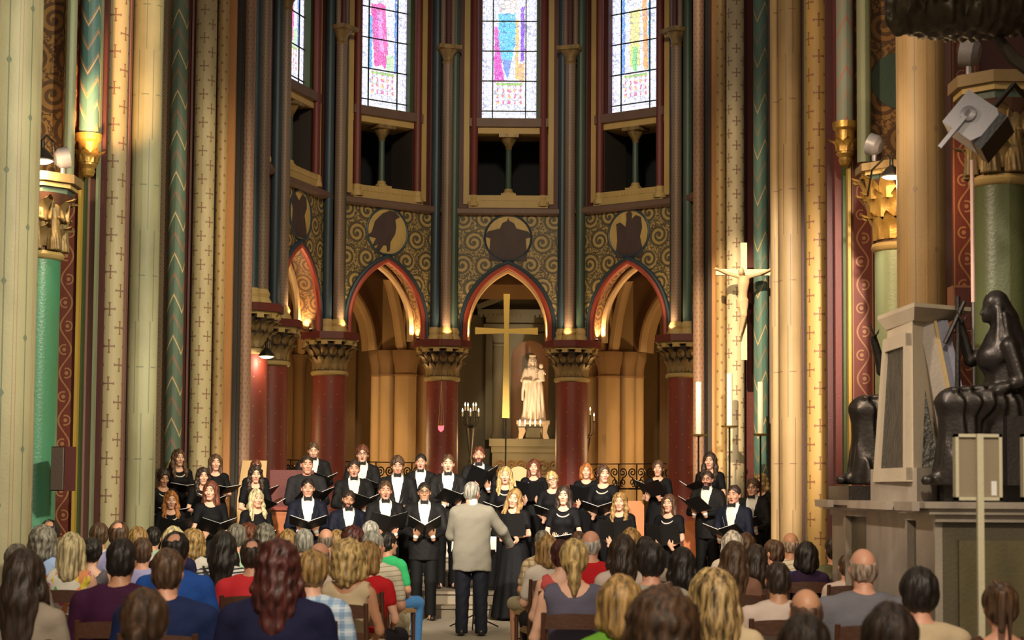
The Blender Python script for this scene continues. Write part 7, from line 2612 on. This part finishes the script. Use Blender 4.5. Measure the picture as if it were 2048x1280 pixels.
# stage projector at the upper right
D = 12.0
p = P(1952, 248, D)
r = empty('stage_projector', p, 'white-grey box projector with black front at the upper right', 'projector')
r.rotation_euler = (math.radians(-12), math.radians(38), math.radians(-32))
m2 = MB()
m2.prism([(-0.15, -0.14), (0.10, -0.14), (0.15, -0.05), (0.15, 0.10), (0.10, 0.14), (-0.15, 0.14)], -0.14, 0.14)
m2.build('housing', plain('projector_white', (0.36, 0.34, 0.36), 0.4, amt=0.1), r)
m2 = MB()
m2.box(0.14, 0.20, -0.15, 0.15, -0.15, 0.13)
m2.build('front_hood', 'black_plastic', r)
m2 = MB()
m2.lathe([(0.055, 0), (0.055, 0.03), (0.03, 0.04)], 16, M=Matrix.Translation((-0.03, -0.14, 0)) @ Matrix.Rotation(PI / 2, 4, 'X'))
m2.build('tilt_knob', 'grey_metal', r)
m2 = MB()
m2.box(-0.045, -0.015, -0.18, -0.16, -0.30, 0.02)
m2.build('yoke', 'projector_white', r)
m2 = MB()
m2.tube([(-0.03, 0.14, 0.0), (-0.2, 0.6, 0.5), (-0.1, 1.5, 0.6)], 0.02, 8)
m2.build('wall_arm', 'iron', r)
for i in range(9):
    m2 = MB()
    m2.box(-0.10 + 0.022 * i, -0.086 + 0.022 * i, -0.06, -0.045, 0.139, 0.142)
    m2.build('marking', 'black_plastic', r)

# slender light pole
D = 13.3
a, b = P(1944, 320, D), P(1944, 690, D)
b.z = 0
r = empty('light_pole', (a.x, D, b.z), 'slim pale pole rising behind the veiled statue', 'pole')
h = a.z - b.z
m2 = MB()
m2.tube([(0, 0, 0), (0, 0, h * 0.74)], 0.010, 8)
m2.build('lower_tube', 'grey_metal', r)
m2 = MB()
m2.tube([(0, 0, h * 0.74), (0, 0, h)], 0.016, 8)
m2.build('upper_tube', plain('pole_rose', (0.75, 0.50, 0.42), 0.5, amt=0), r)

# ------------------------------------------------------------------ loudspeakers
D = 17.0
a, b = P(107, 893, D), P(141, 982, D)
r = empty('wall_loudspeaker', ((a.x + b.x) / 2, D, (a.z + b.z) / 2), 'dark red and grey loudspeaker box beside the emerald column', 'loudspeaker')
r.rotation_euler = (0, 0, math.radians(-28))
hh, hw = (a.z - b.z) / 2, 0.085
m2 = MB()
m2.box(-hw, hw, -0.06, 0.10, -hh, hh)
m2.build('cabinet', 'maroon', r)
m2 = MB()
m2.box(-hw + 0.01, hw - 0.01, -0.072, -0.06, -hh + 0.01, hh - 0.01)
m2.build('grille', plain('speaker_grey', (0.16, 0.12, 0.10), 0.7, amt=0.1), r)
D = 15.2
a, b = P(1897, 578, D), P(1945, 660, D)
r = empty('wall_loudspeaker', ((a.x + b.x) / 2, D, (a.z + b.z) / 2), 'brown loudspeaker box on the red wall right of the tan pier', 'loudspeaker')
m2 = MB()
m2.box(-0.09, 0.07, -0.1, 0.1, -0.2, 0.2)
m2.build('cabinet', plain('box_brown', (0.22, 0.09, 0.05), 0.6), r)
m2 = MB()
m2.box(-0.075, 0.055, -0.11, -0.1, -0.18, 0.18)
m2.build('grille', 'maroon', r)


def column_speaker(px0, px1, py0, py1, d, label, pole=True):
    a, b = P(px0, py0, d), P(px1, py1, d)
    hw, hh = (b.x - a.x) / 2, (a.z - b.z) / 2
    r = empty('panel_speaker', ((a.x + b.x) / 2, d, 0), label, 'loudspeaker')
    zc = (a.z + b.z) / 2
    m2 = MB()
    t = 0.016
    for x0, x1, z0, z1 in ((-hw, hw, hh - t, hh), (-hw, hw, -hh, -hh + t), (-hw, -hw + t, -hh, hh), (hw - t, hw, -hh, hh)):
        m2.box(x0, x1, -0.03, 0.03, zc + z0, zc + z1)
    m2.build('frame', plain('panel_cream', (0.58, 0.52, 0.36), 0.5, amt=0.1), r)
    m2 = MB()
    m2.box(-hw + t, hw - t, -0.015, 0.015, zc - hh + t, zc + hh - t)
    m2.build('grille_cloth', plain('panel_cloth', (0.30, 0.24, 0.16), 0.9, amt=0.1, bump=0.4, bscale=200), r)
    m2 = MB()
    m2.box(-0.016, 0.016, -0.06, -0.03, 0, zc + hh)
    m2.build('post', 'panel_cream', r)
    m2 = MB()
    m2.box(hw * 0.55, hw * 0.78, -0.018, -0.0155, zc - hh * 0.85, zc - hh * 0.42)
    m2.build('sticker', 'paper', r)


column_speaker(1908, 2002, 868, 1001, 9.0, 'cream framed panel speaker on a post in front of the monument')
column_speaker(2043, 2140, 868, 1001, 9.1, 'panel speaker cut off by the right edge')

# ------------------------------------------------------------------ marble monument with bronze figures
D = 12.5
X = lambda px, d=D: P(px, 800, d).x
Z = lambda py, d=D: P(1850, py, d).z
ox = X(1850)
r = empty('marble_monument', (ox, D, 0), 'marble tomb monument with obelisk and inset bronze reliefs at right', 'monument')
L = lambda px, d=D: X(px, d) - ox
zb = Z(1003)
xp = 2.85 - ox                       # nave side of the plinth; it runs back from y = -0.9 to 2.8
dep = lambda px: FPX * 2.85 / (px - 1024.0) - D
m2 = MB()
m2.box(xp, 5.2 - ox, -0.9, 2.8, 0, zb - 0.08)
m2.build('plinth', 'marble_dark', r)
for p0, p1 in ((1676, 1703), (1745, 1828), (1846, 1884)):
    m2 = MB()
    m2.box(xp - 0.05, xp, dep(p1), dep(p0), 0.0, zb - 0.08)
    m2.build('plinth_pilaster', 'marble_veined', r)
m2 = MB()
m2.box(xp + 0.10, 5.0 - ox, -0.94, -0.9, 0.28, zb - 0.25)
m2.build('front_panel', plain('marble_front_shade', (0.13, 0.105, 0.045), 0.4, amt=0.6, scale=5, dark=(0.04, 0.03, 0.015)), r)  # dark olive colour stands for the front face in shade
for k_, (g, z0, z1, mt) in enumerate(((0.06, zb - 0.13, zb - 0.08, 'marble_veined'), (0.11, zb - 0.08, zb - 0.04, 'marble_veined'), (0.15, zb - 0.04, zb, 'marble_veined'))):
    m2 = MB()
    m2.box(xp - g, 5.3 - ox, -0.9 - g, 2.8 + g, z0, z1)
    m2.build('cornice', mt, r)
for p0, p1 in ((1676, 1703), (1745, 1828), (1846, 1884)):
    m2 = MB()
    m2.box(xp - 0.20, xp - 0.15, dep(p1), dep(p0), zb - 0.06, zb)
    m2.build('cornice_break', 'marble_veined', r)
m2 = MB()
m2.box(xp - 0.06, 5.2 - ox, -0.98, 2.86, 0, 0.10)
m2.build('base_moulding', 'marble_dark', r)
# obelisk block: narrow lit face to the left, long shaded face to the right; tapering
zo0, zo1 = zb, Z(640)
xa, xb, xc = L(1757, D + 0.9), L(1826, D + 0.05), L(1930, D + 0.2)
yf = 0.25
def quadblock(p0, p1, z0, z1, top=None):
    n = len(p0)
    v = [(x, y, z0) for x, y in p0] + [(x, y, z1) for x, y in p1]
    return v, [tuple(range(n))[::-1], tuple(range(n, 2 * n))] + [(k, (k + 1) % n, n + (k + 1) % n, n + k) for k in range(n)]
foot = [(xb, 0.05), (L(1905), 0.30), (L(1905), 1.3), (xa - 0.02, 0.9)]
head_ = [(xb + 0.0, 0.05), (L(1905), 0.30), (L(1905), 1.1), (L(1776, D + 0.8), 0.8)]
m2 = MB()
m2.add(*quadblock(foot, head_, zo0 + 0.22, zo1))
m2.build('obelisk', 'marble_white', r)
m2 = MB()
ft = [(xb + 0.01, -0.01), (L(1915), 0.27), (L(1915), 1.36), (xa - 0.06, 0.92)]
m2.add(*quadblock(ft, ft, zo0, zo0 + 0.24))
m2.build('socle', 'marble_veined', r)
ctop = [(xb - 0.02, -0.10), (xc + 0.05, 0.20), (xc + 0.05, 1.3), (L(1756, D + 0.88), 0.88)]
cbot = [(xb, 0.0), (L(1912), 0.28), (L(1912), 1.2), (L(1772, D + 0.82), 0.82)]
m2 = MB()
m2.add(*quadblock(cbot, ctop, zo1, Z(616)))
m2.add(*quadblock(ctop, ctop, Z(616), Z(608)))
m2.build('cap_cornice', 'marble_white', r)
# relief on the lit left face
A0, A1 = Vector((xa - 0.02, 0.9, 0)), Vector((xb, 0.05, 0))
ax_ = (A1 - A0).normalized()
nn = Vector((ax_.y, -ax_.x, 0))
ln = (A1 - A0).length
def facebox(u0, u1, z0, z1, t0, t1, mat, nm):
    m2 = MB()
    lo = Vector((xa - 0.02, 0.9, 0))
    def pt(u, z, t):
        f = (z - zo0 - 0.22) / (zo1 - zo0 - 0.22)
        a = Vector((xa - 0.02, 0.9, 0)).lerp(Vector((L(1776, D + 0.8), 0.8, 0)), f)
        b = Vector((xb, 0.05, 0))
        p = a.lerp(b, u) + nn * t
        return (p.x, p.y, z)
    v = [pt(u, z, t) for z in (z0, z1) for t in (t0, t1) for u in (u0, u1)]
    fs = [(0, 2, 3, 1), (4, 5, 7, 6), (0, 1, 5, 4), (2, 6, 7, 3), (0, 4, 6, 2), (1, 3, 7, 5)]
    m2.add(v, [f[::-1] for f in fs])
    m2.build(nm, mat, r)
zr0, zr1 = Z(935), Z(690)
facebox(0.22, 0.90, zr0, zr1, -0.01, 0.025, 'bronze_relief', 'bronze_relief')
for u0, u1, z0, z1 in ((0.10, 0.22, zr0 - 0.09, zr1 + 0.09), (0.90, 0.98, zr0 - 0.09, zr1 + 0.09), (0.10, 0.98, zr1, zr1 + 0.10), (0.10, 0.98, zr0 - 0.10, zr0)):
    facebox(u0, u1, z0, z1, 0.0, 0.05, 'marble_white', 'relief_frame')
# leaning buttress slabs at the right, with a brass fillet
m2 = MB()
def slab(x0t, x1t, x0b, x1b, y, th, mat, nm):
    m2 = MB()
    m2.add(*quadblock([(L(x0b), y), (L(x1b), y), (L(x1b), y + th), (L(x0b), y + th)], [(L(x0t), y + 0.1), (L(x1t), y + 0.1), (L(x1t), y + 0.1 + th), (L(x0t), y + 0.1 + th)], zo0 + 0.1, Z(636)))
    m2.build(nm, mat, r)
slab(1848, 1878, 1905, 1935, 0.05, 0.12, 'marble_veined', 'raking_slab')
slab(1877, 1883, 1934, 1941, 0.03, 0.12, 'ochre', 'raking_fillet')
slab(1883, 1908, 1941, 1972, 0.06, 0.12, plain('marble_blue', (0.24, 0.23, 0.29), 0.4, amt=0.5, scale=5), 'raking_slab')
m2 = MB()
m2.add(*quadblock([(L(1850), 0.12), (L(1886), 0.12), (L(1886), 0.14), (L(1850), 0.14)], [(L(1850), 0.16), (L(1856), 0.16), (L(1856), 0.18), (L(1850), 0.18)], Z(938), Z(745)))
m2.build('bronze_relief', 'bronze_relief', r)
for x0, x1, y0, y1 in ((L(1692, D + 1.7), L(1790, D + 1.7), 1.6, 2.5), (L(1884), L(2200), -0.05, 0.9)):
    m2 = MB()
    m2.box(x0, x1, y0, y1, zb, Z(970))
    m2.build('bronze_step', 'bronze', r)

# seated veiled bronze woman in profile, facing left
def seated_bronze(px_head, py_head, d, label, foot_px, scale=1.0, mirror=1, staff=True):
    p = P(px_head, py_head, d)
    r = empty('bronze_statue', (p.x, d, 0), label, 'statue')
    k = scale
    hz = p.z
    zs = Z(970, d) if True else 0
    F = Field((-0.95, -0.40, -1.75), (0.55, 0.45, 0.26), 0.017)
    # head at the origin, face towards -X
    F.ell((0.0, 0, 0.02), (0.10, 0.085, 0.12), 0.0)
    F.ell((-0.04, 0, -0.05), (0.075, 0.06, 0.085), 0.03)
    F.cap((-0.105, 0, 0.0), (-0.125, 0, -0.045), 0.010, 0.014, 0.01)
    F.cap((-0.098, 0, -0.085), (-0.09, 0, -0.11), 0.02, 0.02, 0.01)
    F.cap((0.02, 0, -0.08), (0.06, 0, -0.26), 0.06, 0.065, 0.03)
    # veil
    F.cap((0.02, 0, 0.06), (0.10, 0, -0.10), 0.115, 0.12, 0.02)
    F.cap((0.10, 0, -0.10), (0.20, 0, -0.55), 0.12, 0.19, 0.03)
    F.cap((0.02, -0.10, 0.0), (0.02, -0.15, -0.45), 0.035, 0.05, 0.02)
    # torso, lap, legs
    F.cap((0.08, 0, -0.33), (0.12, 0, -0.85), 0.18, 0.19, 0.05)
    F.ell((-0.04, 0.0, -0.45), (0.12, 0.17, 0.14), 0.05)
    F.cap((0.10, -0.10, -0.92), (-0.42, -0.12, -0.88), 0.15, 0.13, 0.06)
    F.cap((0.10, 0.12, -0.92), (-0.36, 0.14, -0.92), 0.15, 0.12, 0.06)
    F.cap((-0.42, -0.12, -0.88), (-0.42, -0.12, -1.50), 0.13, 0.11, 0.05)
    F.cap((-0.36, 0.14, -0.92), (-0.30, 0.14, -1.50), 0.12, 0.11, 0.05)
    F.cap((-0.42, -0.12, -1.52), (-0.66, -0.13, -1.58), 0.07, 0.045, 0.04)
    F.cap((0.1, 0, -1.0), (0.1, 0, -1.55), 0.26, 0.28, 0.05)
    F.stack([(-1.62, -0.34, 0.0, 0.24, 0.31), (-1.3, -0.33, 0.0, 0.20, 0.27), (-0.95, -0.30, 0.0, 0.19, 0.25), (-0.84, -0.24, 0.0, 0.20, 0.22)], 0.05, wob=(0.06, 13, 0.5))
    F.ell((-0.14, 0.0, -0.86), (0.40, 0.30, 0.15), 0.05)
    for q in range(5):               # drapery folds across the lap and down the veil
        F.cap((0.14, -0.20 + 0.02 * q, -0.70 - 0.02 * q), (-0.44, -0.24 + 0.10 * q, -0.76 - 0.03 * (q % 2)), 0.022, 0.016, 0.03)
        F.cap((0.05 + 0.03 * q, -0.16 + 0.01 * q, -0.05 - 0.02 * q), (0.10 + 0.05 * q, -0.22 + 0.01 * q, -0.60), 0.022, 0.032, 0.015)
    # near arm resting, far arm raised
    F.cap((0.08, -0.22, -0.36), (0.16, -0.27, -0.68), 0.075, 0.065, 0.03)
    F.cap((0.16, -0.27, -0.68), (-0.12, -0.24, -0.80), 0.06, 0.045, 0.02)
    F.cap((0.02, 0.20, -0.36), (-0.16, 0.24, -0.46), 0.07, 0.06, 0.03)
    F.cap((-0.16, 0.24, -0.46), (-0.26, 0.18, -0.14), 0.055, 0.04, 0.02)
    for q in range(4):
        F.cap((-0.26, 0.18 - 0.02 * q, -0.12), (-0.29 - 0.01 * q, 0.18 - 0.025 * q, 0.0 + 0.01 * (q % 2)), 0.014, 0.010, 0.005)
    F.cap((-0.25, 0.15, -0.12), (-0.21, 0.11, -0.04), 0.014, 0.010, 0.005)
    F.add(lambda X, Y, Z: (0.010 * np.sin(X * 50 + Y * 56 + Z * 6)) * np.clip(-Z * 1.2 - 0.15, 0, 1))
    F.keep(lambda X, Y, Z: -1.62 - Z + 0 * X + 0 * Y)
    V, Q = F.net()
    V = V * np.array((mirror, 1, 1), np.float32)
    if mirror < 0: Q = Q[:, ::-1]
    sc = (hz - zs) / 1.62
    link('figure', np_mesh('figure', V * sc + np.array((0, 0, hz), np.float32), Q, None, ['bronze']), r)
    if staff:
        m2 = MB()
        m2.tube([(-0.30 * sc, 0.16 * sc, hz - 0.75), (-0.29 * sc, 0.16 * sc, hz + 0.10)], 0.02, 8)
        m2.tube([(-0.42 * sc, 0.10, hz - 0.24), (-0.24 * sc, 0.10, hz + 0.06)], 0.018, 8)
        m2.build('held_staff', 'bronze', r)
    m2 = MB()
    m2.box(0.0 if mirror > 0 else -0.4, 0.5, -0.3, 0.4, zs, hz - 1.0 * sc)
    m2.build('throne', 'bronze', r)
    return r


seated_bronze(1988, 618, 12.45, 'dark bronze statue of a seated veiled woman raising her hand', 1890)
r = seated_bronze(1806, 648, 14.6, 'second bronze seated figure mostly hidden behind the obelisk', 1700, staff=False)

# ------------------------------------------------------------------ dark carved canopy at the top right
D = 11.5
p = P(1938, 26, D)
r = empty('carved_canopy', p, 'dark carved canopy with bowed fronds hanging at the top right corner', 'canopy')
F = Field((-0.62, -0.5, -0.25), (0.72, 0.5, 0.5), 0.02)
F.ell((0.05, 0, 0.05), (0.56, 0.42, 0.20), 0)
F.ell((-0.28, -0.05, 0.0), (0.22, 0.3, 0.16), 0.05)
F.ell((-0.05, -0.1, -0.08), (0.25, 0.25, 0.09), 0.05)
F.cap((-0.48, 0, -0.12), (-0.50, 0, 0.4), 0.05, 0.06, 0.04)
F.add(lambda X, Y, Z: 0.014 * np.sin(X * 40 + Z * 25) * np.sin(Y * 35 + Z * 30) + 0.010 * np.sin(X * 70))
link('carved_mass', statue_mesh('carved_mass', F, plain('canopy_dark', (0.045, 0.032, 0.018), 0.5, 0.3, amt=0.5, scale=7)), r)
m2 = MB()
m2.tube([(-0.50, -0.42, 0.09), (-0.2, -0.46, 0.06), (0.2, -0.46, 0.06), (0.6, -0.40, 0.09)], 0.03, 8)
fr_ = m2.build('fringe', 'gilt_dull', r)
m3 = MB()
m3.tube([(0.1, 0.1, 0.1), (0.1, 0.1, 6.0)], 0.05, 8)
m3.build('hanging_rod', 'iron', r)
for k in range(16):
    m2 = MB()
    x = -0.46 + 0.066 * k
    m2.lathe([(0.012, 0.0), (0.028, 0.03), (0.02, 0.08), (0.03, 0.11)], 7, x, -0.45)
    m2.build('tassel', plain('tassel_rose', (0.26, 0.12, 0.07), 0.6), fr_)
for pts in ([(0.30, 0, 0.05), (0.42, -0.02, -0.22), (0.60, -0.03, -0.42), (0.85, -0.03, -0.52)], [(0.16, 0.05, -0.10), (0.30, 0.02, -0.30), (0.50, 0, -0.46), (0.80, 0, -0.58)],
            [(0.40, 0, 0.10), (0.56, -0.02, -0.10), (0.75, -0.02, -0.25), (0.95, -0.02, -0.30)]):
    m2 = MB()
    m2.tube(pts, [0.03, 0.045, 0.045, 0.03], 8)
    m2.build('frond', 'canopy_dark', r)

# ------------------------------------------------------------------ small uplights on the apse capitals and added fill lights of the ambulatory
for a in (-90, -54, -18, 18, 54):
    ph = math.radians(a)
    s, c = math.sin(ph), math.cos(ph)
    base = Vector((XA + (RA - 0.40) * s, YA + (RA - 0.40) * c, 4.70))
    t = Vector((c, -s, 0))
    for sx in (-1, 1):
        o = empty('uplight', base + t * (0.50 * sx) + Vector((s, c, 0)) * 0.45, 'small uplight on the %s side of the capital of the apse column at %s' % ('left' if sx < 0 else 'right',
                  {-90: 'far left', -54: 'second left', -18: 'left centre', 18: 'right centre', 54: 'far right'}[a]), 'uplight', 'capital uplights')
        m2 = MB()
        m2.lathe([(0.030, -0.04), (0.035, 0.01), (0.028, 0.012)], 10)
        m2.build('housing', 'iron', o)
        m2 = MB()
        m2.lathe([(0.001, 0.014), (0.026, 0.013)], 10, cap=False)
        m2.build('lens', 'lamp_glow', o)
        q = o.location + Vector((0, 0, 0.06)) + Vector((s, c, 0)) * 0.1
        spot('uplight_beam', q, q + Vector((s, c, 0)) * 0.15 + t * (0.30 * sx) + Vector((0, 0, 1.0)), 90, WARM, 120, 0.8, 0.03)
    q = Vector((XA + (RA - 0.50) * s, YA + (RA - 0.50) * c, 4.72))
    spot('uplight_beam', q, q + Vector((s, c, 0)) * 0.25 + Vector((0, 0, 1.0)), 45, WARM, 110, 0.8, 0.03)
for a, w_, rr in ((-72, 120, 5.9), (-36, 160, 6.2), (0, 60, 6.0), (36, 160, 6.2), (72, 120, 5.9)):
    ph = math.radians(a)
    point('ambulatory_fill', (XA + rr * math.sin(ph), YA + rr * math.cos(ph), 2.6), w_, (1.0, 0.66, 0.30), 0.2)  # unseen point light added to warm the ambulatory
spot('statue_spot', (P(1062, 700, 36.2).x - 0.3, 36.0, 2.3), P(1066, 770, 38.3), 420, (1.0, 0.86, 0.66), 34, 0.8, 0.05)
